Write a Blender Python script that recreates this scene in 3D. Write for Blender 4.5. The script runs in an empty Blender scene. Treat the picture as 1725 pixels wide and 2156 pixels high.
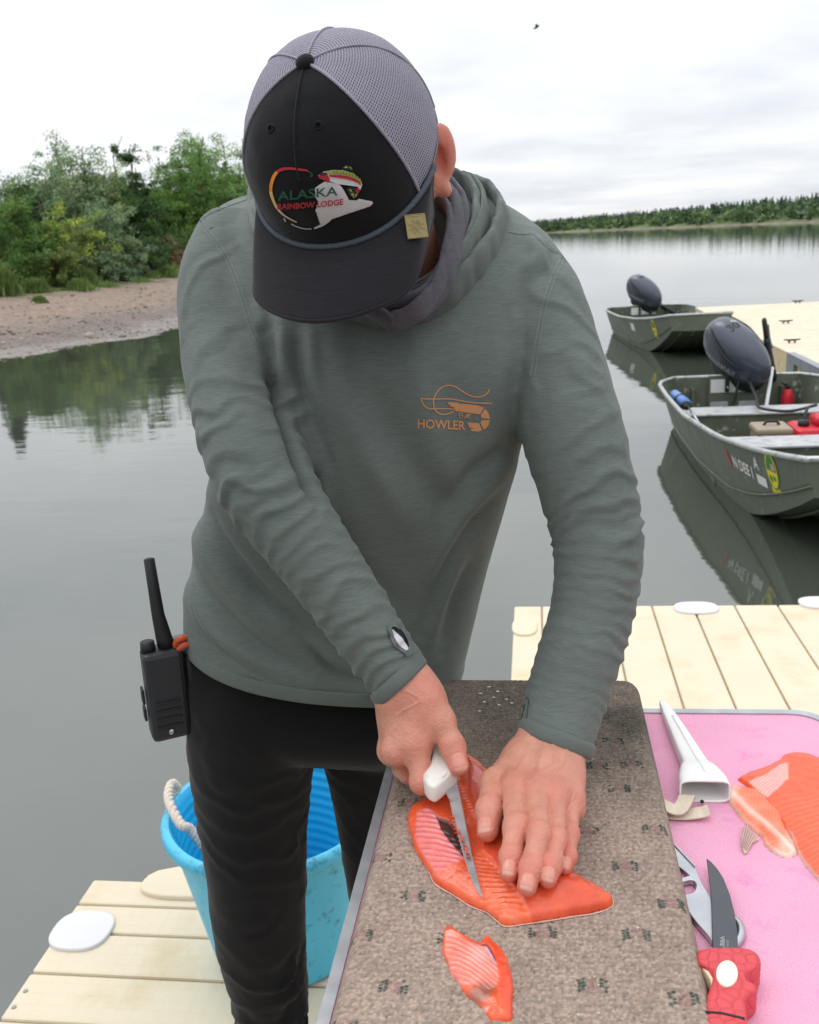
import bpy, bmesh, math, random
import numpy as np
from mathutils import Vector, Matrix, noise as mnoise
from mathutils.bvhtree import BVHTree

# ------------------------------------------------------------------ camera, sky, sun, exposure
scene = bpy.context.scene
FPX, PCX, PCY = 2012.0, 862.5, 1078.0
CAM = np.array([0.0, 0.0, 1.53])
_p, _y, _r = math.radians(16.05), math.radians(-8.0), math.radians(3.37)
CF = np.array([math.sin(_y) * math.cos(_p), math.cos(_y) * math.cos(_p), -math.sin(_p)])
_r0 = np.array([math.cos(_y), -math.sin(_y), 0.0]); _u0 = np.cross(_r0, CF)
CR = math.cos(_r) * _r0 - math.sin(_r) * _u0
CU = math.sin(_r) * _r0 + math.cos(_r) * _u0
cam_data = bpy.data.cameras.new('camera')
cam = bpy.data.objects.new('camera', cam_data)
scene.collection.objects.link(cam)
cam.matrix_world = Matrix(((CR[0], CU[0], -CF[0], CAM[0]), (CR[1], CU[1], -CF[1], CAM[1]), (CR[2], CU[2], -CF[2], CAM[2]), (0, 0, 0, 1)))
cam_data.sensor_fit = 'HORIZONTAL'; cam_data.sensor_width = 24.0; cam_data.lens = FPX / 1725.0 * 24.0
cam_data.clip_start = 0.02; cam_data.clip_end = 3000.0
cam_data.dof.use_dof = True; cam_data.dof.focus_distance = 1.06; cam_data.dof.aperture_fstop = 12.0
scene.camera = cam

SUN_EL, SUN_AZ = math.radians(62), math.radians(-50)      # azimuth from +Y towards +X
world = bpy.data.worlds.new('World'); scene.world = world; world.use_nodes = True
wn, wl = world.node_tree.nodes, world.node_tree.links
wn.clear()
wo = wn.new('ShaderNodeOutputWorld'); bg = wn.new('ShaderNodeBackground')
sky = wn.new('ShaderNodeTexSky'); sky.sky_type = 'NISHITA'; sky.sun_disc = False
sky.sun_elevation = SUN_EL; sky.sun_rotation = SUN_AZ; sky.air_density = 1.0; sky.dust_density = 2.0
tc = wn.new('ShaderNodeTexCoord'); sep = wn.new('ShaderNodeSeparateXYZ')
wl.new(tc.outputs['Generated'], sep.inputs[0])
zz = wn.new('ShaderNodeMath'); zz.operation = 'ADD'; zz.inputs[1].default_value = 0.10; zz.use_clamp = False
za = wn.new('ShaderNodeMath'); za.operation = 'ABSOLUTE'
wl.new(sep.outputs['Z'], za.inputs[0]); wl.new(za.outputs[0], zz.inputs[0])
dx = wn.new('ShaderNodeMath'); dx.operation = 'DIVIDE'; wl.new(sep.outputs['X'], dx.inputs[0]); wl.new(zz.outputs[0], dx.inputs[1])
dy = wn.new('ShaderNodeMath'); dy.operation = 'DIVIDE'; wl.new(sep.outputs['Y'], dy.inputs[0]); wl.new(zz.outputs[0], dy.inputs[1])
cmb = wn.new('ShaderNodeCombineXYZ'); wl.new(dx.outputs[0], cmb.inputs[0]); wl.new(dy.outputs[0], cmb.inputs[1])
cn = wn.new('ShaderNodeTexNoise'); cn.inputs['Scale'].default_value = 0.75; cn.inputs['Detail'].default_value = 6; cn.inputs['Roughness'].default_value = 0.55
wl.new(cmb.outputs[0], cn.inputs['Vector'])
cr_ = wn.new('ShaderNodeValToRGB')
cr_.color_ramp.elements[0].position = 0.34; cr_.color_ramp.elements[0].color = (7.7, 8.0, 8.6, 1)
cr_.color_ramp.elements[1].position = 0.62; cr_.color_ramp.elements[1].color = (10.0, 10.15, 10.3, 1)
wl.new(cn.outputs['Fac'], cr_.inputs[0])
mx = wn.new('ShaderNodeMix'); mx.data_type = 'RGBA'; mx.inputs['Factor'].default_value = 0.94
wl.new(sky.outputs[0], mx.inputs['A']); wl.new(cr_.outputs[0], mx.inputs['B'])
ov = wn.new('ShaderNodeMapRange'); ov.inputs['From Min'].default_value = 0.0; ov.inputs['From Max'].default_value = 1.0
ov.inputs['To Min'].default_value = 0.96; ov.inputs['To Max'].default_value = 1.9; wl.new(za.outputs[0], ov.inputs['Value'])
osc = wn.new('ShaderNodeVectorMath'); osc.operation = 'SCALE'; wl.new(mx.outputs['Result'], osc.inputs[0]); wl.new(ov.outputs[0], osc.inputs['Scale'])
wl.new(osc.outputs[0], bg.inputs[0]); bg.inputs[1].default_value = 0.099
wl.new(bg.outputs[0], wo.inputs[0])

sun_data = bpy.data.lights.new('sun', 'SUN'); sun_data.energy = 0.7; sun_data.angle = math.radians(28); sun_data.color = (1, 0.97, 0.92)
sun = bpy.data.objects.new('sun', sun_data); scene.collection.objects.link(sun)
_sd = Vector((math.sin(SUN_AZ) * math.cos(SUN_EL), math.cos(SUN_AZ) * math.cos(SUN_EL), math.sin(SUN_EL)))
sun.rotation_euler = _sd.to_track_quat('Z', 'Y').to_euler()

vs = scene.view_settings
vs.view_transform = 'Standard'; vs.look = 'None'; vs.exposure = 0.08; vs.gamma = 1.0; vs.use_curve_mapping = False
scene.cycles.max_bounces = 6; scene.cycles.diffuse_bounces = 3; scene.cycles.glossy_bounces = 3
scene.cycles.transmission_bounces = 4; scene.cycles.transparent_max_bounces = 6
scene.cycles.caustics_reflective = False; scene.cycles.caustics_refractive = False
scene.cycles.use_denoising = True

# ------------------------------------------------------------------ helpers
COL = scene.collection
rng = np.random.default_rng(7); random.seed(7)
WATER = -0.40

def at(x, y, d):            # a point seen at (x, y) of the 1725 x 2156 photograph, d metres deep
    return CAM + (CF + CR * (x - PCX) / FPX + CU * (PCY - y) / FPX) * d
def atz(x, y, z):           # ... on the horizontal plane z
    v = CF + CR * (x - PCX) / FPX + CU * (PCY - y) / FPX
    return CAM + v * ((z - CAM[2]) / v[2])
def proj(w):
    v = np.asarray(w, float) - CAM; d = v @ CF
    return np.stack([PCX + FPX * (v @ CR) / d, PCY - FPX * (v @ CU) / d, d], -1)

def tag(o, label=None, cat=None, group=None, kind=None):
    if label: o['label'] = label
    if cat: o['category'] = cat
    if group: o['group'] = group
    if kind: o['kind'] = kind
    return o
def thing(name, label, cat, loc=(0, 0, 0), group=None):
    o = bpy.data.objects.new(name, None); COL.objects.link(o)
    o.empty_display_size = 0.05; o.location = Vector(loc)
    return tag(o, label, cat, group)
def adopt(o, parent):
    o.parent = parent
    # world matrix of the parent
    def wm(q):
        b = Matrix.LocRotScale(q.location, q.rotation_euler, q.scale)
        return b if q.parent is None else wm(q.parent) @ q.matrix_parent_inverse @ b
    o.matrix_parent_inverse = wm(parent).inverted()
    return o
def mesh_np(name, v, faces, smooth=True):
    me = bpy.data.meshes.new(name)
    v = np.asarray(v, np.float32)
    if isinstance(faces, np.ndarray):
        n = faces.shape[1]; m = len(faces)
        me.vertices.add(len(v)); me.vertices.foreach_set('co', v.ravel())
        me.loops.add(m * n); me.loops.foreach_set('vertex_index', faces.astype(np.int32).ravel())
        me.polygons.add(m); me.polygons.foreach_set('loop_start', np.arange(0, m * n, n, dtype=np.int32))
        try: me.polygons.foreach_set('loop_total', np.full(m, n, np.int32))
        except Exception: pass
        me.update(calc_edges=True)
    else:
        me.from_pydata([tuple(map(float, q)) for q in v], [], [tuple(int(i) for i in f) for f in faces]); me.update()
    if smooth: me.polygons.foreach_set('use_smooth', np.ones(len(me.polygons), bool))
    return me
def add(name, me, mat=None, parent=None):
    o = bpy.data.objects.new(name, me); COL.objects.link(o)
    if mat is not None:
        for m in (mat if isinstance(mat, (list, tuple)) else [mat]): me.materials.append(m)
    if parent is not None: adopt(o, parent)
    return o
def bmo(name, bm, mat=None, parent=None, smooth=False):
    me = bpy.data.meshes.new(name); bm.normal_update(); bm.to_mesh(me); bm.free()
    if smooth: me.polygons.foreach_set('use_smooth', np.ones(len(me.polygons), bool))
    return add(name, me, mat, parent)
def copy_tree(o, parent=None):
    c = o.copy(); COL.objects.link(c); c.parent = parent
    if parent is not None: c.matrix_parent_inverse = o.matrix_parent_inverse.copy()
    for ch in o.children: copy_tree(ch, c)
    return c
def setcol(me, col, name='Col'):
    a = me.color_attributes.new(name, 'FLOAT_COLOR', 'POINT')
    c = np.ones((len(me.vertices), 4), np.float32); c[:, :3] = col; a.data.foreach_set('color', c.ravel())
def srgb(r, g, b):
    c = np.array([r, g, b], float) / 255.0
    return tuple(np.where(c <= 0.04045, c / 12.92, ((c + 0.055) / 1.055) ** 2.4))
def box_bm(bm, lo, hi, bev=0.0):
    r = bmesh.ops.create_cube(bm, size=1.0)['verts']
    lo, hi = Vector(lo), Vector(hi)
    for q in r: q.co = Vector([lo[i] + (q.co[i] + 0.5) * (hi[i] - lo[i]) for i in range(3)])
    if bev > 0:
        es = list({e for q in r for e in q.link_edges})
        bmesh.ops.bevel(bm, geom=es, offset=bev, segments=2, profile=0.5, affect='EDGES', clamp_overlap=True)
def box(name, lo, hi, mat, parent=None, bev=0.0, M=None):
    bm = bmesh.new(); box_bm(bm, lo, hi, bev)
    if M is not None: bmesh.ops.transform(bm, matrix=M, verts=bm.verts)
    return bmo(name, bm, mat, parent)
def smooth_path(pts, n):
    pts = np.asarray(pts, float); k = len(pts)
    t = np.linspace(0, k - 1, n); out = np.zeros((n, pts.shape[1]))
    for j, tt in enumerate(t):
        i = min(int(tt), k - 2); u = tt - i
        p0, p1, p2, p3 = pts[max(i - 1, 0)], pts[i], pts[i + 1], pts[min(i + 2, k - 1)]
        out[j] = 0.5 * ((2 * p1) + (-p0 + p2) * u + (2 * p0 - 5 * p1 + 4 * p2 - p3) * u * u + (-p0 + 3 * p1 - 3 * p2 + p3) * u ** 3)
    return out
def frames(c, up=(0, 0, 1)):
    t = np.gradient(c, axis=0); t /= np.linalg.norm(t, axis=1)[:, None] + 1e-12
    up = np.asarray(up, float); n = np.zeros_like(t)
    a = up - t[0] * (up @ t[0])
    if np.linalg.norm(a) < 1e-4: a = np.array([1.0, 0, 0]) - t[0] * t[0][0]
    n[0] = a / np.linalg.norm(a)
    for i in range(1, len(t)):
        a = n[i - 1] - t[i] * (n[i - 1] @ t[i]); n[i] = a / np.linalg.norm(a)
    return t, n, np.cross(t, n)
def tube_np(pts, rad, seg=8, n=None, cap=True, up=(0, 0, 1), flat=1.0):
    c = np.asarray(pts, float)
    r = np.broadcast_to(np.asarray(rad, float), (len(c),)).copy() if np.ndim(rad) else np.full(len(c), rad, float)
    if n:
        r = np.interp(np.linspace(0, 1, n), np.linspace(0, 1, len(r)), r); c = smooth_path(c, n)
    t, nn, bb = frames(c, up)
    th = np.linspace(0, 2 * np.pi, seg, endpoint=False)
    v = c[:, None] + r[:, None, None] * (np.cos(th)[None, :, None] * nn[:, None] * flat + np.sin(th)[None, :, None] * bb[:, None])
    v = v.reshape(-1, 3); k = len(c); f = []
    for i in range(k - 1):
        for j in range(seg):
            f.append((i * seg + j, i * seg + (j + 1) % seg, (i + 1) * seg + (j + 1) % seg, (i + 1) * seg + j))
    if cap:
        f.append(tuple(range(seg))[::-1]); f.append(tuple((k - 1) * seg + j for j in range(seg)))
    return v, f
def tube(name, pts, rad, mat, parent=None, seg=8, n=None, up=(0, 0, 1), flat=1.0):
    v, f = tube_np(pts, rad, seg, n, True, up, flat)
    return add(name, mesh_np(name, v, f), mat, parent)
def join_np(parts):
    V, Fc, o = [], [], 0
    for v, f in parts:
        V.append(np.asarray(v, float)); Fc += [tuple(i + o for i in q) for q in f]; o += len(v)
    return np.concatenate(V), Fc
def prism(name, poly, z0, z1, mat, parent=None, bev=0.0, M=None):     # poly: 2-D outline, extruded in z
    bm = bmesh.new()
    vs_ = [bm.verts.new((p[0], p[1], z0)) for p in poly]
    fc = bm.faces.new(vs_); r = bmesh.ops.extrude_face_region(bm, geom=[fc])
    top = [e for e in r['geom'] if isinstance(e, bmesh.types.BMVert)]
    for q in top: q.co.z = z1
    bmesh.ops.recalc_face_normals(bm, faces=bm.faces)
    if bev > 0:
        es = [e for e in bm.edges if abs(e.verts[0].co.z - z1) < 1e-6 and abs(e.verts[1].co.z - z1) < 1e-6]
        bmesh.ops.bevel(bm, geom=es, offset=bev, segments=3, profile=0.5, affect='EDGES', clamp_overlap=True)
    if M is not None: bmesh.ops.transform(bm, matrix=M, verts=bm.verts)
    return bmo(name, bm, mat, parent)
def smoothstep(a, b, x):
    t = np.clip((np.asarray(x, float) - a) / (b - a), 0, 1); return t * t * (3 - 2 * t)
def vnoise(p, scale, seed=0, octv=3):      # cheap vectorised value noise, -1..1
    p = np.asarray(p, float) * scale + seed * 17.31
    out = np.zeros(len(p)); amp = 1.0; tot = 0
    for o in range(octv):
        i = np.floor(p).astype(np.int64); f = p - i; f = f * f * (3 - 2 * f); r = 0
        for cx in (0, 1):
            for cy in (0, 1):
                for cz in (0, 1):
                    h = (i[:, 0] + cx) * 374761393 + (i[:, 1] + cy) * 668265263 + (i[:, 2] + cz) * 1274126177 + seed * 97
                    h = (h ^ (h >> 13)) * 1274126177; h = (h ^ (h >> 16)) & 0xFFFF
                    w = (f[:, 0] if cx else 1 - f[:, 0]) * (f[:, 1] if cy else 1 - f[:, 1]) * (f[:, 2] if cz else 1 - f[:, 2])
                    r = r + w * (h / 32767.5 - 1)
        out += amp * r; tot += amp; amp *= 0.5; p = p * 2.03 + 5.1
    return out / tot

# ------------------------------------------------------------------ materials
def _ramp(nt, fac, stops):
    r = nt.nodes.new('ShaderNodeValToRGB'); e = r.color_ramp.elements
    while len(e) < len(stops): e.new(0.5)
    for q, (p, c) in zip(e, stops): q.position = p; q.color = tuple(c) + (1,)
    nt.links.new(fac, r.inputs[0]); return r.outputs[0]
def pmat(name, col, rough=0.5, metal=0.0, var=0.12, vscale=8.0, bump=0.0, bscale=60.0, spec=0.5, attr=None, sss=0.0, sssr=(1, .3, .15),
         col2=None, c2scale=6.0, c2lo=0.5, c2hi=0.62, coat=0.0, stretch=(1, 1, 1), rvar=0.0, bdist=0.002, fine=0.0, sheen=0.0):
    m = bpy.data.materials.new(name); m.use_nodes = True; nt = m.node_tree; N, L = nt.nodes, nt.links
    b = N['Principled BSDF']
    t = N.new('ShaderNodeTexCoord'); mp = N.new('ShaderNodeMapping'); mp.inputs['Scale'].default_value = stretch
    L.new(t.outputs['Object'], mp.inputs[0])
    n = N.new('ShaderNodeTexNoise'); n.inputs['Scale'].default_value = vscale; n.inputs['Detail'].default_value = 5
    L.new(mp.outputs[0], n.inputs['Vector'])
    if attr:
        a = N.new('ShaderNodeVertexColor'); a.layer_name = attr; base = a.outputs['Color']
    else:
        a = N.new('ShaderNodeRGB'); a.outputs[0].default_value = tuple(col) + (1,); base = a.outputs[0]
    if col2 is not None:
        n2 = N.new('ShaderNodeTexNoise'); n2.inputs['Scale'].default_value = c2scale; n2.inputs['Detail'].default_value = 8; n2.inputs['Roughness'].default_value = 0.6
        L.new(mp.outputs[0], n2.inputs['Vector'])
        f = N.new('ShaderNodeMapRange'); f.inputs['From Min'].default_value = c2lo; f.inputs['From Max'].default_value = c2hi
        L.new(n2.outputs['Fac'], f.inputs['Value'])
        mm = N.new('ShaderNodeMix'); mm.data_type = 'RGBA'; L.new(f.outputs[0], mm.inputs['Factor']); L.new(base, mm.inputs['A']); mm.inputs['B'].default_value = tuple(col2) + (1,)
        base = mm.outputs['Result']
    mr = N.new('ShaderNodeMapRange'); mr.inputs['From Min'].default_value = 0.25; mr.inputs['From Max'].default_value = 0.75
    mr.inputs['To Min'].default_value = 1 - var; mr.inputs['To Max'].default_value = 1 + var
    L.new(n.outputs['Fac'], mr.inputs['Value'])
    fac = mr.outputs[0]
    if fine > 0:
        nf = N.new('ShaderNodeTexNoise'); nf.inputs['Scale'].default_value = bscale; nf.inputs['Detail'].default_value = 2
        L.new(mp.outputs[0], nf.inputs['Vector'])
        m2 = N.new('ShaderNodeMapRange'); m2.inputs['From Min'].default_value = 0.3; m2.inputs['From Max'].default_value = 0.7
        m2.inputs['To Min'].default_value = 1 - fine; m2.inputs['To Max'].default_value = 1 + fine; L.new(nf.outputs['Fac'], m2.inputs['Value'])
        mu = N.new('ShaderNodeMath'); mu.operation = 'MULTIPLY'; L.new(fac, mu.inputs[0]); L.new(m2.outputs[0], mu.inputs[1]); fac = mu.outputs[0]
    vm = N.new('ShaderNodeVectorMath'); vm.operation = 'SCALE'; L.new(base, vm.inputs[0]); L.new(fac, vm.inputs['Scale'])
    L.new(vm.outputs[0], b.inputs['Base Color'])
    b.inputs['Metallic'].default_value = metal; b.inputs['Specular IOR Level'].default_value = spec; b.inputs['Coat Weight'].default_value = coat
    if sheen: b.inputs['Sheen Weight'].default_value = sheen
    if rvar > 0:
        rr_ = N.new('ShaderNodeMapRange'); rr_.inputs['From Min'].default_value = 0.3; rr_.inputs['From Max'].default_value = 0.7
        rr_.inputs['To Min'].default_value = max(rough - rvar, 0.02); rr_.inputs['To Max'].default_value = min(rough + rvar, 1)
        L.new(n.outputs['Fac'], rr_.inputs['Value']); L.new(rr_.outputs[0], b.inputs['Roughness'])
    else: b.inputs['Roughness'].default_value = rough
    if sss > 0:
        b.inputs['Subsurface Weight'].default_value = sss; b.inputs['Subsurface Radius'].default_value = sssr; b.inputs['Subsurface Scale'].default_value = 0.006
    if bump > 0:
        nb = N.new('ShaderNodeTexNoise'); nb.inputs['Scale'].default_value = bscale; nb.inputs['Detail'].default_value = 4
        L.new(mp.outputs[0], nb.inputs['Vector'])
        bp = N.new('ShaderNodeBump'); bp.inputs['Strength'].default_value = bump; bp.inputs['Distance'].default_value = bdist
        L.new(nb.outputs['Fac'], bp.inputs['Height']); L.new(bp.outputs[0], b.inputs['Normal'])
    return m
def flat(name, col, rough=0.6, metal=0.0, var=0.05, **k): return pmat(name, col, rough, metal, var, **k)
# ------------------------------------------------------------------ the setting: water, banks
def water_mat():
    m = bpy.data.materials.new('river_water'); m.use_nodes = True; nt = m.node_tree; N, L = nt.nodes, nt.links
    b = N['Principled BSDF']
    b.inputs['Base Color'].default_value = (0.056, 0.065, 0.050, 1); b.inputs['Roughness'].default_value = 0.035
    b.inputs['IOR'].default_value = 2.15; b.inputs['Specular IOR Level'].default_value = 0.5
    t = N.new('ShaderNodeTexCoord')
    def nz(scale, st, det, rot=0.3):
        mp = N.new('ShaderNodeMapping'); mp.inputs['Scale'].default_value = st; mp.inputs['Rotation'].default_value = (0, 0, rot)
        n = N.new('ShaderNodeTexNoise'); n.inputs['Scale'].default_value = scale; n.inputs['Detail'].default_value = det
        L.new(t.outputs['Object'], mp.inputs[0]); L.new(mp.outputs[0], n.inputs['Vector']); return n.outputs['Fac']
    a, c = nz(0.7, (1, 2.4, 1), 3), nz(5.0, (1, 2.0, 1), 2, -0.2)
    mu = N.new('ShaderNodeMath'); mu.operation = 'MULTIPLY_ADD'; mu.inputs[1].default_value = 0.10; L.new(c, mu.inputs[0]); L.new(a, mu.inputs[2])
    bp = N.new('ShaderNodeBump'); bp.inputs['Strength'].default_value = 0.35; bp.inputs['Distance'].default_value = 0.013
    L.new(mu.outputs[0], bp.inputs['Height']); L.new(bp.outputs[0], b.inputs['Normal'])
    return m
me = mesh_np('river', [(-900, -300, WATER), (1200, -300, WATER), (1200, 2200, WATER), (-900, 2200, WATER)], [(0, 1, 2, 3)], False)
tag(add('river', me, water_mat()), kind='structure')

_sy = np.array([-40, 0, 10, 17.7, 24.2, 35, 45, 60, 90, 160.0]); _sx = np.array([-18, -13, -11.6, -10.4, -9.1, -7.6, -7.8, -12, -30, -90.0])
_hs = np.array([-8, -1, 0, 1.5, 4, 7.5, 12, 30, 120.0]); _hz = np.array([-1.6, -0.5, -0.4, -0.345, -0.08, 0.38, 0.7, 1.4, 3.2])
def bank_z(x, y):
    s = np.interp(y, _sy, _sx) - x
    s = s + 0.35 * np.sin(y * 0.9) + 0.2 * np.sin(y * 2.3 + 1)
    return np.interp(s, _hs, _hz), s
ss = np.concatenate([np.linspace(-6, -0.6, 8), np.linspace(-0.5, 9, 110), np.linspace(9.5, 120, 50)])
yy = np.concatenate([np.linspace(-20, 14, 20), np.linspace(14.3, 48, 190), np.linspace(48.8, 150, 50)])
S, Y = np.meshgrid(ss, yy); X = np.interp(Y, _sy, _sx) - S
Zb, s_eff = bank_z(X, Y)
pts = np.stack([X, Y, Zb], -1).reshape(-1, 3)
pts[:, 2] += 0.05 * vnoise(pts, 0.9, 3, 4) * smoothstep(-0.3, 1.0, s_eff.ravel()) + 0.018 * vnoise(pts, 5.0, 4, 2)
nx, ny = len(ss), len(yy)
ii = (np.arange(ny - 1)[:, None] * nx + np.arange(nx - 1)[None]).ravel()
fc = np.stack([ii, ii + nx, ii + nx + 1, ii + 1], -1)[:, ::-1]
bank_me = mesh_np('river_bank', pts, fc)
sv = s_eff.ravel(); nn = vnoise(pts, 1.4, 9, 4)
mud, dark, grav, soil = np.array(srgb(124, 118, 113)), np.array(srgb(104, 93, 86)), np.array(srgb(128, 110, 95)), np.array(srgb(84, 82, 52))
w1 = smoothstep(0.5, 2.0, sv + nn * 1.0)[:, None]; w2 = smoothstep(2.2, 5.0, sv + nn * 1.2)[:, None]; w3 = smoothstep(6.6, 9.0, sv + nn * 1.6)[:, None]
bc = mud * (1 - w1) + dark * w1; bc = bc * (1 - w2) + grav * w2; bc = bc * (1 - w3) + soil * w3
setcol(bank_me, bc * (1 + 0.16 * vnoise(pts, 9.0, 5, 3))[:, None])
river_bank = tag(add('river_bank', bank_me, pmat('bank_gravel', (1, 1, 1), 0.75, var=0.2, vscale=3.0, attr='Col', bump=0.8, bscale=9.0, bdist=0.04, fine=0.22)), kind='structure')
# pebbles and drift on the bank
n = 3200
py_ = rng.uniform(15, 42, n); ps = np.abs(rng.normal(2.8, 2.6, n)); px_ = np.interp(py_, _sy, _sx) - ps
pz_, _ = bank_z(px_, py_)
ico = bmesh.new(); bmesh.ops.create_icosphere(ico, subdivisions=1, radius=1.0)
iv = np.array([q.co[:] for q in ico.verts]); ifc = np.array([[q.index for q in f.verts] for f in ico.faces]); ico.free()
sz = rng.lognormal(-3.6, 0.45, n)[:, None] * rng.uniform(0.6, 1.4, (n, 3)) * np.array([1, 1, 0.55])
PV = (iv[None] * sz[:, None] * rng.uniform(0.8, 1.2, (n, len(iv), 1)) + np.stack([px_, py_, pz_ + 0.005], -1)[:, None]).reshape(-1, 3)
PF = (ifc[None] + (np.arange(n) * len(iv))[:, None, None]).reshape(-1, 3)
peb = mesh_np('pebbles', PV, PF)
setcol(peb, np.repeat(np.array(srgb(140, 128, 118))[None] * rng.uniform(0.45, 1.5, (n, 1)), len(iv), 0))
tag(add('pebbles', peb, pmat('pebble_stone', (1, 1, 1), 0.8, attr='Col')), 'grey and brown pebbles scattered over the river bank', 'pebbles', kind='stuff')

# far bank with its wood
far_a, far_b = np.array([8.8, 441.0]), np.array([61.3, 224.8])
dirf = (far_b - far_a) / np.linalg.norm(far_b - far_a); nrm = np.array([-dirf[1], dirf[0]])      # inland side
if nrm[1] < 0: nrm = -nrm
uu_ = np.linspace(-900, 520, 260); vv_ = np.array([-6, -1, 0, 1.5, 4, 9, 20, 45, 90, 180, 420.0]); hz = np.array([-1.4, -0.6, -0.4, 0.1, 0.5, 0.9, 1.6, 2.4, 3.2, 4.2, 6])
U, V = np.meshgrid(uu_, vv_)
wob = 3.0 * np.sin(U * 0.021) + 1.6 * np.sin(U * 0.067 + 1)
fp = far_a[None, None] + U[..., None] * dirf + (V + wob)[..., None] * nrm
fz = np.interp(V, vv_, hz)
fpts = np.concatenate([fp, fz[..., None]], -1).reshape(-1, 3)
ii = (np.arange(len(vv_) - 1)[:, None] * len(uu_) + np.arange(len(uu_) - 1)[None]).ravel()
fm = mesh_np('far_bank', fpts, np.stack([ii, ii + 1, ii + len(uu_) + 1, ii + len(uu_)], -1))
wv = smoothstep(0.3, 1.8, V.ravel())[:, None]
setcol(fm, np.array(srgb(124, 110, 98)) * (1 - wv) + np.array(srgb(78, 96, 52)) * wv)
tag(add('far_bank', fm, pmat('far_bank_soil', (1, 1, 1), 0.9, attr='Col', var=0.35, vscale=0.25)), kind='structure')
# the wood itself: conifers and broadleaf shrubs too far away to tell apart, one mass
def far_wood():
    V_, C_ = [], []
    spruce, leaf, lime = np.array(srgb(74, 92, 78)), np.array(srgb(88, 110, 76)), np.array(srgb(112, 130, 84))  # foliage colours lightened and blued, distance haze painted in
    n = 2600
    u = rng.uniform(-420, 330, n); v = rng.uniform(1.5, 60, n)
    for k in range(n):
        d_in = v[k]; isf = rng.random() < np.interp(d_in, [5, 14, 30, 60], [0.12, 0.55, 0.8, 0.9])
        w_ = 3.0 * math.sin(u[k] * 0.021) + 1.6 * math.sin(u[k] * 0.067 + 1)
        b = far_a + u[k] * dirf + (d_in + w_) * nrm; z0 = float(np.interp(d_in, vv_, hz))
        if isf:
            h = rng.uniform(2.8, 5.0); w = h * rng.uniform(0.20, 0.30); m = 34
            t = rng.uniform(0.05, 1, m); a = rng.uniform(0, 6.28, m); rad = w * (1 - t) * rng.uniform(0.7, 1.15, m) + 0.1
            base = spruce * rng.uniform(0.7, 1.25)
            c = np.stack([b[0] + 0 * t, b[1] + 0 * t, z0 + t * h], -1)
            tip = c + np.stack([np.cos(a) * rad, np.sin(a) * rad, -0.18 * rad - 0.1], -1)
            side = np.stack([-np.sin(a), np.cos(a), 0 * a], -1) * (rad * 0.45 + 0.12)[:, None]
            tri = np.stack([c + [0, 0, 0.45], tip + side, tip - side], 1)
            col = np.repeat((base[None] * rng.uniform(0.75, 1.25, (m, 1)))[:, None], 3, 1)
        else:
            h = rng.uniform(1.6, 4.0); w = h * rng.uniform(0.5, 0.8); m = 40
            p = rng.normal(0, 1, (m, 3)); p /= np.linalg.norm(p, axis=1)[:, None]; p *= rng.uniform(0.6, 1.0, (m, 1))
            c = np.array([b[0], b[1], z0 + h * 0.45]) + p * np.array([w, w, h * 0.55])
            e = rng.normal(0, 1, (m, 3, 3)) * (0.34 + 0.06 * h)
            tri = c[:, None] + e
            base = leaf * rng.uniform(0.75, 1.2) if rng.random() < 0.8 else lime
            col = np.repeat((base[None] * rng.uniform(0.8, 1.25, (m, 1)))[:, None], 3, 1)
        V_.append(tri.reshape(-1, 3)); C_.append(col.reshape(-1, 3))
    v = np.concatenate(V_); f = np.arange(len(v)).reshape(-1, 3)
    me = mesh_np('far_wood', v, f, False); setcol(me, np.concatenate(C_))
    return add('far_wood', me, pmat('far_foliage', (1, 1, 1), 0.9, attr='Col', var=0.1, spec=0.1))
tag(far_wood(), 'low dark conifer wood along the far river bank', 'wood', kind='stuff')

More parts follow.
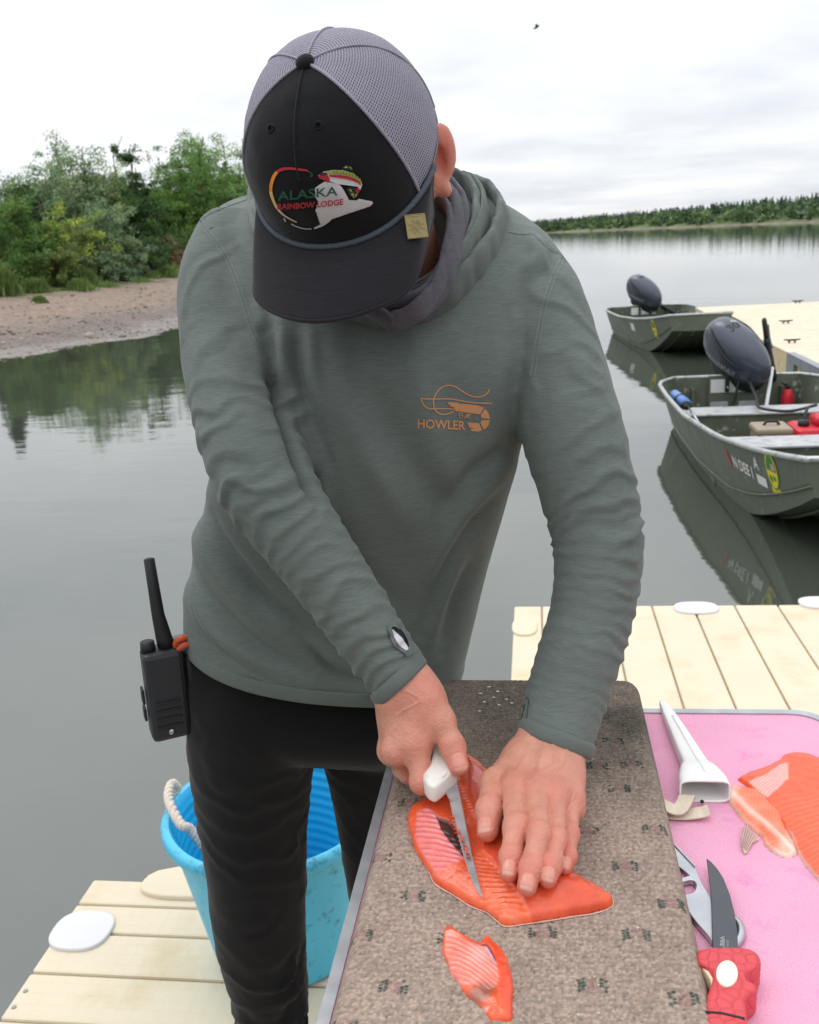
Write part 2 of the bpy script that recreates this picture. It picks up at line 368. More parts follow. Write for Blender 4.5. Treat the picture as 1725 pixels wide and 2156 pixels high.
# ------------------------------------------------------------------ trees and shrubs on the left bank
def leaf_mat(name, c, var=0.3):
    m = pmat(name, c, 0.6, var=var, vscale=1.6, spec=0.25, attr='Col')
    nt = m.node_tree; b = nt.nodes['Principled BSDF']
    tr = nt.nodes.new('ShaderNodeBsdfTranslucent'); mxs = nt.nodes.new('ShaderNodeMixShader'); mxs.inputs[0].default_value = 0.25
    src = b.inputs['Base Color'].links[0].from_socket
    nt.links.new(src, tr.inputs[0]); nt.links.new(b.outputs[0], mxs.inputs[1]); nt.links.new(tr.outputs[0], mxs.inputs[2])
    nt.links.new(mxs.outputs[0], nt.nodes['Material Output'].inputs[0])
    return m
LEAF = leaf_mat('leaf', (1, 1, 1)); BARK = pmat('bark', srgb(92, 82, 72), 0.9, var=0.3, vscale=20, bump=0.5)
def leaves_np(r, centres, rads, per, size, col, cvar=0.32, up=0.3, aspect=0.45):
    n = len(centres) * per
    c = np.repeat(centres, per, 0); rd = np.repeat(rads, per, 0)[:, None]
    off = r.normal(0, 1, (n, 3)); off /= np.linalg.norm(off, axis=1)[:, None] + 1e-9
    off *= (r.random((n, 1)) ** 0.5)
    p = c + off * rd * np.array([1, 1, 0.75])
    a = r.normal(0, 1, (n, 3)); a[:, 2] -= 0.3; a /= np.linalg.norm(a, axis=1)[:, None]
    nn = r.normal(0, 1, (n, 3)) + np.array([0, 0, up * 3]); b = np.cross(a, nn); b /= np.linalg.norm(b, axis=1)[:, None] + 1e-9
    L_ = size * r.uniform(0.6, 1.35, (n, 1)); L_ = L_ * 1.12; W_ = L_ * aspect * 1.2
    quad = np.stack([p - a * L_ * 0.5, p + b * W_ * 0.5, p + a * L_ * 0.5, p - b * W_ * 0.5], 1).reshape(-1, 3)
    clump = np.repeat(r.uniform(1 - cvar, 1 + cvar, len(centres)), per)[:, None] * r.uniform(0.8, 1.2, (n, 1))
    hue = np.repeat(r.uniform(-1, 1, len(centres)), per)[:, None] * np.array([[0.16, 0.04, -0.1]])
    cc = np.asarray(col)[None] * clump * (1 + hue)
    return quad, np.arange(n * 4).reshape(-1, 4), np.repeat(cc, 4, 0)
def make_tree(name, label, cat, base, height, width, col, seed, nclump, per, leaf=0.085, stems=3, low=0.1, shape='round', group=None, bark=None, lean=0.0, aspect=0.45):
    r = np.random.default_rng(seed)
    t = thing(name, label, cat, base, group)
    base = np.array(base, float); wood = []; tips = []
    if shape == 'spruce':
        wood.append(tube_np([base - [0, 0, .1], base + [0.03, 0, height * 0.5], base + [0, 0, height]], [0.028 * height, 0.016 * height, 0.01], 7, 8))
        lev = 26
        for k in range(lev):
            tt = low + (1 - low) * k / lev; L_ = width * 0.5 * (1 - tt) ** 0.85 + 0.06
            for j in range(6):
                a = r.uniform(0, 6.28); c0 = base + [0, 0, tt * height]
                e = c0 + np.array([math.cos(a) * L_, math.sin(a) * L_, -0.22 * L_])
                wood.append(tube_np([c0, (c0 + e) / 2 + [0, 0, 0.04 * L_], e], [0.018, 0.012, 0.004], 4))
                for q in np.linspace(0.25, 1, max(3, int(L_ * 6))): tips.append((c0 + (e - c0) * q, 0.10 + 0.08 * (1 - q)))
    else:
        for s_ in range(stems):
            a = r.uniform(0, 6.28); sp = width * 0.22 * r.uniform(0.2, 1.0) * (1 if stems > 1 else 0.2)
            top = base + np.array([math.cos(a) * sp * 1.6 + lean, math.sin(a) * sp * 1.6, height * r.uniform(0.72, 0.95)])
            mid = base + (top - base) * 0.5 + np.array([r.normal(0, .06), r.normal(0, .06), 0]) * height * 0.4
            stem = smooth_path([base + [math.cos(a) * 0.08, math.sin(a) * 0.08, -.1], mid, top], 9)
            wood.append(tube_np(stem, np.linspace(0.02 * height, 0.006 * height, 9) / max(1, stems) ** 0.4, 6))
            for k in range(int(9 / stems ** 0.4) + 4):
                f = r.uniform(max(low, 0.12), 1.0); p0 = stem[min(int(f * 8), 8)]
                b = r.uniform(0, 6.28); env = math.sin(math.pi * min(max((f * 0.88 + 0.1), 0), 1)) ** 0.6
                L_ = width * 0.5 * env * r.uniform(0.45, 1.05)
                e = p0 + np.array([math.cos(b) * L_, math.sin(b) * L_, L_ * r.uniform(0.1, 0.7)])
                wood.append(tube_np([p0, (p0 + e) / 2 + [0, 0, 0.06 * L_], e], [0.007 * height, 0.005 * height, 0.002 * height], 5))
                for q in (0.4, 0.7, 1.0): tips.append((p0 + (e - p0) * q + r.normal(0, 0.05 * width, 3), width * r.uniform(0.06, 0.13)))
        while len(tips) < nclump:
            p, rd = tips[r.integers(len(tips))]
            q = p + r.normal(0, 0.10 * width, 3)
            if q[2] > base[2] + low * height * 0.8: tips.append((q, width * r.uniform(0.05, 0.13)))
        # whippy shoots above the crown for an uneven outline
        for k in range(int(nclump * 0.12)):
            p, rd = tips[r.integers(len(tips))]
            dr = np.array([r.normal(0, .35), r.normal(0, .35), 1.0]); ln = r.uniform(0.05, 0.14) * height
            if r.random() < 0.8:
                for q in np.linspace(0.2, 1, 7): tips.append((p + dr * ln * q, width * 0.022 * (1.3 - q)))
    v, f = join_np(wood); add('trunk', mesh_np('trunk', v, f), bark or BARK, t)
    c = np.array([q[0] for q in tips]); rd = np.array([q[1] for q in tips])
    per_ = max(6, int(per * 1.15))
    small = rd < width * 0.04
    parts = [leaves_np(r, c[~small], rd[~small], per_, leaf, col, aspect=aspect)] if shape != 'spruce' else [leaves_np(r, c, rd, per, leaf, col, aspect=aspect)]
    if shape != 'spruce' and small.any(): parts.append(leaves_np(r, c[small], rd[small], 5, leaf * 0.9, col, aspect=aspect))
    o_ = 0; LV, LF, LC = [], [], []
    for a_, b_, c_ in parts: LV.append(a_); LF.append(b_ + o_); LC.append(c_); o_ += len(a_)
    lv, lf, lc = np.concatenate(LV), np.concatenate(LF), np.concatenate(LC)
    me = mesh_np('crown', lv, lf, False); setcol(me, lc); add('crown', me, LEAF, t)
    return t
def bank_at(px, dist):       # foot of a tree seen in column px, dist metres away along the ground
    v = CF + CR * (px - PCX) / FPX + CU * (PCY - 560) / FPX; v = v / np.linalg.norm(v[:2]); p = CAM + v * dist
    z, _ = bank_z(np.array([p[0]]), np.array([p[1]])); return (p[0], p[1], float(z[0]) - 0.03)
def bank_row(px, row):      # foot of a plant seen at column px, row row: march out along the ground
    for dist in np.arange(18, 75, 0.25):
        p = np.array(bank_at(px, dist))
        if proj(p)[1] < row: return dist
    return 75.0
def hgt(px, py, base):       # height that puts the tip of a tree at row py
    d = math.hypot(base[0], base[1]); v = CF + CR * (px - PCX) / FPX + CU * (PCY - py) / FPX
    return CAM[2] + v[2] / np.linalg.norm(v[:2]) * d - base[2]
OLIVE, MID, WILLOW, DARK, YEL, BIRCH, SPR = [np.array(srgb(*c)) * 1.0 for c in ((122, 138, 78), (92, 124, 60), (128, 150, 112), (66, 92, 50), (150, 168, 82), (116, 148, 84), (46, 62, 48))]
G_T = 'trees on the left river bank'; G_S = 'shrubs on the left river bank'
TREES = [  # name, label, px, dist, top row, width m, colour, seed, clumps, per, leaf, stems, low
 ('willow_tree', 'tall pale green willow with loose feathery top, left of the dark narrow tree', 165, 38, 322, 3.6, WILLOW, 11, 210, 62, .10, 4, .12),
 ('willow_tree', 'grey green willow with rounded top just left of the dark narrow tree', 222, 39, 345, 2.4, OLIVE, 12, 170, 60, .10, 3, .10),
 ('alder_tree', 'dark narrow tree with a pointed top in the middle of the bank', 293, 40, 306, 1.9, DARK * 1.15, 13, 170, 75, .10, 5, .06),
 ('birch_tree', 'tall light green birch right beside the cap, tallest tree on the bank', 452, 42, 274, 3.4, BIRCH, 14, 230, 60, .10, 3, .10),
 ('birch_tree', 'leafy green birch just left of the tallest birch', 405, 41, 330, 3.0, MID, 24, 200, 60, .10, 3, .05),
 ('birch_tree', 'light green birch close behind the shoulder', 490, 41, 345, 3.0, BIRCH, 25, 200, 60, .10, 3, .03),
 ('birch_tree', 'light green birch half hidden behind the cap', 520, 44, 300, 3.0, BIRCH, 15, 170, 55, .10, 3, .10),
 ('alder_tree', 'dark green alder filling the gap between narrow tree and tall birch', 362, 43, 372, 2.8, MID, 16, 190, 68, .10, 3, .03),
 ('alder_tree', 'dark green alder standing low behind the far left shrubs', 60, 42, 415, 4.2, DARK, 17, 190, 68, .10, 4, .03),
 ('alder_tree', 'dense dark alder behind the silvery shrub', 265, 37, 420, 2.6, DARK, 18, 180, 78, .10, 3, .02),
 ('alder_tree', 'rounded green alder rising behind the yellowish shrub', 110, 41, 400, 3.0, MID, 20, 190, 66, .10, 4, .02),
 ('alder_tree', 'mid green alder between the grey willow and the narrow tree', 250, 42, 385, 2.8, MID, 21, 190, 66, .10, 4, .02),
 ('alder_tree', 'leafy alder with dark trunks below the tall birch', 415, 40, 395, 2.6, MID, 19, 180, 62, .10, 3, .05),
]
for k, (nm, lab, px, dist, top, w, col, seed, ncl, per, lf, st, lo) in enumerate(TREES):
    b = bank_at(px, bank_row(px, 592 - 0.03 * px) + (dist - 37) * 1.0 + 3.0); make_tree(nm, lab, 'tree', b, hgt(px, top, b) * 1.07, w * 1.3, col * 1.12, seed, int(ncl * 1.8), per, lf, st, lo, group=G_T)
b = bank_at(-22, 43); make_tree('spruce_tree', 'dark spruce cut off by the left edge of the picture', 'tree', b, hgt(-22, 330, b), 2.2, SPR * 0.7, 31, 0, 34, 0.13, shape='spruce', aspect=0.22)
SHRUBS = [
 ('willow_shrub', 'broad green shrub at the far left of the bank', 20, 32, 425, 2.6, MID, 41, 120, 62),
 ('willow_shrub', 'yellowish shrub with pale flower heads below the tall willow', 140, 33.5, 455, 2.5, YEL * .86, 42, 130, 60),
 ('willow_shrub', 'low olive shrub at the edge of the gravel, left of the tall grass', 108, 30.5, 520, 1.7, OLIVE, 43, 90, 60),
 ('willow_shrub', 'grey green willow shrub in the centre of the bank', 205, 34.5, 430, 2.4, WILLOW, 44, 130, 60),
 ('willow_shrub', 'silvery green shrub right of centre at the edge of the gravel', 250, 32.5, 487, 1.9, WILLOW, 45, 110, 64),
 ('willow_shrub', 'low bluish shrub beside the silvery shrub', 215, 31.5, 535, 1.5, WILLOW * .9, 46, 80, 60),
 ('willow_shrub', 'bright green shrub under the tall birch', 368, 40, 480, 2.2, MID, 47, 110, 62),
 ('dead_shrub', 'brown half dead shrub in front of the birch trunks', 357, 38, 490, 1.3, np.array(srgb(158, 140, 110)), 48, 45, 34),
 ('willow_shrub', 'mid green shrub filling in behind the olive shrub', 72, 34, 470, 2.2, MID, 49, 110, 62),
 ('willow_shrub', 'dark leafy shrub below the dark narrow tree', 300, 36.5, 500, 2.2, DARK * 1.1, 50, 110, 62),
]
for nm, lab, px, dist, top, w, col, seed, ncl, per in SHRUBS:
    b = bank_at(px, bank_row(px, 612 - 0.07 * px) + (dist - 31) * 0.6); make_tree(nm, lab, 'shrub', b, hgt(px, top, b), w * 1.2, col * 1.1, seed, int(ncl * 1.5), per, 0.085, 6, 0.0, group=G_S)
def grass_clump(label, px, dist, top, w, col, seed, n=900):
    r = np.random.default_rng(seed); b = np.array(bank_at(px, bank_row(px, dist))); h = hgt(px, top, b)
    p = np.stack([r.normal(0, w * 0.24, n), r.normal(0, w * 0.24, n), np.zeros(n)], -1) + b
    a = r.uniform(0, 6.28, n); le = h * r.uniform(0.55, 1.05, n) * np.exp(-((p[:, 0] - b[0]) ** 2 + (p[:, 1] - b[1]) ** 2) / (0.5 * w * w))
    out = np.stack([np.cos(a), np.sin(a), 0 * a], -1); wd = np.stack([-np.sin(a), np.cos(a), 0 * a], -1) * 0.014
    m1 = p + out * (le * 0.12)[:, None] + np.array([0, 0, 1]) * (le * 0.6)[:, None]; tp = p + out * (le * 0.42)[:, None] + np.array([0, 0, 1]) * le[:, None]
    v = np.stack([p - wd, p + wd, m1 + wd, m1 - wd, tp], 1).reshape(-1, 3)
    f = []; 
    for k in range(n): f += [(5 * k, 5 * k + 1, 5 * k + 2, 5 * k + 3), (5 * k + 3, 5 * k + 2, 5 * k + 4)]
    me = mesh_np('grass_clump', v, f, False); setcol(me, np.repeat(col[None] * r.uniform(0.7, 1.3, (n, 1)), 5, 0))
    return tag(add('grass_clump', me, LEAF), label, 'grass', 'grass clumps at the edge of the gravel')
GR = np.array(srgb(118, 142, 78)) * 0.85
for lab, px, dist, top, w, sd in [
 ('bright green tall grass clump cut off by the left edge', -8, 626, 545, 1.0, 1), ('grass clump below the olive shrub', 65, 618, 580, .9, 2),
 ('tall fresh green grass right of the olive shrub', 168, 604, 555, 1.3, 3), ('low grass tuft alone on the gravel at the left', 70, 640, 620, .4, 4),
 ('grass clump in front of the tall fresh grass', 160, 614, 582, .8, 5), ('small grass tuft beside the second grass clump', 125, 615, 605, .7, 6),
 ('grass tuft at the foot of the silvery shrub', 215, 606, 590, .9, 7), ('grass clump right of the silvery shrub', 322, 587, 568, .7, 8),
 ('bright grass clump beside the sleeve', 352, 584, 552, 1.2, 9), ('dark grass tuft in front of the narrow tree', 290, 594, 582, .7, 10)]:
    grass_clump(lab, px, dist, top, w, GR * (0.8 + 0.05 * sd), 60 + sd)

# a bird far up over the river
def bird():
    t = thing('bird', 'tiny dark bird flying high over the river', 'bird', at(1130, 57, 40.0))
    c = at(1130, 57, 40.0); dk = flat('bird_dark', (0.02, 0.02, 0.02), 0.8)
    r_, u_ = CR, CU
    tube('body', [c - r_ * .14 - u_ * .08, c, c + r_ * .13 + u_ * .09], [0.01, .05, .012], dk, t, 8, 9)
    for s in (-1, 1):
        w = [c, c + np.array([0, s * .16, .05]) + u_ * .04, c + np.array([0, s * .34, .0]) - r_ * .08]
        tube('wing', w, [.05, .045, .008], dk, t, 6, 9, flat=0.2)
bird()
# ------------------------------------------------------------------ floating dock sections
def dock_mat(name, grid=False):
    m = pmat(name, srgb(212, 199, 174), 0.55, var=0.05, vscale=3.0, bump=0.25, bscale=220, bdist=0.0008, col2=srgb(196, 178, 142), c2scale=5.0, c2lo=0.52, c2hi=0.78, spec=0.35, rvar=0.08)
    if grid:
        nt = m.node_tree; N, L = nt.nodes, nt.links; b = N['Principled BSDF']
        t = N.new('ShaderNodeTexCoord'); br = N.new('ShaderNodeTexBrick'); br.offset = 0.0
        br.inputs['Scale'].default_value = 1.0; br.inputs['Brick Width'].default_value = 0.031; br.inputs['Row Height'].default_value = 0.031
        br.inputs['Mortar Size'].default_value = 0.0011; br.inputs['Mortar Smooth'].default_value = 0.4
        L.new(t.outputs['Object'], br.inputs['Vector'])
        old = b.inputs['Normal'].links[0].from_socket
        bp = N.new('ShaderNodeBump'); bp.invert = True; bp.inputs['Strength'].default_value = 0.45; bp.inputs['Distance'].default_value = 0.0010
        L.new(br.outputs['Fac'], bp.inputs['Height']); L.new(old, bp.inputs['Normal']); L.new(bp.outputs[0], b.inputs['Normal'])
    return m
DK, DKG = dock_mat('dock_plastic'), dock_mat('dock_plastic_grid', True)
DKS = pmat('dock_side', srgb(206, 188, 150), 0.6, var=0.1, vscale=5, col2=srgb(120, 104, 70), c2scale=5.0, c2lo=0.55, c2hi=0.75)
WHITE_LID = pmat('white_lid', srgb(208, 206, 208), 0.45, var=0.03); SCREW = pmat('screw_metal', srgb(150, 148, 145), 0.35, 0.9)
def dock(label, x0, x1, y0, y1, cuts, axis, grid_from=0, z=0.0, gap=0.006):
    t = thing('floating_dock', label, 'dock', ((x0 + x1) / 2, (y0 + y1) / 2, z - 0.42))
    box('float_body', (x0 + .004, y0 + .004, z - 0.42), (x1 - .004, y1 - .004, z - 0.016), DKS, t, 0.02)
    for k in range(len(cuts) - 1):
        a, b = cuts[k] + gap / 2, cuts[k + 1] - gap / 2
        lo, hi = ((x0, a, z - 0.028), (x1, b, z)) if axis == 'x' else ((a, y0, z - 0.028), (b, y1, z))
        box('deck_plank', lo, hi, DKG if k < grid_from else DK, t, 0.006)
    return t
def oval(cx, cy, rx, ry, n=36, e=2.6):
    th = np.linspace(0, 2 * np.pi, n, endpoint=False)
    c, s = np.cos(th), np.sin(th)
    return np.stack([cx + rx * np.sign(c) * np.abs(c) ** (2 / e), cy + ry * np.sign(s) * np.abs(s) ** (2 / e)], -1)
def screw(p, parent, r=0.006):
    bm = bmesh.new(); bmesh.ops.create_cone(bm, cap_ends=True, segments=12, radius1=r, radius2=r * 0.8, depth=0.003)
    bmesh.ops.translate(bm, verts=bm.verts, vec=Vector(p) + Vector((0, 0, 0.0005))); bmo('screw', bm, SCREW, parent)
ycuts = [0.42, 0.58, 0.74, 0.905, 1.07, 1.235, 1.40, 1.505, 1.64, 1.77, 1.868, 1.963]
dA = dock('cream plastic floating dock section in the left foreground under the bucket', -1.145, 1.9, ycuts[0], ycuts[-1], ycuts, 'x', 10)
xcuts = [-0.112, 0.006, 0.15, 0.292, 0.46, 0.625, 0.792, 0.962, 1.13, 1.30, 1.465, 1.63, 1.9]
dB = dock('cream plastic floating dock section behind the table on the right', xcuts[0], xcuts[-1], 1.969, 3.80, xcuts, 'y', 0)
def lid(label, cx, cy, rx, ry, mat, z=0.0, rot=0.0):
    p = oval(cx, cy, rx, ry)
    if rot:
        c, s = math.cos(rot), math.sin(rot); p = (p - [cx, cy]) @ np.array([[c, s], [-s, c]]) + [cx, cy]
    return tag(prism('pocket_lid', p, z + 0.0005, z + 0.009, mat, None, 0.004), label, 'lid', 'oval pocket lids on the dock')
q = atz(165, 1962, 0.0); lid('white oval lid on the left edge of the dock beside the bucket', q[0] + .01, q[1], 0.072, 0.066, WHITE_LID)
q = atz(1465, 1279, 0.0); lid('white oval lid at the far dock edge behind the left sleeve', q[0], q[1] - .015, 0.088, 0.062, WHITE_LID)
q = atz(1722, 1268, 0.0); lid('white oval lid at the far dock edge cut off at the right', q[0] + .01, q[1] - .015, 0.088, 0.062, WHITE_LID)
q = atz(1110, 1322, 0.0); lid('cream oval lid on the corner of the right dock section', q[0] - .01, q[1], 0.05, 0.085, DK)
# coupling lug on the far edge of the left section
cl = thing('dock_coupling', 'cream coupling lug with a round hole at the far edge behind the bucket', 'coupling', tuple(atz(400, 1850, 0.0)))
q = atz(392, 1868, 0.0); prism('coupling_plate', oval(q[0], q[1] - .0, 0.115, 0.05), 0.0006, 0.012, DK, cl, 0.005)
q2 = atz(392, 1828, 0.0)
cx_ = q2[0] + .02
outer = [(cx_ - .115, 1.966), (cx_ - .115, 1.99), (cx_ - .095, 2.012), (cx_ + .02, 2.055), (cx_ + .05, 2.075), (cx_ + .09, 2.07), (cx_ + .10, 1.966), (cx_ + .045, 1.966), (cx_ + .04, 1.988), (cx_ + .012, 1.998), (cx_ - .012, 1.988), (cx_ - .016, 1.966)]
prism('coupling_lug', outer, -0.10, -0.004, DK, cl, 0.006)
for px, py in [(54, 2087), (28, 2121)]:
    q = atz(px, py, 0.0); screw((max(q[0], -1.13), q[1], 0.0), dA)
# far dock along the right with the moored boats
x0 = 2.75
dC = dock('long cream floating dock beyond the boats on the right', x0, x0 + 4.2, 8.2, 17.3, [8.2 + 0.35 * k for k in range(27)], 'x', 0, z=0.08)
GALV = pmat('galvanised_plate', srgb(150, 156, 162), 0.45, 0.7, var=0.15, vscale=6, bump=0.1)
pl = thing('dock_side_plate', 'grey metal plate with slots on the side of the far dock', 'plate', (x0 - .02, 9.6, -0.3))
bm = bmesh.new()
for (a, b, c, d) in [(8.5, 10.9, .0, .075), (8.5, 10.9, -.36, -.2), (8.5, 8.75, -.2, 0), (9.0, 9.55, -.2, 0), (9.8, 10.35, -.2, 0), (10.6, 10.9, -.2, 0)]:
    box_bm(bm, (x0 - .035, a, c), (x0 - .001, b, d - .001))
bmo('plate', bm, GALV, pl)
box('top_angle', (x0 - .036, 8.5, .0765), (x0 + .05, 10.9, .088), GALV, pl)
CLEAT = pmat('cleat_iron', srgb(48, 48, 50), 0.5, 0.6)
for lab, px, py in [('dark mooring cleat at the far end of the far dock', 1680, 638), ('dark mooring cleat in the middle of the far dock', 1668, 722), ('dark cleat on the far dock left of the tilted motor handle', 1655, 681)]:
    c = atz(px, py, 0.08); t = thing('mooring_cleat', lab, 'cleat', tuple(c), 'mooring cleats on the far dock')
    c[0] = max(c[0], x0 + .1)
    t.location = Vector(c)
    for s in (-1, 1): tube('post', [c + [s * .032, 0, 0], c + [s * .03, 0, .035]], [.012, .009], CLEAT, t)
    tube('horn', [c + [-.095, 0, .042], c + [-.04, 0, .036], c + [.04, 0, .036], c + [.095, 0, .042]], [.006, .011, .011, .006], CLEAT, t, 8, 14)
# ------------------------------------------------------------------ lettering and flat marks laid on surfaces
def text_poly(s, bold=0.0, shear=0.0, space=1.0):
    cu = bpy.data.curves.new('lettering', 'FONT'); cu.body = s; cu.size = 1.0; cu.align_x = 'CENTER'; cu.offset = bold; cu.shear = shear
    cu.space_character = space; cu.resolution_u = 3
    o = bpy.data.objects.new('lettering', cu); COL.objects.link(o)
    dg = bpy.context.evaluated_depsgraph_get(); me = bpy.data.meshes.new_from_object(o.evaluated_get(dg))
    v = np.array([q.co[:2] for q in me.vertices]); f = [tuple(p.vertices) for p in me.polygons]
    bpy.data.objects.remove(o); bpy.data.curves.remove(cu); bpy.data.meshes.remove(me)
    v[:, 1] -= 0.34
    return v, f
def subdiv2d(v, f, maxlen):
    bm = bmesh.new(); vs_ = [bm.verts.new((p[0], p[1], 0)) for p in v]
    for q in f:
        try: bm.faces.new([vs_[i] for i in q])
        except ValueError: pass
    bmesh.ops.triangulate(bm, faces=bm.faces)
    for _ in range(5):
        es = [e for e in bm.edges if e.calc_length() > maxlen]
        if not es: break
        bmesh.ops.subdivide_edges(bm, edges=es, cuts=1); bmesh.ops.triangulate(bm, faces=bm.faces)
    bm.verts.index_update()
    V = np.array([q.co[:2] for q in bm.verts]); F = [tuple(q.index for q in p.verts) for p in bm.faces]; bm.free()
    return V, F
def bvh_of(o):
    me = o.data; return BVHTree.FromPolygons([q.co.copy() for q in me.vertices], [tuple(p.vertices) for p in me.polygons])
def lay(name, parts, to3d, direction, bvh, off, mat, parent, maxlen=None):
    """parts: list of (2-D verts, faces); to3d maps 2-D to 3-D; each point is dropped onto the surface along direction(p)."""
    V, F_ = join_np([(np.c_[v, np.zeros(len(v))], f) for v, f in parts]); V = V[:, :2]
    if maxlen: V, F_ = subdiv2d(V, F_, maxlen)
    out = []
    for p in V:
        q = Vector(to3d(p)); d = Vector(direction(q) if callable(direction) else direction).normalized()
        h, n_, _, _ = bvh.ray_cast(q - d * 0.6, d)
        if h is None: h, n_, _, _ = bvh.find_nearest(q)
        if n_.dot(d) > 0: n_ = -n_
        out.append(tuple(h + n_ * off))
    me = mesh_np(name, np.array(out), F_, True)
    return add(name, me, mat, parent)
def stroke2d(pts, w, n=40, smooth=True):
    c = smooth_path(pts, n) if smooth else np.asarray(pts, float)
    w = np.interp(np.linspace(0, 1, len(c)), np.linspace(0, 1, np.size(w)), np.ravel(w)) if np.ndim(w) else np.full(len(c), w)
    t = np.gradient(c, axis=0); t /= np.linalg.norm(t, axis=1)[:, None] + 1e-12; nn_ = np.stack([-t[:, 1], t[:, 0]], -1) * (w / 2)[:, None]
    v = np.concatenate([c + nn_, c - nn_]); k = len(c)
    return v, [(i, i + 1, k + i + 1, k + i) for i in range(k - 1)]
def ngon2d(pts): return np.asarray(pts, float), [tuple(range(len(pts)))]
def oval2d(cx, cy, rx, ry, n=32, rot=0.0):
    th = np.linspace(0, 2 * np.pi, n, endpoint=False); p = np.stack([rx * np.cos(th), ry * np.sin(th)], -1)
    c, s = math.cos(rot), math.sin(rot); return ngon2d(p @ np.array([[c, s], [-s, c]]) + [cx, cy])

# ------------------------------------------------------------------ flat-bottomed aluminium boats
HULL = pmat('boat_green_paint', srgb(96, 104, 88), 0.5, 0.15, var=0.14, vscale=5, col2=srgb(150, 152, 140), c2scale=14, c2lo=0.62, c2hi=0.72, bump=0.12, bscale=30, rvar=0.1)
HULL_IN = pmat('boat_inside_paint', srgb(92, 100, 84), 0.6, 0.1, var=0.18, vscale=6, col2=srgb(176, 176, 168), c2scale=9, c2lo=0.60, c2hi=0.68, bump=0.15, bscale=40)
BARE = pmat('bare_aluminium', srgb(178, 180, 178), 0.4, 0.55, var=0.15, vscale=14, col2=srgb(120, 126, 116), c2scale=20, c2lo=0.55, c2hi=0.65)
WORN = pmat('worn_bench_top', srgb(186, 188, 190), 0.5, 0.35, var=0.15, vscale=(12), col2=srgb(126, 130, 122), c2scale=9, c2lo=0.52, c2hi=0.66, stretch=(1, 3, 1))
PRINT_W = flat('print_white', srgb(226, 226, 224), 0.5); PRINT_R = flat('print_red', srgb(196, 54, 52), 0.5); PRINT_G = flat('print_green', srgb(40, 128, 56), 0.5); PRINT_Y = flat('print_yellow', srgb(228, 206, 48), 0.5)
PRINT_S = flat('print_silver', srgb(150, 154, 156), 0.4)
BL = 4.4
bx = np.array([0, .06, .28, 1.0, 2.0, 3.0, 3.5, 3.9, 4.2, BL]); gh = np.array([.60, .64, .78, .79, .78, .70, .63, .56, .50, .45]); gz = np.array([.52, .52, .52, .52, .53, .57, .61, .65, .69, .72])
ch_ = np.array([.54, .56, .60, .61, .60, .54, .49, .45, .42, .40]); cz = np.array([0, 0, 0, 0, 0, .03, .13, .27, .40, .50])
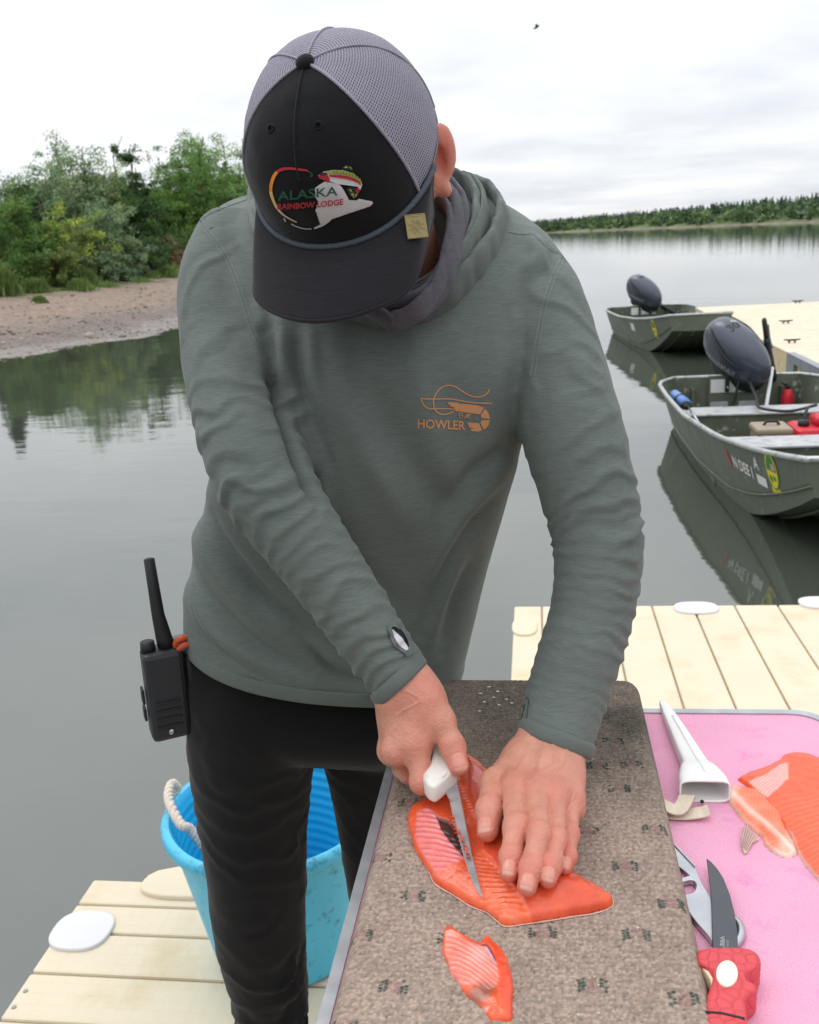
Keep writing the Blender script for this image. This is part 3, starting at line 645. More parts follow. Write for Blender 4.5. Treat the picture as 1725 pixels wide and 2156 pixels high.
def make_boat(label, S, ang, dec):
    t = thing('jon_boat', label, 'boat', (S[0], S[1], WATER), 'flat bottomed boats moored on the right')
    M = Matrix.Translation((S[0], S[1], WATER - 0.09)) @ Matrix.Rotation(ang, 4, 'Z')
    xs = np.linspace(0, BL, 60); g, z1, c, z0 = [np.interp(xs, bx, q) for q in (gh, gz, ch_, cz)]
    k = np.ones(5) / 5
    for a in (g, z1, c, z0): a[4:-4] = np.convolve(a, k, 'same')[4:-4]
    def ring(i, inset=0.0, lift=0.0):
        m = 0.30
        wid = c[i] + (g[i] - c[i]) * m; hz_ = z0[i] + (z1[i] - z0[i]) * m
        pr = [(g[i] - inset, z1[i]), (wid - inset + 0.012, hz_ + .02), (wid - inset - 0.006, hz_ - .012), (c[i] - inset, z0[i] + 0.0 + lift), (c[i] * 0.55 - inset * .5, z0[i] - 0.012 + lift), (0, z0[i] - 0.015 + lift)]
        return [(xs[i], -y, z) for y, z in pr] + [(xs[i], y, z) for y, z in pr[:-1][::-1]]
    def shell(inset, lift, flip):
        V = np.array([ring(i, inset, lift) for i in range(60)]); n = V.shape[1]; F_ = []
        for i in range(59):
            for j in range(n - 1):
                q = (i * n + j, i * n + j + 1, (i + 1) * n + j + 1, (i + 1) * n + j); F_.append(q[::-1] if flip else q)
        F_.append(tuple(range(n)) if flip else tuple(range(n))[::-1]); e = [59 * n + j for j in range(n)]; F_.append(tuple(e[::-1]) if flip else tuple(e))
        return V.reshape(-1, 3), F_
    def put(name, V, F_, mat, smooth=False, par=t):
        V = np.array([M @ Vector(p) for p in V]); return add(name, mesh_np(name, V, F_, smooth), mat, par)
    V, F_ = shell(0, 0, True); hull = put('hull', V, F_, HULL)
    V, F_ = shell(0.012, 0.012, False); V[:, 0] = np.clip(V[:, 0], 0.02, BL - 0.02); put('inner_hull', V, F_, HULL_IN)
    rim = [(xs[i], -g[i], z1[i]) for i in range(60)] + [(xs[i], g[i], z1[i]) for i in range(59, -1, -1)]; rim.append(rim[0])
    v, f = tube_np(np.array(rim), 0.019, 8); put('gunwale', v, f, BARE, True)
    for s in (-1, 1):        # lower strake and chine rail
        v, f = tube_np(np.array([(xs[i], s * (c[i] + (g[i] - c[i]) * .30 + 0.004), z0[i] + (z1[i] - z0[i]) * .30) for i in range(60)]), 0.008, 6); put('strake', v, f, HULL, True)
    def bxs(name, lo, hi, mat, bev=0.006):
        bm = bmesh.new(); box_bm(bm, lo, hi, bev); bmesh.ops.transform(bm, matrix=M, verts=bm.verts); return bmo(name, bm, mat, t)
    for (a, b, h) in [(.78, 1.12, .36), (2.15, 2.5, .37)]:
        w = float(np.interp((a + b) / 2, xs, g)) - .075
        bxs('bench', (a + .012, -w + .07, .02), (b - .012, w - .07, h - .021), HULL_IN); bxs('bench_top', (a - .01, -w, h - .02), (b + .01, w, h), WORN)
    w = .47; bxs('bow_deck', (3.62, -w, .44), (4.05, w, .46), HULL_IN)
    for x in np.arange(.35, 3.5, .38):
        if .7 < x < 1.2 or 2.1 < x < 2.55: continue
        w = float(np.interp(x, xs, c)); z = float(np.interp(x, xs, z0)); bxs('rib', (x, -w + .03, z + .0), (x + .03, w - .03, z + .035), HULL_IN, .003)
    for y in (-.42, .42): bxs('stern_brace', (.03, y - .012, .02), (.10, y + .012, .42), HULL_IN, .003)
    bxs('transom_board', (.022, -.27, .05), (.06, .27, .535), HULL_IN); 
    bm = bmesh.new(); box_bm(bm, (.0605, -.25, .37), (.066, .2, .50)); bmesh.ops.transform(bm, matrix=M, verts=bm.verts); bmo('worn_plate', bm, PRINT_W, t)
    for k2, (a, b) in enumerate(((-.25, -.08), (.02, .2))):
        bxs('worn_plate', (.0605, a, .18), (.066, b, .28), WORN, .001)
    for y in (-.4, -.13, .13, .4):     # bottom strakes under the raked bow
        pts = [(x, y * float(np.interp(x, xs, c)) / .6, float(np.interp(x, xs, z0)) - .02) for x in np.linspace(2.6, BL - .03, 16)]
        v, f = tube_np(np.array(pts), 0.011, 6); put('keel_rib', v, f, HULL, True)
    # marks on the starboard bow
    bvh = bvh_of(hull); R_ = M.to_3x3()
    side = R_ @ Vector((0, 1, 0)); fwd = R_ @ Vector((1, 0, 0))
    def T(cx, cz_, s):
        def f(p):
            return M @ Vector((cx + p[0] * s, -0.55, cz_ + p[1] * s))
        return f
    if dec == 1:
        v, f = ngon2d([(-.35, 1.0), (.0, 1.0), (.35, 0), (.0, 0)]); lay('registration_mark', [(v, f)], T(3.18, .40, .10), side, bvh, .004, PRINT_R, t, .03)
        v, f = text_poly('N DEE I', .03); lay('registration_mark', [(v, f)], T(3.44, .45, .105), side, bvh, .004, PRINT_W, t, .03)
        v, f = text_poly('A', .02); lay('registration_mark', [(v, f)], T(3.70, .535, .11), side, bvh, .004, PRINT_W, t, .03)
        v, f = ngon2d([(-.08, -.035), (.08, -.035), (.08, .035), (-.08, .035)]); lay('sticker', [(v, f)], T(3.74, .43, .9), side, bvh, .004, PRINT_W, t, .03)
        ox, oz, sc = 3.93, .545, .80
    else:
        v, f = ngon2d([(-.11, -.06), (.11, -.06), (.11, .06), (-.11, .06)]); lay('sticker', [(v, f)], T(2.75, .42, 1), side, bvh, .004, PRINT_W, t, .03)
        ox, oz, sc = 3.8, .50, .85
    lay('oval_sticker', [oval2d(0, 0, .105, .155)], T(ox, oz, sc), side, bvh, .003, PRINT_G, t, .03)
    lay('oval_sticker', [oval2d(0, 0, .092, .140)], T(ox, oz, sc), side, bvh, .0045, PRINT_Y, t, .03)
    lay('oval_sticker', [ngon2d([(.078 * math.cos(a), -.005 + .12 * math.sin(a)) for a in np.linspace(0, math.pi, 16)])], T(ox, oz, sc), side, bvh, .006, PRINT_G, t, .03)
    for q in (oval2d(-.03, -.07, .022, .03, 12, .5), oval2d(.03, -.06, .025, .02, 12, -.4)): lay('oval_sticker', [q], T(ox, oz, sc), side, bvh, .006, PRINT_G, t, .03)
    lay('oval_sticker', [ngon2d([(.01, .0), (.06, .0), (.06, .055), (.01, .055)])], T(ox, oz, sc), side, bvh, .0075, PRINT_R, t, .03)
    if dec == 1: v, f = text_poly('35', .01); lay('oval_sticker', [(v, f)], T(ox + .035, oz + .028, .05), side, bvh, .009, PRINT_W, t)
    lay('oval_sticker', [ngon2d([(-.07, -.19), (.05, -.19), (.08, -.145), (.04, -.115), (-.06, -.12)])], T(ox, oz, sc), side, bvh, .002, PRINT_Y, t, .03)
    return t, M
boat_near, M_near = make_boat('near green flat bottomed boat with numbers and oval sticker on its bow', (1.96, 9.75), math.radians(-90.5), 1)
boat_far, M_far = make_boat('far green flat bottomed boat moored end on behind the other', (2.05, 18.75), math.radians(-85.9), 0)

# ------------------------------------------------------------------ outboard motors
COWL = pmat('motor_cowl', srgb(72, 78, 90), 0.32, 0.2, var=0.05, coat=0.25, bump=0.02); BLK = pmat('black_rubber', srgb(26, 27, 29), 0.55, var=0.1); MGREY = pmat('motor_grey', srgb(96, 102, 110), 0.42, 0.3, var=0.12)
STEEL = pmat('steel', srgb(170, 170, 172), 0.3, 0.9)
def make_motor(label, M, steer, tilt, tiller_up):
    base = M @ Vector((-0.06, 0, 0.55)); t = thing('outboard_motor', label, 'outboard motor', tuple(base), 'outboard motors on the boats')
    T = M @ Matrix.Translation((-0.07, 0, 0.56)) @ Matrix.Rotation(tilt, 4, 'Y') @ Matrix.Rotation(steer, 4, 'Z')
    def put(name, V, F_, mat, smooth=True): return add(name, mesh_np(name, [T @ Vector(p) for p in V], F_, smooth), mat, t)
    def cowl_pts(z_lo, z_hi, grow=0.0, nz=22, na=36):
        V = []
        for i in range(nz):
            u = i / (nz - 1); z = z_lo + (z_hi - z_lo) * u; q = (z - 0.06) / 0.46            # 0 bottom .. 1 top
            prof = (1 - max(0, (q - 0.35) / 0.65) ** 2.6) ** 0.5 if q < 1 else 0.0
            prof *= 0.80 + 0.20 * min(1, max(q, 0) / 0.28) ** 0.7
            for j in range(na):
                a = 2 * math.pi * j / na; ca, sa = math.cos(a), math.sin(a)
                rx = (0.37 if ca > 0 else 0.40); e = 2.5
                x = rx * math.copysign(abs(ca) ** (2 / e), ca) * prof; y = 0.20 * math.copysign(abs(sa) ** (2 / e), sa) * prof * (1 - 0.18 * max(0, ca))
                x += -0.03 + 0.05 * (1 - q) ; zz_ = z + (0.10 * (-x) * min(1, q * 1.3))
                V.append((x * (1 + grow), y * (1 + grow), zz_))
        F_ = [(i * na + j, i * na + (j + 1) % na, (i + 1) * na + (j + 1) % na, (i + 1) * na + j) for i in range(nz - 1) for j in range(na)]
        F_ += [tuple(range(na))[::-1], tuple((nz - 1) * na + j for j in range(na))]
        return V, F_
    V, F_ = cowl_pts(0.06, 0.5195); cw = put('cowling', V, F_, COWL)
    V, F_ = cowl_pts(0.10, 0.13, 0.012, 4); put('cowl_seam', V, F_, BLK)
    V, F_ = cowl_pts(0.055, 0.098, 0.022, 5); put('lower_cowl', V, F_, BLK)
    V, F_ = cowl_pts(-0.03, 0.06, -0.05, 5); put('lower_pan', V, F_, BLK)
    for y0, y1, x0_, x1_, r_ in ((-.12, -.05, .22, .05, .018), (.10, .04, .26, .06, .014), (-.04, -.10, .30, .12, .012), (.02, .12, .10, -.05, .022)):
        v, f = tube_np([(x0_, y0, .0), ((x0_ + x1_) / 2, (y0 + y1) / 2, -.07), (x1_, y1, -.16)], r_, 8, 9); put('linkage', v, f, MGREY if r_ < .015 else BLK)
    bm = bmesh.new(); box_bm(bm, (-.05, -.10, -.20), (.12, .10, -.03), .02); bmesh.ops.transform(bm, matrix=T, verts=bm.verts); bmo('swivel_bracket', bm, MGREY, t)
    for s in (-1, 1):
        v, f = tube_np([(-.30, s * .12, .46), (-.12, s * .19, .40), (.05, s * .20, .33), (.2, s * .17, .30)], [.004, .02, .02, .004], 6, 14, flat=.5); put('cowl_scoop', v, f, BLK)
    # leg, lower unit, propeller
    prof = [(.09, .10, -.02), (.10, .085, -.25), (.085, .05, -.5), (.10, .035, -.72), (.09, .03, -.80)]
    V = []; 
    for rx, ry, z in prof:
        for j in range(14): a = 2 * math.pi * j / 14; V.append((-.10 + rx * math.cos(a), ry * math.sin(a), z))
    F_ = [(i * 14 + j, i * 14 + (j + 1) % 14, (i + 1) * 14 + (j + 1) % 14, (i + 1) * 14 + j) for i in range(4) for j in range(14)] + [tuple(range(14)), tuple(56 + j for j in range(14))[::-1]]
    put('leg', V, F_, MGREY)
    v, f = tube_np([(.10, 0, -.86), (.02, 0, -.86), (-.18, 0, -.86), (-.28, 0, -.86)], [.012, .055, .06, .045], 12, 12); put('gearcase', v, f, MGREY)
    bm = bmesh.new(); box_bm(bm, (-.30, -.11, -.70), (.02, .11, -.69), .004); bmesh.ops.transform(bm, matrix=T, verts=bm.verts); bmo('cavitation_plate', bm, MGREY, t)
    put('skeg', [(-.2, .006, -.9), (.0, .006, -.9), (-.16, .004, -1.02), (-.2, .004, -1.02), (-.2, -.006, -.9), (.0, -.006, -.9), (-.16, -.004, -1.02), (-.2, -.004, -1.02)], [(0, 1, 2, 3), (7, 6, 5, 4), (0, 4, 5, 1), (1, 5, 6, 2), (2, 6, 7, 3), (3, 7, 4, 0)], MGREY, False)
    for k in range(3):
        a = k * 2.094; d = np.array([0, math.cos(a), math.sin(a)]); e = np.array([0, -math.sin(a), math.cos(a)])
        v, f = tube_np([np.array([-.3, 0, -.86]) + d * .03, np.array([-.31, 0, -.86]) + d * .08 + e * .01, np.array([-.32, 0, -.86]) + d * .14 + e * .03], [.02, .05, .012], 8, 9, flat=.15, up=(1, .5, 0)); put('propeller_blade', v, f, STEEL)
    # tiller
    up = Vector((math.cos(tiller_up), .16, math.sin(tiller_up))); a0 = Vector((.30, .20, -.02))
    v, f = tube_np([a0 - Vector((.15, 0, 0)), a0, a0 + up * .2, a0 + up * .42], [.035, .042, .04, .03], 10, 12); put('tiller_arm', v, f, BLK)
    v, f = tube_np([a0 + up * .42, a0 + up * .44, a0 + up * .6, a0 + up * .62], [.022, .026, .024, .012], 10); put('grip', v, f, BLK)
    v, f = tube_np([a0 + up * .30 + Vector((0, .05, 0)), a0 + up * .32 + Vector((-.08, .10, 0)), a0 + up * .44 + Vector((-.10, .12, 0))], .014, 8, 9); put('shift_lever', v, f, MGREY)
    # clamp bracket on the transom
    for s in (-1, 1):
        bm = bmesh.new(); box_bm(bm, (-.06, s * .10 - .02, .28), (-.0, s * .10 + .02, .58), .006); box_bm(bm, (-.06, s * .10 - .02, .54), (.11, s * .10 + .02, .585), .006); box_bm(bm, (.085, s * .10 - .02, .38), (.11, s * .10 + .02, .55), .006)
        bmesh.ops.transform(bm, matrix=M, verts=bm.verts); bmo('clamp_bracket', bm, BLK, t)
        v, f = tube_np([M @ Vector((.07, s * .10, .43)), M @ Vector((.17, s * .10, .43))], .009, 8); add('clamp_screw', mesh_np('clamp_screw', v, f), STEEL, t)
    v, f = tube_np([M @ Vector((-.03, -.14, .56)), M @ Vector((-.03, .14, .56))], .03, 10); add('tilt_tube', mesh_np('tilt_tube', v, f), BLK, t)
    # lettering
    bvh = bvh_of(cw); R_ = T.to_3x3()
    for s in (-1, 1):
        v, f = text_poly('YAMAHA', .015, .2)
        lay('lettering', [(v, f)], lambda p: T @ Vector((-.02 + (-s) * -p[0] * .085 * 1.0, s * .3, .20 + p[1] * .085)), R_ @ Vector((0, -s, 0)), bvh, .003, PRINT_S, t, .03)
    v, f = text_poly('30', .01)
    lay('lettering', [(v, f)], lambda p: T @ Vector((-.20 - p[1] * .13, p[0] * -.13 * -1, .8)), R_ @ Vector((.25, 0, -1)), bvh, .003, BLK, t, .03)
    lay('emblem', [oval2d(0, 0, .03, .03, 16)], lambda p: T @ Vector((-.32 + p[0], p[1] + .05, .8)), R_ @ Vector((.5, 0, -1)), bvh, .003, PRINT_S, t, .03)
    return t
make_motor('grey outboard motor marked 30 tilted up on the near boat', M_near, math.radians(38), math.radians(40), math.radians(122))
make_motor('smaller looking grey outboard motor on the far boat', M_far, math.radians(40), math.radians(30), math.radians(-8))

# ------------------------------------------------------------------ gear lying in the near boat
def inb(x, y, z): return M_near @ Vector((x, y, z))
RED_P = pmat('red_plastic', srgb(198, 30, 48), 0.4, var=0.08, vscale=6, spec=0.4); TAN_P = pmat('tan_plastic', srgb(150, 136, 116), 0.55, var=0.08)
# red fuel tank on the boat floor between the benches
t = thing('fuel_tank', 'red plastic fuel tank between the benches of the near boat', 'fuel tank', tuple(inb(1.75, .55, .03)))
bm = bmesh.new(); box_bm(bm, (1.60, .09, .035), (2.02, .56, .385), .05); box_bm(bm, (1.68, .26, .38), (1.93, .46, .46), .03); bmesh.ops.transform(bm, matrix=M_near, verts=bm.verts); bmo('tank', bm, RED_P, t)
v, f = tube_np([inb(1.86, .18, .38), inb(1.86, .18, .43)], .045, 14); add('cap', mesh_np('cap', v, f), BLK, t)
v, f = tube_np([inb(1.80, .20, .42), inb(1.72, .24, .50), inb(1.5, .36, .48), inb(1.3, .2, .40), inb(1.1, .0, .40), inb(.7, .05, .42), inb(.2, .06, .56)], .013, 8, 40); add('fuel_hose', mesh_np('fuel_hose', v, f), BLK, t)
t = thing('storage_box', 'tan plastic storage box with black handle beside the red fuel tank', 'box', tuple(inb(1.75, 0, .03)))
bm = bmesh.new(); box_bm(bm, (1.72, -.20, .035), (2.02, .05, .34), .012); bmesh.ops.transform(bm, matrix=M_near, verts=bm.verts); bmo('box_body', bm, TAN_P, t)
bm = bmesh.new(); box_bm(bm, (1.705, -.215, .341), (2.035, .065, .40), .02); bmesh.ops.transform(bm, matrix=M_near, verts=bm.verts); bmo('lid', bm, TAN_P, t)
v, f = tube_np([inb(1.87, -.13, .40), inb(1.87, -.11, .43), inb(1.87, -.03, .43), inb(1.87, -.01, .40)], .012, 8); add('handle', mesh_np('handle', v, f), BLK, t)
# fire extinguisher on the transom
t = thing('fire_extinguisher', 'small red fire extinguisher standing against the transom of the near boat', 'fire extinguisher', tuple(inb(.2, .42, .1)))
v, f = tube_np([inb(.15, .46, .10), inb(.15, .46, .13), inb(.15, .46, .33), inb(.15, .46, .38), inb(.15, .46, .40)], [.05, .058, .058, .04, .02], 14); add('cylinder', mesh_np('cylinder', v, f), RED_P, t)
v, f = tube_np([inb(.15, .46, .40), inb(.15, .46, .44)], [.022, .03], 10); add('valve', mesh_np('valve', v, f), BLK, t)
v, f = tube_np([inb(.15, .46, .435), inb(.17, .40, .46)], [.012, .012], 8); add('lever', mesh_np('lever', v, f), BLK, t)
v, f = tube_np([inb(.209, .46, .20), inb(.209, .46, .16)], [.03, .03], 8); add('label_band', mesh_np('label_band', *tube_np([inb(.15, .46, .13), inb(.15, .46, .17)], .0595, 14)), PRINT_W, t)
# aluminium prop rod leaning on the transom and blue hand pump along the side
tag(tube('support_rod', [inb(.55, .16, .12), inb(.08, .32, .60)], .018, PRINT_W), 'pale metal rod leaning on the transom of the near boat', 'rod')
t = thing('hand_pump', 'blue hand pump with black grip lying along the side of the near boat', 'pump', tuple(inb(1.3, -.62, .42)))
BLUE_P = pmat('blue_pump', srgb(86, 130, 196), 0.45, var=0.15)
v, f = tube_np([inb(.80, -.69, .49), inb(1.36, -.665, .50)], .045, 12); add('barrel', mesh_np('barrel', v, f), BLUE_P, t)
for a, b, r_ in [(.70, .82, .03), (1.06, 1.12, .05), (1.36, 1.44, .04), (1.44, 1.50, .025)]:
    v, f = tube_np([inb(a, -.68, .49), inb(b, -.672, .50)], r_, 12); add('grip', mesh_np('grip', v, f), BLK, t)
v, f = tube_np([inb(1.48, -.668, .50), inb(1.95, -.655, .46)], .010, 8); add('rod', mesh_np('rod', v, f), STEEL, t)
tag(add('kill_cord', mesh_np('kill_cord', *tube_np([inb(.06, .17, .72), inb(.10, .19, .62), inb(.12, .15, .54), inb(.11, .2, .62), inb(.07, .19, .70)], .012, 6, 24)), RED_P), 'red coiled cord hanging below the near motor', 'cord')
tag(add('steering_cable', mesh_np('steering_cable', *tube_np([inb(.0, .06, .60), inb(.16, .02, .58), inb(.2, -.05, .3), inb(.22, -.1, .12)], .014, 8, 20)), BLK), 'black cable running down inside the transom of the near boat', 'cable')
# ------------------------------------------------------------------ signed-distance modelling
def surface_nets(fn, lo, hi, h):
    lo, hi = np.asarray(lo, float), np.asarray(hi, float)
    n = np.ceil((hi - lo) / h).astype(int) + 1
    ax = [(lo[i] + h * np.arange(n[i])).astype(np.float32) for i in range(3)]
    D = fn(ax[0][:, None, None], ax[1][None, :, None], ax[2][None, None, :]).astype(np.float32)
    ins = D < 0
    cor = [(a, b, c) for a in (0, 1) for b in (0, 1) for c in (0, 1)]
    sl = lambda A, a, b, c: A[a:n[0] - 1 + a, b:n[1] - 1 + b, c:n[2] - 1 + c]
    cnt = sum(sl(ins, *q).astype(np.int8) for q in cor); act = (cnt > 0) & (cnt < 8)
    idx = np.full(act.shape, -1, np.int64); cells = np.argwhere(act); idx[act] = np.arange(len(cells))
    vals = np.stack([D[cells[:, 0] + a, cells[:, 1] + b, cells[:, 2] + c] for a, b, c in cor], -1)
    acc = np.zeros((len(cells), 3)); w = np.zeros(len(cells))
    for i, p in enumerate(cor):
        for j in range(i + 1, 8):
            q = cor[j]
            if sum(abs(p[k] - q[k]) for k in range(3)) != 1: continue
            a, b = vals[:, i], vals[:, j]; m = (a < 0) != (b < 0)
            t = np.where(m, a / np.where(m, a - b, 1), 0)
            pt = np.array(p)[None] + t[:, None] * (np.array(q) - np.array(p))[None]
            acc += pt * m[:, None]; w += m
    V = lo + (cells + acc / np.maximum(w, 1)[:, None]) * h
    Q = []
    for axis in range(3):
        s0 = [slice(1, n[k] - 1) for k in range(3)]; s1 = list(s0); s0[axis] = slice(0, n[axis] - 1); s1[axis] = slice(1, n[axis])
        a, b = ins[tuple(s0)], ins[tuple(s1)]; e = np.argwhere(a != b)
        if not len(e): continue
        flip = a[tuple(e.T)]
        e = e + np.array([0 if k == axis else 1 for k in range(3)])
        o1, o2 = [k for k in range(3) if k != axis]
        def cell(d1, d2):
            c = e.copy(); c[:, o1] -= d1; c[:, o2] -= d2; return idx[tuple(c.T)]
        q = np.stack([cell(1, 1), cell(0, 1), cell(0, 0), cell(1, 0)], -1)
        if axis == 1: flip = ~flip
        q[~flip] = q[~flip][:, ::-1]; Q.append(q)
    return V, np.concatenate(Q)
def cone(x, y, z, a, b, ra, rb):
    ba = np.asarray(b) - a; l2 = ba.dtype.type(float(ba @ ba) + 1e-12)
    t = np.clip(((x - a[0]) * ba[0] + (y - a[1]) * ba[1] + (z - a[2]) * ba[2]) / l2, 0, 1)
    dx_, dy_, dz_ = x - a[0] - t * ba[0], y - a[1] - t * ba[1], z - a[2] - t * ba[2]
    return np.sqrt(dx_ * dx_ + dy_ * dy_ + dz_ * dz_) - (ra + t * (rb - ra))
def ell(x, y, z, c, r):
    k = np.sqrt(((x - c[0]) / r[0]) ** 2 + ((y - c[1]) / r[1]) ** 2 + ((z - c[2]) / r[2]) ** 2)
    return (k - 1) * min(r)
def smin(a, b, k):
    h = np.clip(0.5 + 0.5 * (b - a) / k, 0, 1); return b + (a - b) * h - k * h * (1 - h)
def relax(V, Q, it=3, lam=0.5):
    n = len(V)
    for _ in range(it):
        acc = np.zeros_like(V); c = np.zeros(n)
        for k in range(4):
            a, b = Q[:, k], Q[:, (k + 1) % 4]
            for d in range(3): acc[:, d] += np.bincount(a, V[b, d], n) + np.bincount(b, V[a, d], n)
            c += np.bincount(a, minlength=n) + np.bincount(b, minlength=n)
        V = V + lam * (acc / np.maximum(c, 1)[:, None] - V)
    return V

# ------------------------------------------------------------------ lofts for clothing
FH = np.array([CF[0], CF[1], 0.0]); FH /= np.linalg.norm(FH)
def loft_rings(rings, seg=48, e=2.4, n=None):
    """rings: (xl, yl, dl, xr, yr, dr, half depth in m): an oval slice through the two given side points."""
    R = smooth_path(rings, n) if n else np.asarray(rings, float); V = []
    th = np.linspace(0, 2 * np.pi, seg, endpoint=False); c, s = np.cos(th), np.sin(th)
    c = np.sign(c) * np.abs(c) ** (2 / e); s = np.sign(s) * np.abs(s) ** (2 / e)
    for xl, yl, dl, xr, yr, dr, hd in R:
        a, b = at(xl, yl, dl), at(xr, yr, dr); m, hx = (a + b) / 2, (b - a) / 2
        fw = FH - hx * (FH @ hx) / (hx @ hx); fw /= np.linalg.norm(fw)
        V.append(m + c[:, None] * hx + s[:, None] * fw * hd)
    k = len(R); V = np.concatenate(V)
    F_ = [(i * seg + j, i * seg + (j + 1) % seg, (i + 1) * seg + (j + 1) % seg, (i + 1) * seg + j) for i in range(k - 1) for j in range(seg)]
    F_ += [tuple(range(seg))[::-1], tuple((k - 1) * seg + j for j in range(seg))]
    return V, F_
def px_path(rows):          # (x, y, depth, half width in px) -> centres and radii in m
    c = np.array([at(x, y, d) for x, y, d, w in rows]); r = np.array([w * d / FPX for x, y, d, w in rows]); return c, r
def remesh(parts, vox, it=4):
    me = None; bm = bmesh.new()
    for v, f in parts:
        m_ = mesh_np('tmp', v, f, False); b2 = bmesh.new(); b2.from_mesh(m_); bmesh.ops.recalc_face_normals(b2, faces=b2.faces); b2.to_mesh(m_); b2.free(); bm.from_mesh(m_); bpy.data.meshes.remove(m_)
    me = bpy.data.meshes.new('tmp'); bm.to_mesh(me); bm.free()
    o = bpy.data.objects.new('tmp', me); COL.objects.link(o)
    md = o.modifiers.new('r', 'REMESH'); md.mode = 'VOXEL'; md.voxel_size = vox; md.adaptivity = 0
    dg = bpy.context.evaluated_depsgraph_get(); ev = bpy.data.meshes.new_from_object(o.evaluated_get(dg))
    V = np.empty(len(ev.vertices) * 3, np.float32); ev.vertices.foreach_get('co', V); V = V.reshape(-1, 3).astype(float)
    Q = np.array([tuple(p.vertices) if len(p.vertices) == 4 else tuple(p.vertices) + (p.vertices[-1],) for p in ev.polygons])
    bpy.data.objects.remove(o); bpy.data.meshes.remove(me); bpy.data.meshes.remove(ev)
    return relax(V, Q, it), Q
def vnormals(V, Q):
    fn_ = np.cross(V[Q[:, 2]] - V[Q[:, 0]], V[Q[:, 3]] - V[Q[:, 1]]); N_ = np.zeros_like(V)
    for k in range(4):
        for d in range(3): N_[:, d] += np.bincount(Q[:, k], fn_[:, d], len(V))
    return N_ / (np.linalg.norm(N_, axis=1)[:, None] + 1e-12)
def drop_faces(V, Q, mask):           # mask: vertices to remove
    keep = ~mask[Q].any(1); Q = Q[keep]; used = np.zeros(len(V), bool); used[Q.ravel()] = True
    mp = np.cumsum(used) - 1; return V[used], mp[Q]
def path_coords(V, c):                # nearest point on a polyline: parameter (metres), distance, index
    seg = c[1:] - c[:-1]; L = np.linalg.norm(seg, axis=1); cum = np.concatenate([[0], np.cumsum(L)])
    best = np.full(len(V), 9.0); t_ = np.zeros(len(V)); ptn = np.zeros_like(V); ii_ = np.zeros(len(V), int)
    for k in range(len(seg)):
        t = np.clip(((V - c[k]) @ seg[k]) / L[k] ** 2, 0, 1); q = c[k] + t[:, None] * seg[k]; d = np.linalg.norm(V - q, axis=1)
        m = d < best; best[m] = d[m]; t_[m] = cum[k] + t[m] * L[k]; ptn[m] = q[m]; ii_[m] = k
    return t_, best, ptn, ii_

person = thing('person', 'person in green hooded shirt and cap bending over the cutting board with a knife', 'person', tuple(np.array([-0.32, 1.28, 0.0])))

# ------------------------------------------------------------------ head frame
HP = at(708, 281, 0.93); _t = -(HP - CAM) / np.linalg.norm(HP - CAM)
_ex = CR - _t * (CR @ _t); _ex /= np.linalg.norm(_ex); _ey = np.cross(_t, _ex)
HU = -0.316 * _ex + 0.714 * _ey + 0.625 * _t; HU /= np.linalg.norm(HU)
HF = -0.218 * _ex - 0.699 * _ey + 0.687 * _t; HF -= HU * (HF @ HU); HF /= np.linalg.norm(HF)
HL = np.cross(HU, -HF); HL = HL if HL @ CR > 0 else -HL
def hw(p): p = np.asarray(p, float); return HP + p[..., 0:1] * HL + p[..., 1:2] * HF + p[..., 2:3] * HU

# ------------------------------------------------------------------ skin: head and neck, hands, hidden limbs, one mesh
def head_sdf(x, y, z):
    d = ell(x, y, z, (0, -.004, -.008), (.076, .096, .078))
    d = smin(d, ell(x, y, z, (0, .045, -.075), (.068, .050, .065)), .03)
    d = smin(d, ell(x, y, z, (0, .068, -.128), (.032, .026, .022)), .025)
    for s in (-1, 1):
        d = smin(d, cone(x, y, z, np.array([s * .062, -.005, -.078]), np.array([s * .032, .062, -.130]), .019, .016), .02)
        d = smin(d, ell(x, y, z, (s * .040, .070, -.062), (.022, .018, .018)), .015)
        d = smin(d, cone(x, y, z, np.array([s * .012, .094, -.022]), np.array([s * .048, .080, -.018]), .007, .006), .012)
        d = -smin(-d, ell(x, y, z, (s * .031, .099, -.038), (.015, .013, .010)), .010)
        e = ell(x, y, z, (s * .031, .083, -.038), (.0125, .0125, .0115)); d = smin(d, e, .002)
    d = smin(d, cone(x, y, z, np.array([0, .094, -.030]), np.array([0, .112, -.070]), .007, .011), .010)
    for s in (-1, 1): d = smin(d, ell(x, y, z, (s * .011, .103, -.073), (.008, .009, .007)), .006)
    d = smin(d, ell(x, y, z, (0, .090, -.094), (.022, .009, .0045)), .006)
    d = smin(d, ell(x, y, z, (0, .089, -.104), (.019, .010, .0055)), .006)
    d = smin(d, cone(x, y, z, np.array([0, -.035, -.06]), np.array([.0, -.095, -.125]), .050, .050), .03)
    d = smin(d, cone(x, y, z, np.array([0, -.028, -.095]), np.array([-.014, -.024, -.235]), .056, .057), .03)
    for s in (-1, 1):      # ears: rim, bowl, lobe
        c = np.array([s * .086, -.016, -.058])
        a = ell((x - c[0]) * 1.0 - s * .35 * (y - c[1]) * -1, y, z, (0, c[1] - .006, c[2]), (.0085, .022, .035))
        b = ell(x - s * .004, y, z, (c[0], c[1] + .010, c[2] + .002), (.0085, .015, .022))
        a = -smin(-a, b, .003)
        a = smin(a, cone(x, y, z, np.array([s * .084, -.008, -.088]), np.array([s * .087, -.006, -.092]), .007, .0075), .006)
        a = smin(a, cone(x, y, z, np.array([s * .085, -.004, -.044]), np.array([s * .087, -.013, -.032]), .0032, .003), .003)
        d = smin(d, a, .008)
    return d
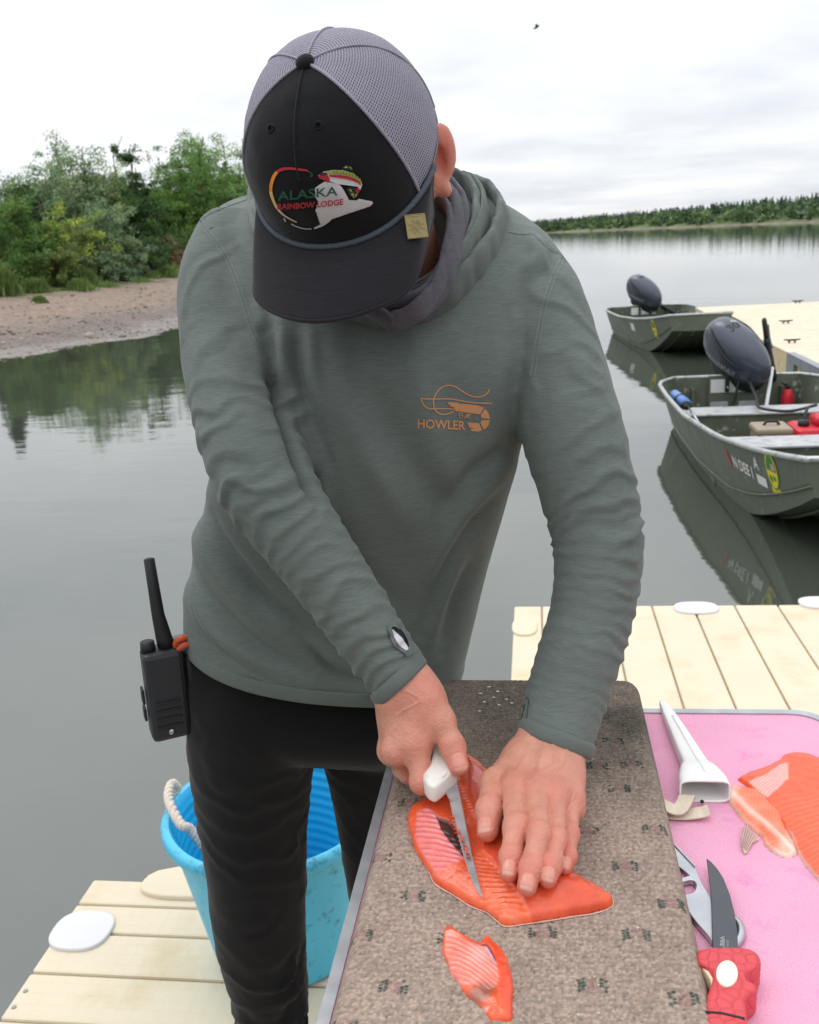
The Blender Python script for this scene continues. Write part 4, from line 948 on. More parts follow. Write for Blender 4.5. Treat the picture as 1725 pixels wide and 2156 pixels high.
V0, Q0 = surface_nets(head_sdf, (-.11, -.16, -.26), (.11, .135, .10), 0.0030)
V0 = hw(relax(V0, Q0, 1)); skin_parts = [(V0, Q0)]

def hand(bones, webs, lo, hi, h, k_join):
    """bones: list of (group, a, b, ra, rb, k): groups are blended inside tightly and joined to the palm with k."""
    def fn(x, y, z):
        groups = {}; shp = (x.shape[0], y.shape[1], z.shape[2]); A = (x[:, 0, 0], y[0, :, 0], z[0, 0, :])
        for g, a, b, ra, rb, k in bones:
            a, b = np.asarray(a), np.asarray(b); m = max(ra, rb) + .022; l_, h_ = np.minimum(a, b) - m, np.maximum(a, b) + m
            i0 = [int(np.searchsorted(A[q], l_[q])) for q in range(3)]; i1 = [int(np.searchsorted(A[q], h_[q])) for q in range(3)]
            sl = tuple(slice(i0[q], i1[q]) for q in range(3))
            if g not in groups: groups[g] = np.full(shp, .05, np.float32)
            d = cone(x[sl[0]], y[:, sl[1]], z[:, :, sl[2]], a.astype(np.float32), b.astype(np.float32), np.float32(ra), np.float32(rb)); groups[g][sl] = smin(groups[g][sl], d, np.float32(k))
        out = groups.pop('palm'); fing = None
        for g, d in groups.items(): fing = d if fing is None else np.minimum(fing, d)
        return smin(out, fing, np.float32(k_join))
    V, Q = surface_nets(fn, lo, hi, h); return relax(V, Q, 2, .35), Q
NAILS = []
def finger(bones, g, pts, rad, knuckle=0.0002):
    for i in range(len(pts) - 1):
        a, b = np.asarray(pts[i], float), np.asarray(pts[i + 1], float); bones.append((g, a, b, rad[i], rad[i + 1], .004))
        if i > 0 and i < len(pts) - 1:
            bones.append((g, a - (b - a) * .04, a + (b - a) * .04, rad[i] + knuckle, rad[i] + knuckle, .006))
def subdivide_quads(V, Q):
    e = np.concatenate([np.sort(np.stack([Q[:, k], Q[:, (k + 1) % 4]], -1), 1) for k in range(4)]); u, inv = np.unique(e[:, 0] * len(V) + e[:, 1], return_inverse=True); a, b = u // len(V), u % len(V)
    M_ = (V[a] + V[b]) / 2; C_ = V[Q].mean(1); n0, n1, m = len(V), len(V) + len(M_), len(Q); ei = [inv[k * m:(k + 1) * m] + n0 for k in range(4)]; c = np.arange(m) + n1
    return np.concatenate([V, M_, C_]), np.concatenate([np.stack([Q[:, k], ei[k], c, ei[(k + 3) % 4]], -1) for k in range(4)])
def sculpt(V, Q, joints, tendons, veins):
    V, Q = subdivide_quads(V, Q); V = relax(V, Q, 1, .4)
    fn_ = np.cross(V[Q[:, 2]] - V[Q[:, 0]], V[Q[:, 3]] - V[Q[:, 1]]); N_ = np.zeros_like(V)
    for k in range(4):
        for d in range(3): N_[:, d] += np.bincount(Q[:, k], fn_[:, d], len(V))
    N_ /= np.linalg.norm(N_, axis=1)[:, None] + 1e-12
    if ((V - V.mean(0)) * N_).sum() < 0: Q = Q[:, ::-1]; N_ = -N_
    out = np.zeros(len(V)); nz = vnoise(V, 260, 5, 2); n2 = vnoise(V, 90, 8, 2)
    for p, ax, up, r_, w in joints:
        ax = ax / np.linalg.norm(ax); up = up - ax * (up @ ax); up /= np.linalg.norm(up); q = V - p; s = q @ ax; m = np.exp(-(s / .0085) ** 2) * smoothstep(.15, .6, (q @ up) / r_) * (np.linalg.norm(q, axis=1) < r_ * 1.75)
        for o_, a_ in ((-.0058, .5), (-.0034, .8), (-.0012, 1.0), (.0012, .9), (.0036, .8), (.006, .5)): out -= w * a_ * .00062 * m * np.exp(-((s - o_ + .0011 * nz + .0009 * n2) / .00062) ** 2)
        out += .0005 * m
    for a, b in tendons:
        s = b - a; t = np.clip(((V - a) @ s) / (s @ s), 0, 1); d = (V - a - t[:, None] * s); up = d @ UPZ; lat = np.linalg.norm(d - up[:, None] * UPZ, axis=1); out += .0012 * np.exp(-(lat / .0036) ** 2) * smoothstep(.15, .7, t) * smoothstep(1.0, .9, t) * (up > 0) + .0011 * np.exp(-((V - b) ** 2).sum(1) / .0125 ** 2 * .6) * (up > 0)
    for a, b, sd_ in veins:
        s = b - a; L = np.linalg.norm(s); t = np.clip(((V - a) @ s) / L ** 2, 0, 1); d = V - a - t[:, None] * s; side = np.cross(s / L, UPZ); lat = d @ side - .006 * np.sin(t * 7 + sd_) - .002 * np.sin(t * 17); out += .0008 * np.exp(-(lat / .0014) ** 2) * smoothstep(0, .15, t) * smoothstep(.95, .7, t) * ((d @ UPZ) > 0)
    out += .00022 * vnoise(V, 420, 9, 1)
    return V + N_ * out[:, None], Q
# left hand, flat on the fillet
bones = []
LW = atz(1160, 1556, .992); UPZ = np.array([0, 0, 1.0])
Lm = {}
L_MCP = [atz(1085, 1660, .978), atz(1128, 1668, .982), atz(1169, 1679, .977), atz(1200, 1690, .966)]
L_F = [
 [L_MCP[0], atz(1088, 1743, .977), atz(1076, 1806, .966), atz(1072, 1838, .961)],
 [L_MCP[1], atz(1136, 1759, .979), atz(1118, 1830, .967), atz(1110, 1867, .960)],
 [L_MCP[2], atz(1171, 1768, .972), atz(1161, 1822, .964), atz(1154, 1851, .959)],
 [L_MCP[3], atz(1200, 1756, .963), atz(1196, 1803, .957), atz(1190, 1826, .954)]]
L_R = [[.0135, .0119, .0100, .0088], [.0132, .0106, .0098, .0090], [.0122, .0094, .0090, .0084], [.0105, .0082, .0075, .0069]]
for k in range(4): finger(bones, 'f%d' % k, L_F[k], L_R[k])
for k in range(4):
    w0 = LW + (L_MCP[k] - L_MCP[1]) * .42; bones.append(('palm', w0, L_MCP[k] - UPZ * .004, .0185, .0145 if k < 3 else .013, .014))
    if k: bones.append(('palm', (w0 + L_MCP[k]) / 2 - UPZ * .004, (LW + L_MCP[k - 1]) / 2 - UPZ * .004, .013, .013, .014))
for k in range(3): bones.append(('palm', L_MCP[k] - UPZ * .003 + (LW - L_MCP[k]) * .08, L_MCP[k + 1] - UPZ * .003 + (LW - L_MCP[k + 1]) * .08, .0125, .0125, .010))
wa = atz(1178, 1500, 1.02); fa_dir = (at(1218, 1380, 1.085) - LW); fa_dir /= np.linalg.norm(fa_dir)
wx = CR * .012
for s in (-1, 1): bones.append(('palm', LW + wx * s, LW + fa_dir * .085 + wx * s * 1.2, .0205, .025, .02))
bones.append(('palm', LW + wx * 1.3 - UPZ * .01, L_MCP[3] - UPZ * .010, .018, .012, .014))
T_ = [atz(1098, 1600, .980), atz(1040, 1648, .972), atz(1032, 1706, .969), atz(1027, 1750, .963)]
bones += [('palm', LW - wx * 1.2, T_[0], .018, .017, .014), ('palm', T_[0], T_[1], .017, .0135, .012), ('palm', T_[0], L_MCP[0] - UPZ * .006, .014, .012, .018)]
finger(bones, 't', T_[1:], [.0132, .0128, .0108])
allp = np.array([q for b in bones for q in (b[1], b[2])])
Vh, Qh = hand(bones, {}, allp.min(0) - .032, allp.max(0) + .032, 0.0011, .007)
Vh, Qh = sculpt(Vh, Qh, [(f[1], f[2] - f[0], UPZ - CF * .2, r_[1], 1.0) for f, r_ in zip(L_F, L_R)] + [(f[2], f[3] - f[1], UPZ - CF * .2, r_[2], .8) for f, r_ in zip(L_F, L_R)] + [(T_[2], T_[3] - T_[1], UPZ * .8 - CR * .3, .0128, 1.0)], [(LW + (m - L_MCP[1]) * .3, m) for m in L_MCP], [(LW + wx * .3 + UPZ * .004, (L_MCP[1] + L_MCP[2]) / 2, 1), (LW + wx, (L_MCP[2] + L_MCP[3]) / 2, 2)])
skin_parts.append((Vh, Qh)); VHL, QHL = Vh, Qh
for k in range(4): NAILS.append((0, L_F[k][2], L_F[k][3], L_R[k][3], UPZ * .8 - CF * .35))
NAILS.append((0, T_[2], T_[3], .0108, UPZ * .75 - CR * .35 - CF * .25))
# right hand, closed round the knife handle
bones = []
RW = at(850, 1440, 1.052)
R_MCP = [atz(874, 1560, 1.004), atz(836, 1578, .994), atz(826, 1580, .975), atz(828, 1575, .955)]
KH0, KH1 = atz(890, 1515, 1.002), atz(931, 1655, .968)           # handle axis, butt to guard
kd = (KH1 - KH0) / np.linalg.norm(KH1 - KH0); ksd = np.cross(kd, UPZ); ksd /= np.linalg.norm(ksd); ksd = ksd if ksd @ CR > 0 else -ksd; kup = np.cross(ksd, kd); kup = kup if kup[2] > 0 else -kup
R_F = [
 [R_MCP[0], atz(890, 1646, .967), KH1 - kd * .018 - kup * .019 - ksd * .002, KH1 - kd * .020 - kup * .017 + ksd * .017],
 [R_MCP[1], atz(862, 1625, .957), KH1 - kd * .045 - kup * .022 - ksd * .002, KH1 - kd * .047 - kup * .017 + ksd * .018],
 [R_MCP[2], atz(850, 1618, .944), KH1 - kd * .066 - kup * .022 - ksd * .002, KH1 - kd * .068 - kup * .016 + ksd * .018],
 [R_MCP[3], atz(850, 1600, .942), KH1 - kd * .085 - kup * .021, KH1 - kd * .087 - kup * .015 + ksd * .017]]
R_R = [[.0142, .0124, .0105, .0092], [.0136, .0118, .0104, .0092], [.0126, .011, .0098, .0088], [.0115, .0098, .0088, .0078]]
for k in range(4): finger(bones, 'f%d' % k, R_F[k], R_R[k])
RWx = np.cross((R_MCP[0] - RW), UPZ); RWx /= np.linalg.norm(RWx); RWx = RWx if RWx @ CR > 0 else -RWx
for k in range(4):
    w0 = RW + RWx * (.010 - .008 * k) - UPZ * .004 * k; bones.append(('palm', w0, R_MCP[k], .0180, .0142, .016))
bones.append(('palm', R_MCP[0], R_MCP[1], .0128, .0128, .012)); bones.append(('palm', R_MCP[1], R_MCP[2], .0125, .012, .012)); bones.append(('palm', R_MCP[2], R_MCP[3], .012, .011, .012))
RT = [atz(893, 1470, 1.045), atz(930, 1516, 1.026), atz(953, 1572, 1.002), atz(966, 1612, .988)]
bones += [('palm', RW + RWx * .010, RT[0], .0185, .018, .016), ('palm', RT[0], RT[1], .0185, .0142, .014), ('palm', RT[0], R_MCP[0], .016, .012, .02), ('palm', (RT[0] + RT[1]) / 2 - UPZ * .012, R_MCP[0] - UPZ * .01, .012, .010, .014)]
finger(bones, 't', RT[1:], [.0135, .0128, .0112])
fr = (at(770, 1330, 1.055) - RW); fr /= np.linalg.norm(fr)
for s in (-1, 1): bones.append(('palm', RW + RWx * .008 * s, RW + fr * .08 + RWx * .009 * s, .0185, .021, .02))
allp = np.array([q for b in bones for q in (b[1], b[2])])
Vh, Qh = hand(bones, {}, allp.min(0) - .032, allp.max(0) + .032, 0.0011, .007)
Vh, Qh = sculpt(Vh, Qh, [(RT[2], RT[3] - RT[1], UPZ * .7 - CF * .5, .0128, 1.2), (R_F[0][1], R_F[0][2] - R_F[0][0], -CR * .7 + UPZ * .4, .012, 1.0), (RT[1], RT[2] - RT[0], UPZ * .7 - CF * .5, .0135, .6)], [(RW, R_MCP[0]), (RW, R_MCP[1])], [(RW, (R_MCP[0] + R_MCP[1]) / 2, 3)])
skin_parts.append((Vh, Qh)); VHR, QHR = Vh, Qh
NAILS.append((1, RT[2], RT[3], .0112, UPZ * .55 - CF * .6 + CR * .12))
# skin colour: redder knuckles and fingertips, paler palm edges
def skin_cols(V, spots):
    base = np.array(srgb(201, 140, 118)); red = np.array(srgb(204, 96, 84)); c = np.repeat(base[None], len(V), 0)
    for p, r, w in spots:
        k = (w * np.exp(-((V - p) ** 2).sum(1) / r ** 2))[:, None]; c = c * (1 - k) + red * k
    m = vnoise(V, 55, 3, 3)[:, None]; m2 = vnoise(V, 22, 6, 3)[:, None]; return c * (1 + .12 * m * np.array([[0.4, 1, 1]]) + .10 * m2 * np.array([[.3, 1, 1.1]]))
sp_l = [(q, .013, .55) for f in L_F for q in f[1:3]] + [(f[3], .014, .8) for f in L_F] + [(q, .02, .35) for q in L_MCP] + [(T_[2], .014, .5), (T_[3], .014, .75)]
sp_r = [(q, .016, .4) for q in R_MCP[:2]] + [(RT[2], .014, .5), (RT[3], .014, .7), (R_F[0][1], .016, .45), (RT[0], .03, .35)]
sp_h = [(hw(np.array([s * .09, -.02, -.05])), .035, .75) for s in (-1, 1)] + [(hw(np.array([0, .11, -.07])), .02, .5), (hw(np.array([0, .09, -.1])), .02, .4)]
cols = [skin_cols(V0, sp_h), skin_cols(VHL, sp_l), skin_cols(VHR, sp_r)]
# hidden limbs and trunk inside the clothes so that the figure is whole
def limb(rows, shrink, n=14):
    c, r = px_path(rows); return tube_np(c, r * shrink, 14, n)
SLEEVE_R = [(505, 500, 1.235, 88), (472, 590, 1.20, 95), (470, 720, 1.165, 90), (502, 850, 1.125, 101), (535, 950, 1.095, 108), (568, 1032, 1.075, 104), (622, 1112, 1.065, 92), (695, 1215, 1.06, 82), (770, 1326, 1.058, 74), (822, 1400, 1.06, 69), (852, 1444, 1.055, 67)]
SLEEVE_L = [(1075, 545, 1.25, 92), (1122, 640, 1.205, 108), (1165, 760, 1.175, 104), (1202, 900, 1.15, 109), (1235, 1020, 1.135, 103), (1256, 1120, 1.125, 97), (1258, 1210, 1.115, 91), (1244, 1300, 1.105, 88), (1220, 1380, 1.09, 88), (1192, 1470, 1.078, 86), (1170, 1552, 1.058, 80)]
for rows in (SLEEVE_R, SLEEVE_L):
    v, f = limb(rows[:-1], .62); skin_parts.append((v, f)); cols.append(np.repeat(np.array(srgb(196, 134, 108))[None], len(v), 0))
v, f = limb([(700, 1420, 1.42, 150), (720, 1100, 1.33, 160), (760, 700, 1.24, 190), (790, 480, 1.23, 90), (760, 400, 1.10, 75)], .8); skin_parts.append((v, f)); cols.append(np.repeat(np.array(srgb(196, 134, 108))[None], len(v), 0))
LEG_R = [(560, 1400, 1.37, 160), (540, 1490, 1.375, 146), (532, 1570, 1.395, 136), (533, 1700, 1.43, 119), (541, 1850, 1.465, 104), (545, 1950, 1.49, 97), (562, 2060, 1.52, 84), (573, 2156, 1.545, 77), (590, 2400, 1.60, 78), (600, 2560, 1.63, 84)]
LEG_L = [(800, 1420, 1.43, 150), (795, 1500, 1.435, 130), (792, 1570, 1.455, 116), (805, 1700, 1.49, 102), (822, 1850, 1.525, 92), (832, 1950, 1.55, 86), (842, 2156, 1.60, 76), (850, 2400, 1.66, 76), (852, 2520, 1.69, 82)]
for rows in (LEG_R, LEG_L):
    v, f = limb(rows, .6); skin_parts.append((v, f)); cols.append(np.repeat(np.array(srgb(196, 134, 108))[None], len(v), 0))
Vs, Fs = join_np(skin_parts)
body_me = mesh_np('body', Vs, Fs); setcol(body_me, np.concatenate(cols))
SKIN = pmat('skin', (1, 1, 1), 0.44, var=0.08, vscale=90, attr='Col', bump=0.5, bscale=520, bdist=0.0012, spec=0.45, sss=0.06, rvar=0.10)
body = add('body', body_me, SKIN, person)
# fingernails
NAIL = pmat('fingernail', srgb(206, 138, 120), 0.26, var=0.06, vscale=200, spec=0.5); NAILTIP = pmat('nail_rim', srgb(216, 164, 146), 0.35, var=0.05)
bv = [BVHTree.FromPolygons([Vector(q) for q in V_], [tuple(map(int, q)) for q in Q_]) for V_, Q_ in ((VHL, QHL), (VHR, QHR))]
for which, a, b, r, up in NAILS:
    ax = (b - a) / np.linalg.norm(b - a); n_ = up - ax * (up @ ax); n_ /= np.linalg.norm(n_); sd = np.cross(ax, n_)
    hwid, hlen = r * .70, r * .82; ctr = b - ax * r * .05; V, n1, n2 = [], 11, 11
    for i in range(n1):
        for j in range(n2):
            u, w = -1 + 2 * i / (n1 - 1), -1 + 2 * j / (n2 - 1)
            x_, y_ = u * math.sqrt(1 - .42 * w * w), w * math.sqrt(1 - .42 * u * u)
            p = ctr + ax * (x_ * hlen * 1.12) + sd * (y_ * hwid * 1.2)
            h_, nr, _, _ = bv[which].ray_cast(Vector(p + n_ * .03), Vector(-n_))
            if h_ is None: h_ = Vector(p + n_ * r)
            q = np.array(h_); rr2 = max(abs(u), abs(w))
            V.append(q + n_ * (.0007 - .0016 * max(0, rr2 - .8) / .2))
    f = [(i * n2 + j, i * n2 + j + 1, (i + 1) * n2 + j + 1, (i + 1) * n2 + j) for i in range(n1 - 1) for j in range(n2 - 1)]
    me = mesh_np('fingernail', V, f); me.materials.append(NAIL); me.materials.append(NAILTIP)
    for k, p in enumerate(me.polygons): p.material_index = 1 if k // (n2 - 1) >= n1 - 3 else 0
    o = bpy.data.objects.new('fingernail', me); COL.objects.link(o); adopt(o, body)
# eyes (hidden under the peak from the front)
EYE = pmat('eye_white', srgb(226, 222, 216), 0.2, var=0.02); IRIS = flat('iris', srgb(70, 82, 84), 0.2)
for s in (-1, 1):
    c = np.array([s * .031, .0845, -.0395]); v, f = tube_np([hw(c + np.array([0, .0115, -.002])), hw(c + np.array([0, .0128, -.0025]))], [.0052, .004], 14); o = add('iris', mesh_np('iris', v, f), IRIS, body)
# short hair under the cap and the sideburn
r = np.random.default_rng(5); hv, hf = [], []
for s in (-1, 1):
    for k in range(900):
        p = np.array([s * r.uniform(.070, .083), r.uniform(-.07, .022), r.uniform(-.085, -.046)])
        if p[1] > -.0 and p[2] < -.05 - .0 * p[1] and p[1] > .018: continue
        if p[1] < -.01 and p[2] < -.045 and p[1] > -.045: continue
        if not -.005 < float(head_sdf(p[0], p[1], p[2])) < .0035: continue
        d = np.array([s * .10, -.15 + .3 * r.normal(), -1.0]); d /= np.linalg.norm(d); L = r.uniform(.006, .012); w = np.array([0, .00035, 0])
        i0 = len(hv); hv += [p - w, p + w, p + d * L + np.array([s * .002, 0, 0])]; hf.append((i0, i0 + 1, i0 + 2))
HAIR = pmat('short_hair', srgb(96, 80, 62), 0.6, var=0.2)
tag(add('hair', mesh_np('hair', hw(np.array(hv)), hf, False), HAIR, person), kind='stuff')
# ------------------------------------------------------------------ cloth materials
def cloth_mat(name, col, stripe=420.0, amp=0.16, rough=0.85, bump=0.25, weave=900.0, mottling=0.1):
    m = bpy.data.materials.new(name); m.use_nodes = True; nt = m.node_tree; N, L = nt.nodes, nt.links; b = N['Principled BSDF']
    b.inputs['Roughness'].default_value = rough; b.inputs['Specular IOR Level'].default_value = 0.2; b.inputs['Sheen Weight'].default_value = 0.12; b.inputs['Sheen Roughness'].default_value = 0.5
    t = N.new('ShaderNodeTexCoord')
    def noise(scale, st, det=2, rough_=0.5):
        mp = N.new('ShaderNodeMapping'); mp.inputs['Scale'].default_value = st; mp.inputs['Rotation'].default_value = (0, 0.05, 0)
        n = N.new('ShaderNodeTexNoise'); n.inputs['Scale'].default_value = scale; n.inputs['Detail'].default_value = det; n.inputs['Roughness'].default_value = rough_
        L.new(t.outputs['Object'], mp.inputs[0]); L.new(mp.outputs[0], n.inputs['Vector']); return n.outputs['Fac']
    slub = noise(stripe, (0.05, 0.05, 1.0), 3, 0.7); mot = noise(5.0, (1, 1, 1), 4); wv = noise(weave, (1, 1, 1), 1)
    def rng_(x, a, b_):
        r_ = N.new('ShaderNodeMapRange'); r_.inputs['From Min'].default_value = 0.3; r_.inputs['From Max'].default_value = 0.7; r_.inputs['To Min'].default_value = a; r_.inputs['To Max'].default_value = b_; L.new(x, r_.inputs['Value']); return r_.outputs[0]
    mu = N.new('ShaderNodeMath'); mu.operation = 'MULTIPLY'; L.new(rng_(slub, 1 - amp, 1 + amp), mu.inputs[0]); L.new(rng_(mot, 1 - mottling, 1 + mottling), mu.inputs[1])
    c = N.new('ShaderNodeVectorMath'); c.operation = 'SCALE'; c.inputs[0].default_value = col; L.new(mu.outputs[0], c.inputs['Scale']); L.new(c.outputs[0], b.inputs['Base Color'])
    ad = N.new('ShaderNodeMath'); ad.operation = 'ADD'; L.new(slub, ad.inputs[0]); L.new(wv, ad.inputs[1])
    bp = N.new('ShaderNodeBump'); bp.inputs['Strength'].default_value = bump; bp.inputs['Distance'].default_value = 0.0012; L.new(ad.outputs[0], bp.inputs['Height']); L.new(bp.outputs[0], b.inputs['Normal'])
    return m
SHIRT = cloth_mat('green_knit', srgb(99, 107, 102), 1250.0, 0.20); HEM = cloth_mat('green_knit_trim', srgb(96, 104, 99), 1200.0, 0.1); THREAD = cloth_mat('seam_thread', srgb(108, 117, 112), 900.0, 0.3)
DENIM = cloth_mat('black_denim', srgb(13, 12, 14), 900.0, 0.3, 0.9, 0.2, mottling=0.25); GAITER = cloth_mat('grey_fleece', srgb(84, 83, 90), 500.0, 0.2, 0.95, 0.6)

# ------------------------------------------------------------------ shirt
TORSO = [(640, 372, 1.315, 940, 372, 1.325, .045), (545, 402, 1.28, 1020, 408, 1.30, .075), (462, 436, 1.25, 1100, 452, 1.275, .092), (432, 490, 1.225, 1165, 515, 1.255, .108), (428, 600, 1.205, 1180, 620, 1.235, .122), (440, 750, 1.195, 1150, 760, 1.225, .130), (455, 900, 1.215, 1100, 910, 1.25, .132),
         (440, 1000, 1.235, 1072, 1010, 1.285, .130), (418, 1100, 1.265, 1042, 1112, 1.325, .128), (397, 1200, 1.295, 1013, 1215, 1.365, .128), (386, 1290, 1.32, 988, 1318, 1.40, .130), (387, 1350, 1.335, 968, 1392, 1.43, .135), (392, 1400, 1.345, 955, 1445, 1.44, .135), (396, 1450, 1.355, 948, 1495, 1.45, .13)]
cR, rR = px_path(SLEEVE_R); cL, rL = px_path(SLEEVE_L)
extR = cR[-1] + (cR[-1] - cR[-2]) / np.linalg.norm(cR[-1] - cR[-2]) * .03; extL = cL[-1] + (cL[-1] - cL[-2]) / np.linalg.norm(cL[-1] - cL[-2]) * .03
pR = smooth_path(np.vstack([cR, extR]), 60); pL = smooth_path(np.vstack([cL, extL]), 60)
qR = np.interp(np.linspace(0, 1, 60), np.linspace(0, 1, len(rR) + 1), np.append(rR, rR[-1])); qL = np.interp(np.linspace(0, 1, 60), np.linspace(0, 1, len(rL) + 1), np.append(rL, rL[-1]))
parts = [loft_rings(TORSO, 64, 2.3, 60), tube_np(pR, qR, 36), tube_np(pL, qL, 36)]
V, Q = remesh(parts, 0.0035, 8)
N_ = vnormals(V, Q)
if ((V - V.mean(0)) * N_).sum() < 0: Q = Q[:, ::-1]; N_ = -N_
def ridge(x, p=2.0): return (1 - np.abs(np.sin(np.pi * x))) ** p
def sleeve_folds(V, N_, c, rad, spec, seed):
    t, dist, pt, ii_ = path_coords(V, c); tg, nn_, bb_ = frames(c, CU)
    rr_ = np.interp(t, np.concatenate([[0], np.cumsum(np.linalg.norm(np.diff(c, axis=0), axis=1))]), rad)
    w = V - pt; th = np.arctan2((w * bb_[ii_]).sum(1), (w * nn_[ii_]).sum(1)); T = t / t.max()
    inside = smoothstep(1.45, 1.15, dist / rr_)
    nz = vnoise(V, 16, seed, 2); n2 = vnoise(V, 34, seed + 3, 2); out = np.zeros(len(V))
    for lo, hi, freq, amp, skew, ph in spec:
        m = smoothstep(lo - .05, lo + .03, T) * smoothstep(hi + .05, hi - .03, T)
        xx = t * freq + skew * np.sin(th + ph) + 1.1 * nz + .3 * n2; fi = np.floor(xx); s_ = xx - fi; kk = np.abs(np.sin(fi * 12.9898 + seed) * 43758.5453) % 1
        wav = (np.where(s_ < .72, (s_ / .72) ** 1.7, ((1 - s_) / .28) ** 1.3) - .42) * (.35 + .9 * kk)
        gate = .35 + .65 * smoothstep(-.35, .45, vnoise(V, 11, seed + 7, 2) + .35 * np.sin(2 * th + ph))
        out += m * amp * wav * gate
    return out * inside * smoothstep(1.02, .95, T) , inside * smoothstep(.10, .2, T)
dR, inR = sleeve_folds(V, N_, pR, qR, [(.10, .40, 13, .0036, 1.6, 2.2), (.38, .60, 30, .0075, .8, .6), (.55, .95, 46, .0050, .8, 1.4), (.6, .98, 80, .0016, .9, 0)], 3)
dL, inL = sleeve_folds(V, N_, pL, qL, [(.08, .40, 12, .0036, 1.6, .8), (.36, .62, 30, .0066, .9, 2.0), (.55, .94, 54, .0046, .5, 2.8), (.6, .98, 90, .0014, .6, 1)], 11)
disp = dR + dL
# folds of the trunk, drawn where they fall: (polyline in picture columns/rows, width, height)
PV_ = proj(V); front = smoothstep(-.05, .25, -(N_ @ CF)) * (1 - np.clip(inR + inL, 0, 1))
FOLDS = [([(548, 700), (572, 790), (606, 900), (640, 1000), (672, 1060)], 9, -.012), ([(560, 690), (585, 800), (622, 930), (668, 1060)], 13, -.010), ([(592, 680), (604, 800), (640, 930), (690, 1080)], 15, .007), ([(628, 690), (632, 800), (660, 900), (700, 990)], 13, -.005), ([(655, 690), (662, 790), (690, 880)], 16, .004),
         ([(700, 700), (730, 850), (800, 1000), (880, 1130)], 36, .0045), ([(760, 720), (800, 860), (880, 1000), (960, 1090)], 34, -.0045), ([(860, 690), (880, 800), (930, 960), (975, 1060)], 32, .0035),
         ([(1085, 930), (1040, 960), (980, 1010), (930, 1080)], 18, -.0045), ([(1075, 980), (1010, 1050), (940, 1140), (900, 1240)], 20, .0045), ([(1050, 1040), (990, 1110), (930, 1220), (890, 1330)], 18, -.005),
         ([(1000, 1180), (960, 1260), (930, 1370)], 16, -.0045), ([(985, 1120), (945, 1230), (905, 1350)], 16, .004), ([(700, 1100), (760, 1200), (840, 1280)], 26, -.0035),
         ([(425, 1060), (470, 1150), (560, 1260), (680, 1370)], 16, -.007), ([(410, 1110), (450, 1190), (540, 1300), (650, 1390)], 18, .0055), ([(395, 1180), (440, 1260), (520, 1340), (640, 1420)], 15, -.005), ([(390, 1240), (440, 1320), (540, 1390), (660, 1440)], 16, .004), ([(620, 1330), (690, 1400), (760, 1440)], 10, -.005), ([(560, 1280), (640, 1345), (740, 1420)], 12, .005),
         ([(545, 560), (560, 640), (575, 700)], 12, -.004), ([(1165, 560), (1130, 600), (1090, 660), (1070, 740)], 22, -.004), ([(1120, 500), (1130, 540), (1105, 580)], 13, .0045), ([(1160, 520), (1165, 555), (1130, 585)], 10, -.004), ([(1060, 700), (1035, 850), (1000, 980)], 26, .003), ([(470, 480), (500, 560), (535, 650)], 14, -.003)]
for pts, w, a in FOLDS:
    c = smooth_path(np.array(pts, float), 24); d = np.full(len(V), 1e3); tt_ = np.zeros(len(V))
    for k in range(23):
        s = c[k + 1] - c[k]; u = np.clip(((PV_[:, :2] - c[k]) @ s) / (s @ s), 0, 1); q = np.linalg.norm(PV_[:, :2] - c[k] - u[:, None] * s, axis=1); m = q < d; d[m] = q[m]; tt_[m] = (k + u[m]) / 23
    disp += 2.1 * a * np.exp(-(d / w) ** 2) * np.sin(np.pi * np.clip(tt_, .04, .96)) ** .6 * (front if abs(a) < .0115 else smoothstep(-.05, .25, -(N_ @ CF)))
disp += .0016 * vnoise(V, 14, 21, 3) * front
V = V + N_ * disp[:, None]
V = relax(V, Q, 2, .35)
# open hem and cuffs
t, dist, pt, ii_ = path_coords(V, pR); cutR = (t > t.max() - .032) & (dist < .06) & (np.linalg.norm(V - pR[-1], axis=1) < .10)
dirR = (pR[-1] - pR[-6]); dirR /= np.linalg.norm(dirR); slR = at(800, 1495, 1.06) - at(890, 1385, 1.06)
def plane_side(V, p, n): return (V - p) @ (n / np.linalg.norm(n))
eR1, eR2 = at(802, 1493, 1.055), at(889, 1388, 1.055); nR = np.cross(eR2 - eR1, CF); nR = nR if nR @ dirR > 0 else -nR; nR = nR / np.linalg.norm(nR) + dirR; nR /= np.linalg.norm(nR)
dirL = (pL[-1] - pL[-6]); dirL /= np.linalg.norm(dirL); eL1, eL2 = at(1093, 1536, 1.06), at(1246, 1596, 1.06); nL = np.cross(eL2 - eL1, CF); nL = nL if nL @ dirL > 0 else -nL; nL = nL / np.linalg.norm(nL) + dirL * .6; nL /= np.linalg.norm(nL)
mR, mL = (eR1 + eR2) / 2, (eL1 + eL2) / 2
cut = ((plane_side(V, mR, nR) > 0) & (np.linalg.norm(V - mR, axis=1) < .09)) | ((plane_side(V, mL, nL) > 0) & (np.linalg.norm(V - mL, axis=1) < .10))
hemL, hemR, hemF = at(387, 1347, 1.335), at(966, 1396, 1.43), at(680, 1481, 1.255)
nH = np.cross(hemR - hemL, hemF - hemL); nH /= np.linalg.norm(nH); nH = nH if nH[2] < 0 else -nH
snap = []
for (p, n, rad) in ((mR, nR, .09), (mL, nL, .10), (hemF, nH, 9.0)):
    s = plane_side(V, p, n); near = np.linalg.norm(V - p, axis=1) < rad
    if rad > 1: near = near & ~(inR > .3) & ~(inL > .3) & (V[:, 2] < 1.15)
    band = near & (s > 0) & (s < .006); V[band] -= (s[band])[:, None] * n; cut = cut | (near & (s >= .006)) if rad > 1 else cut & ~band | (near & (s >= .006))
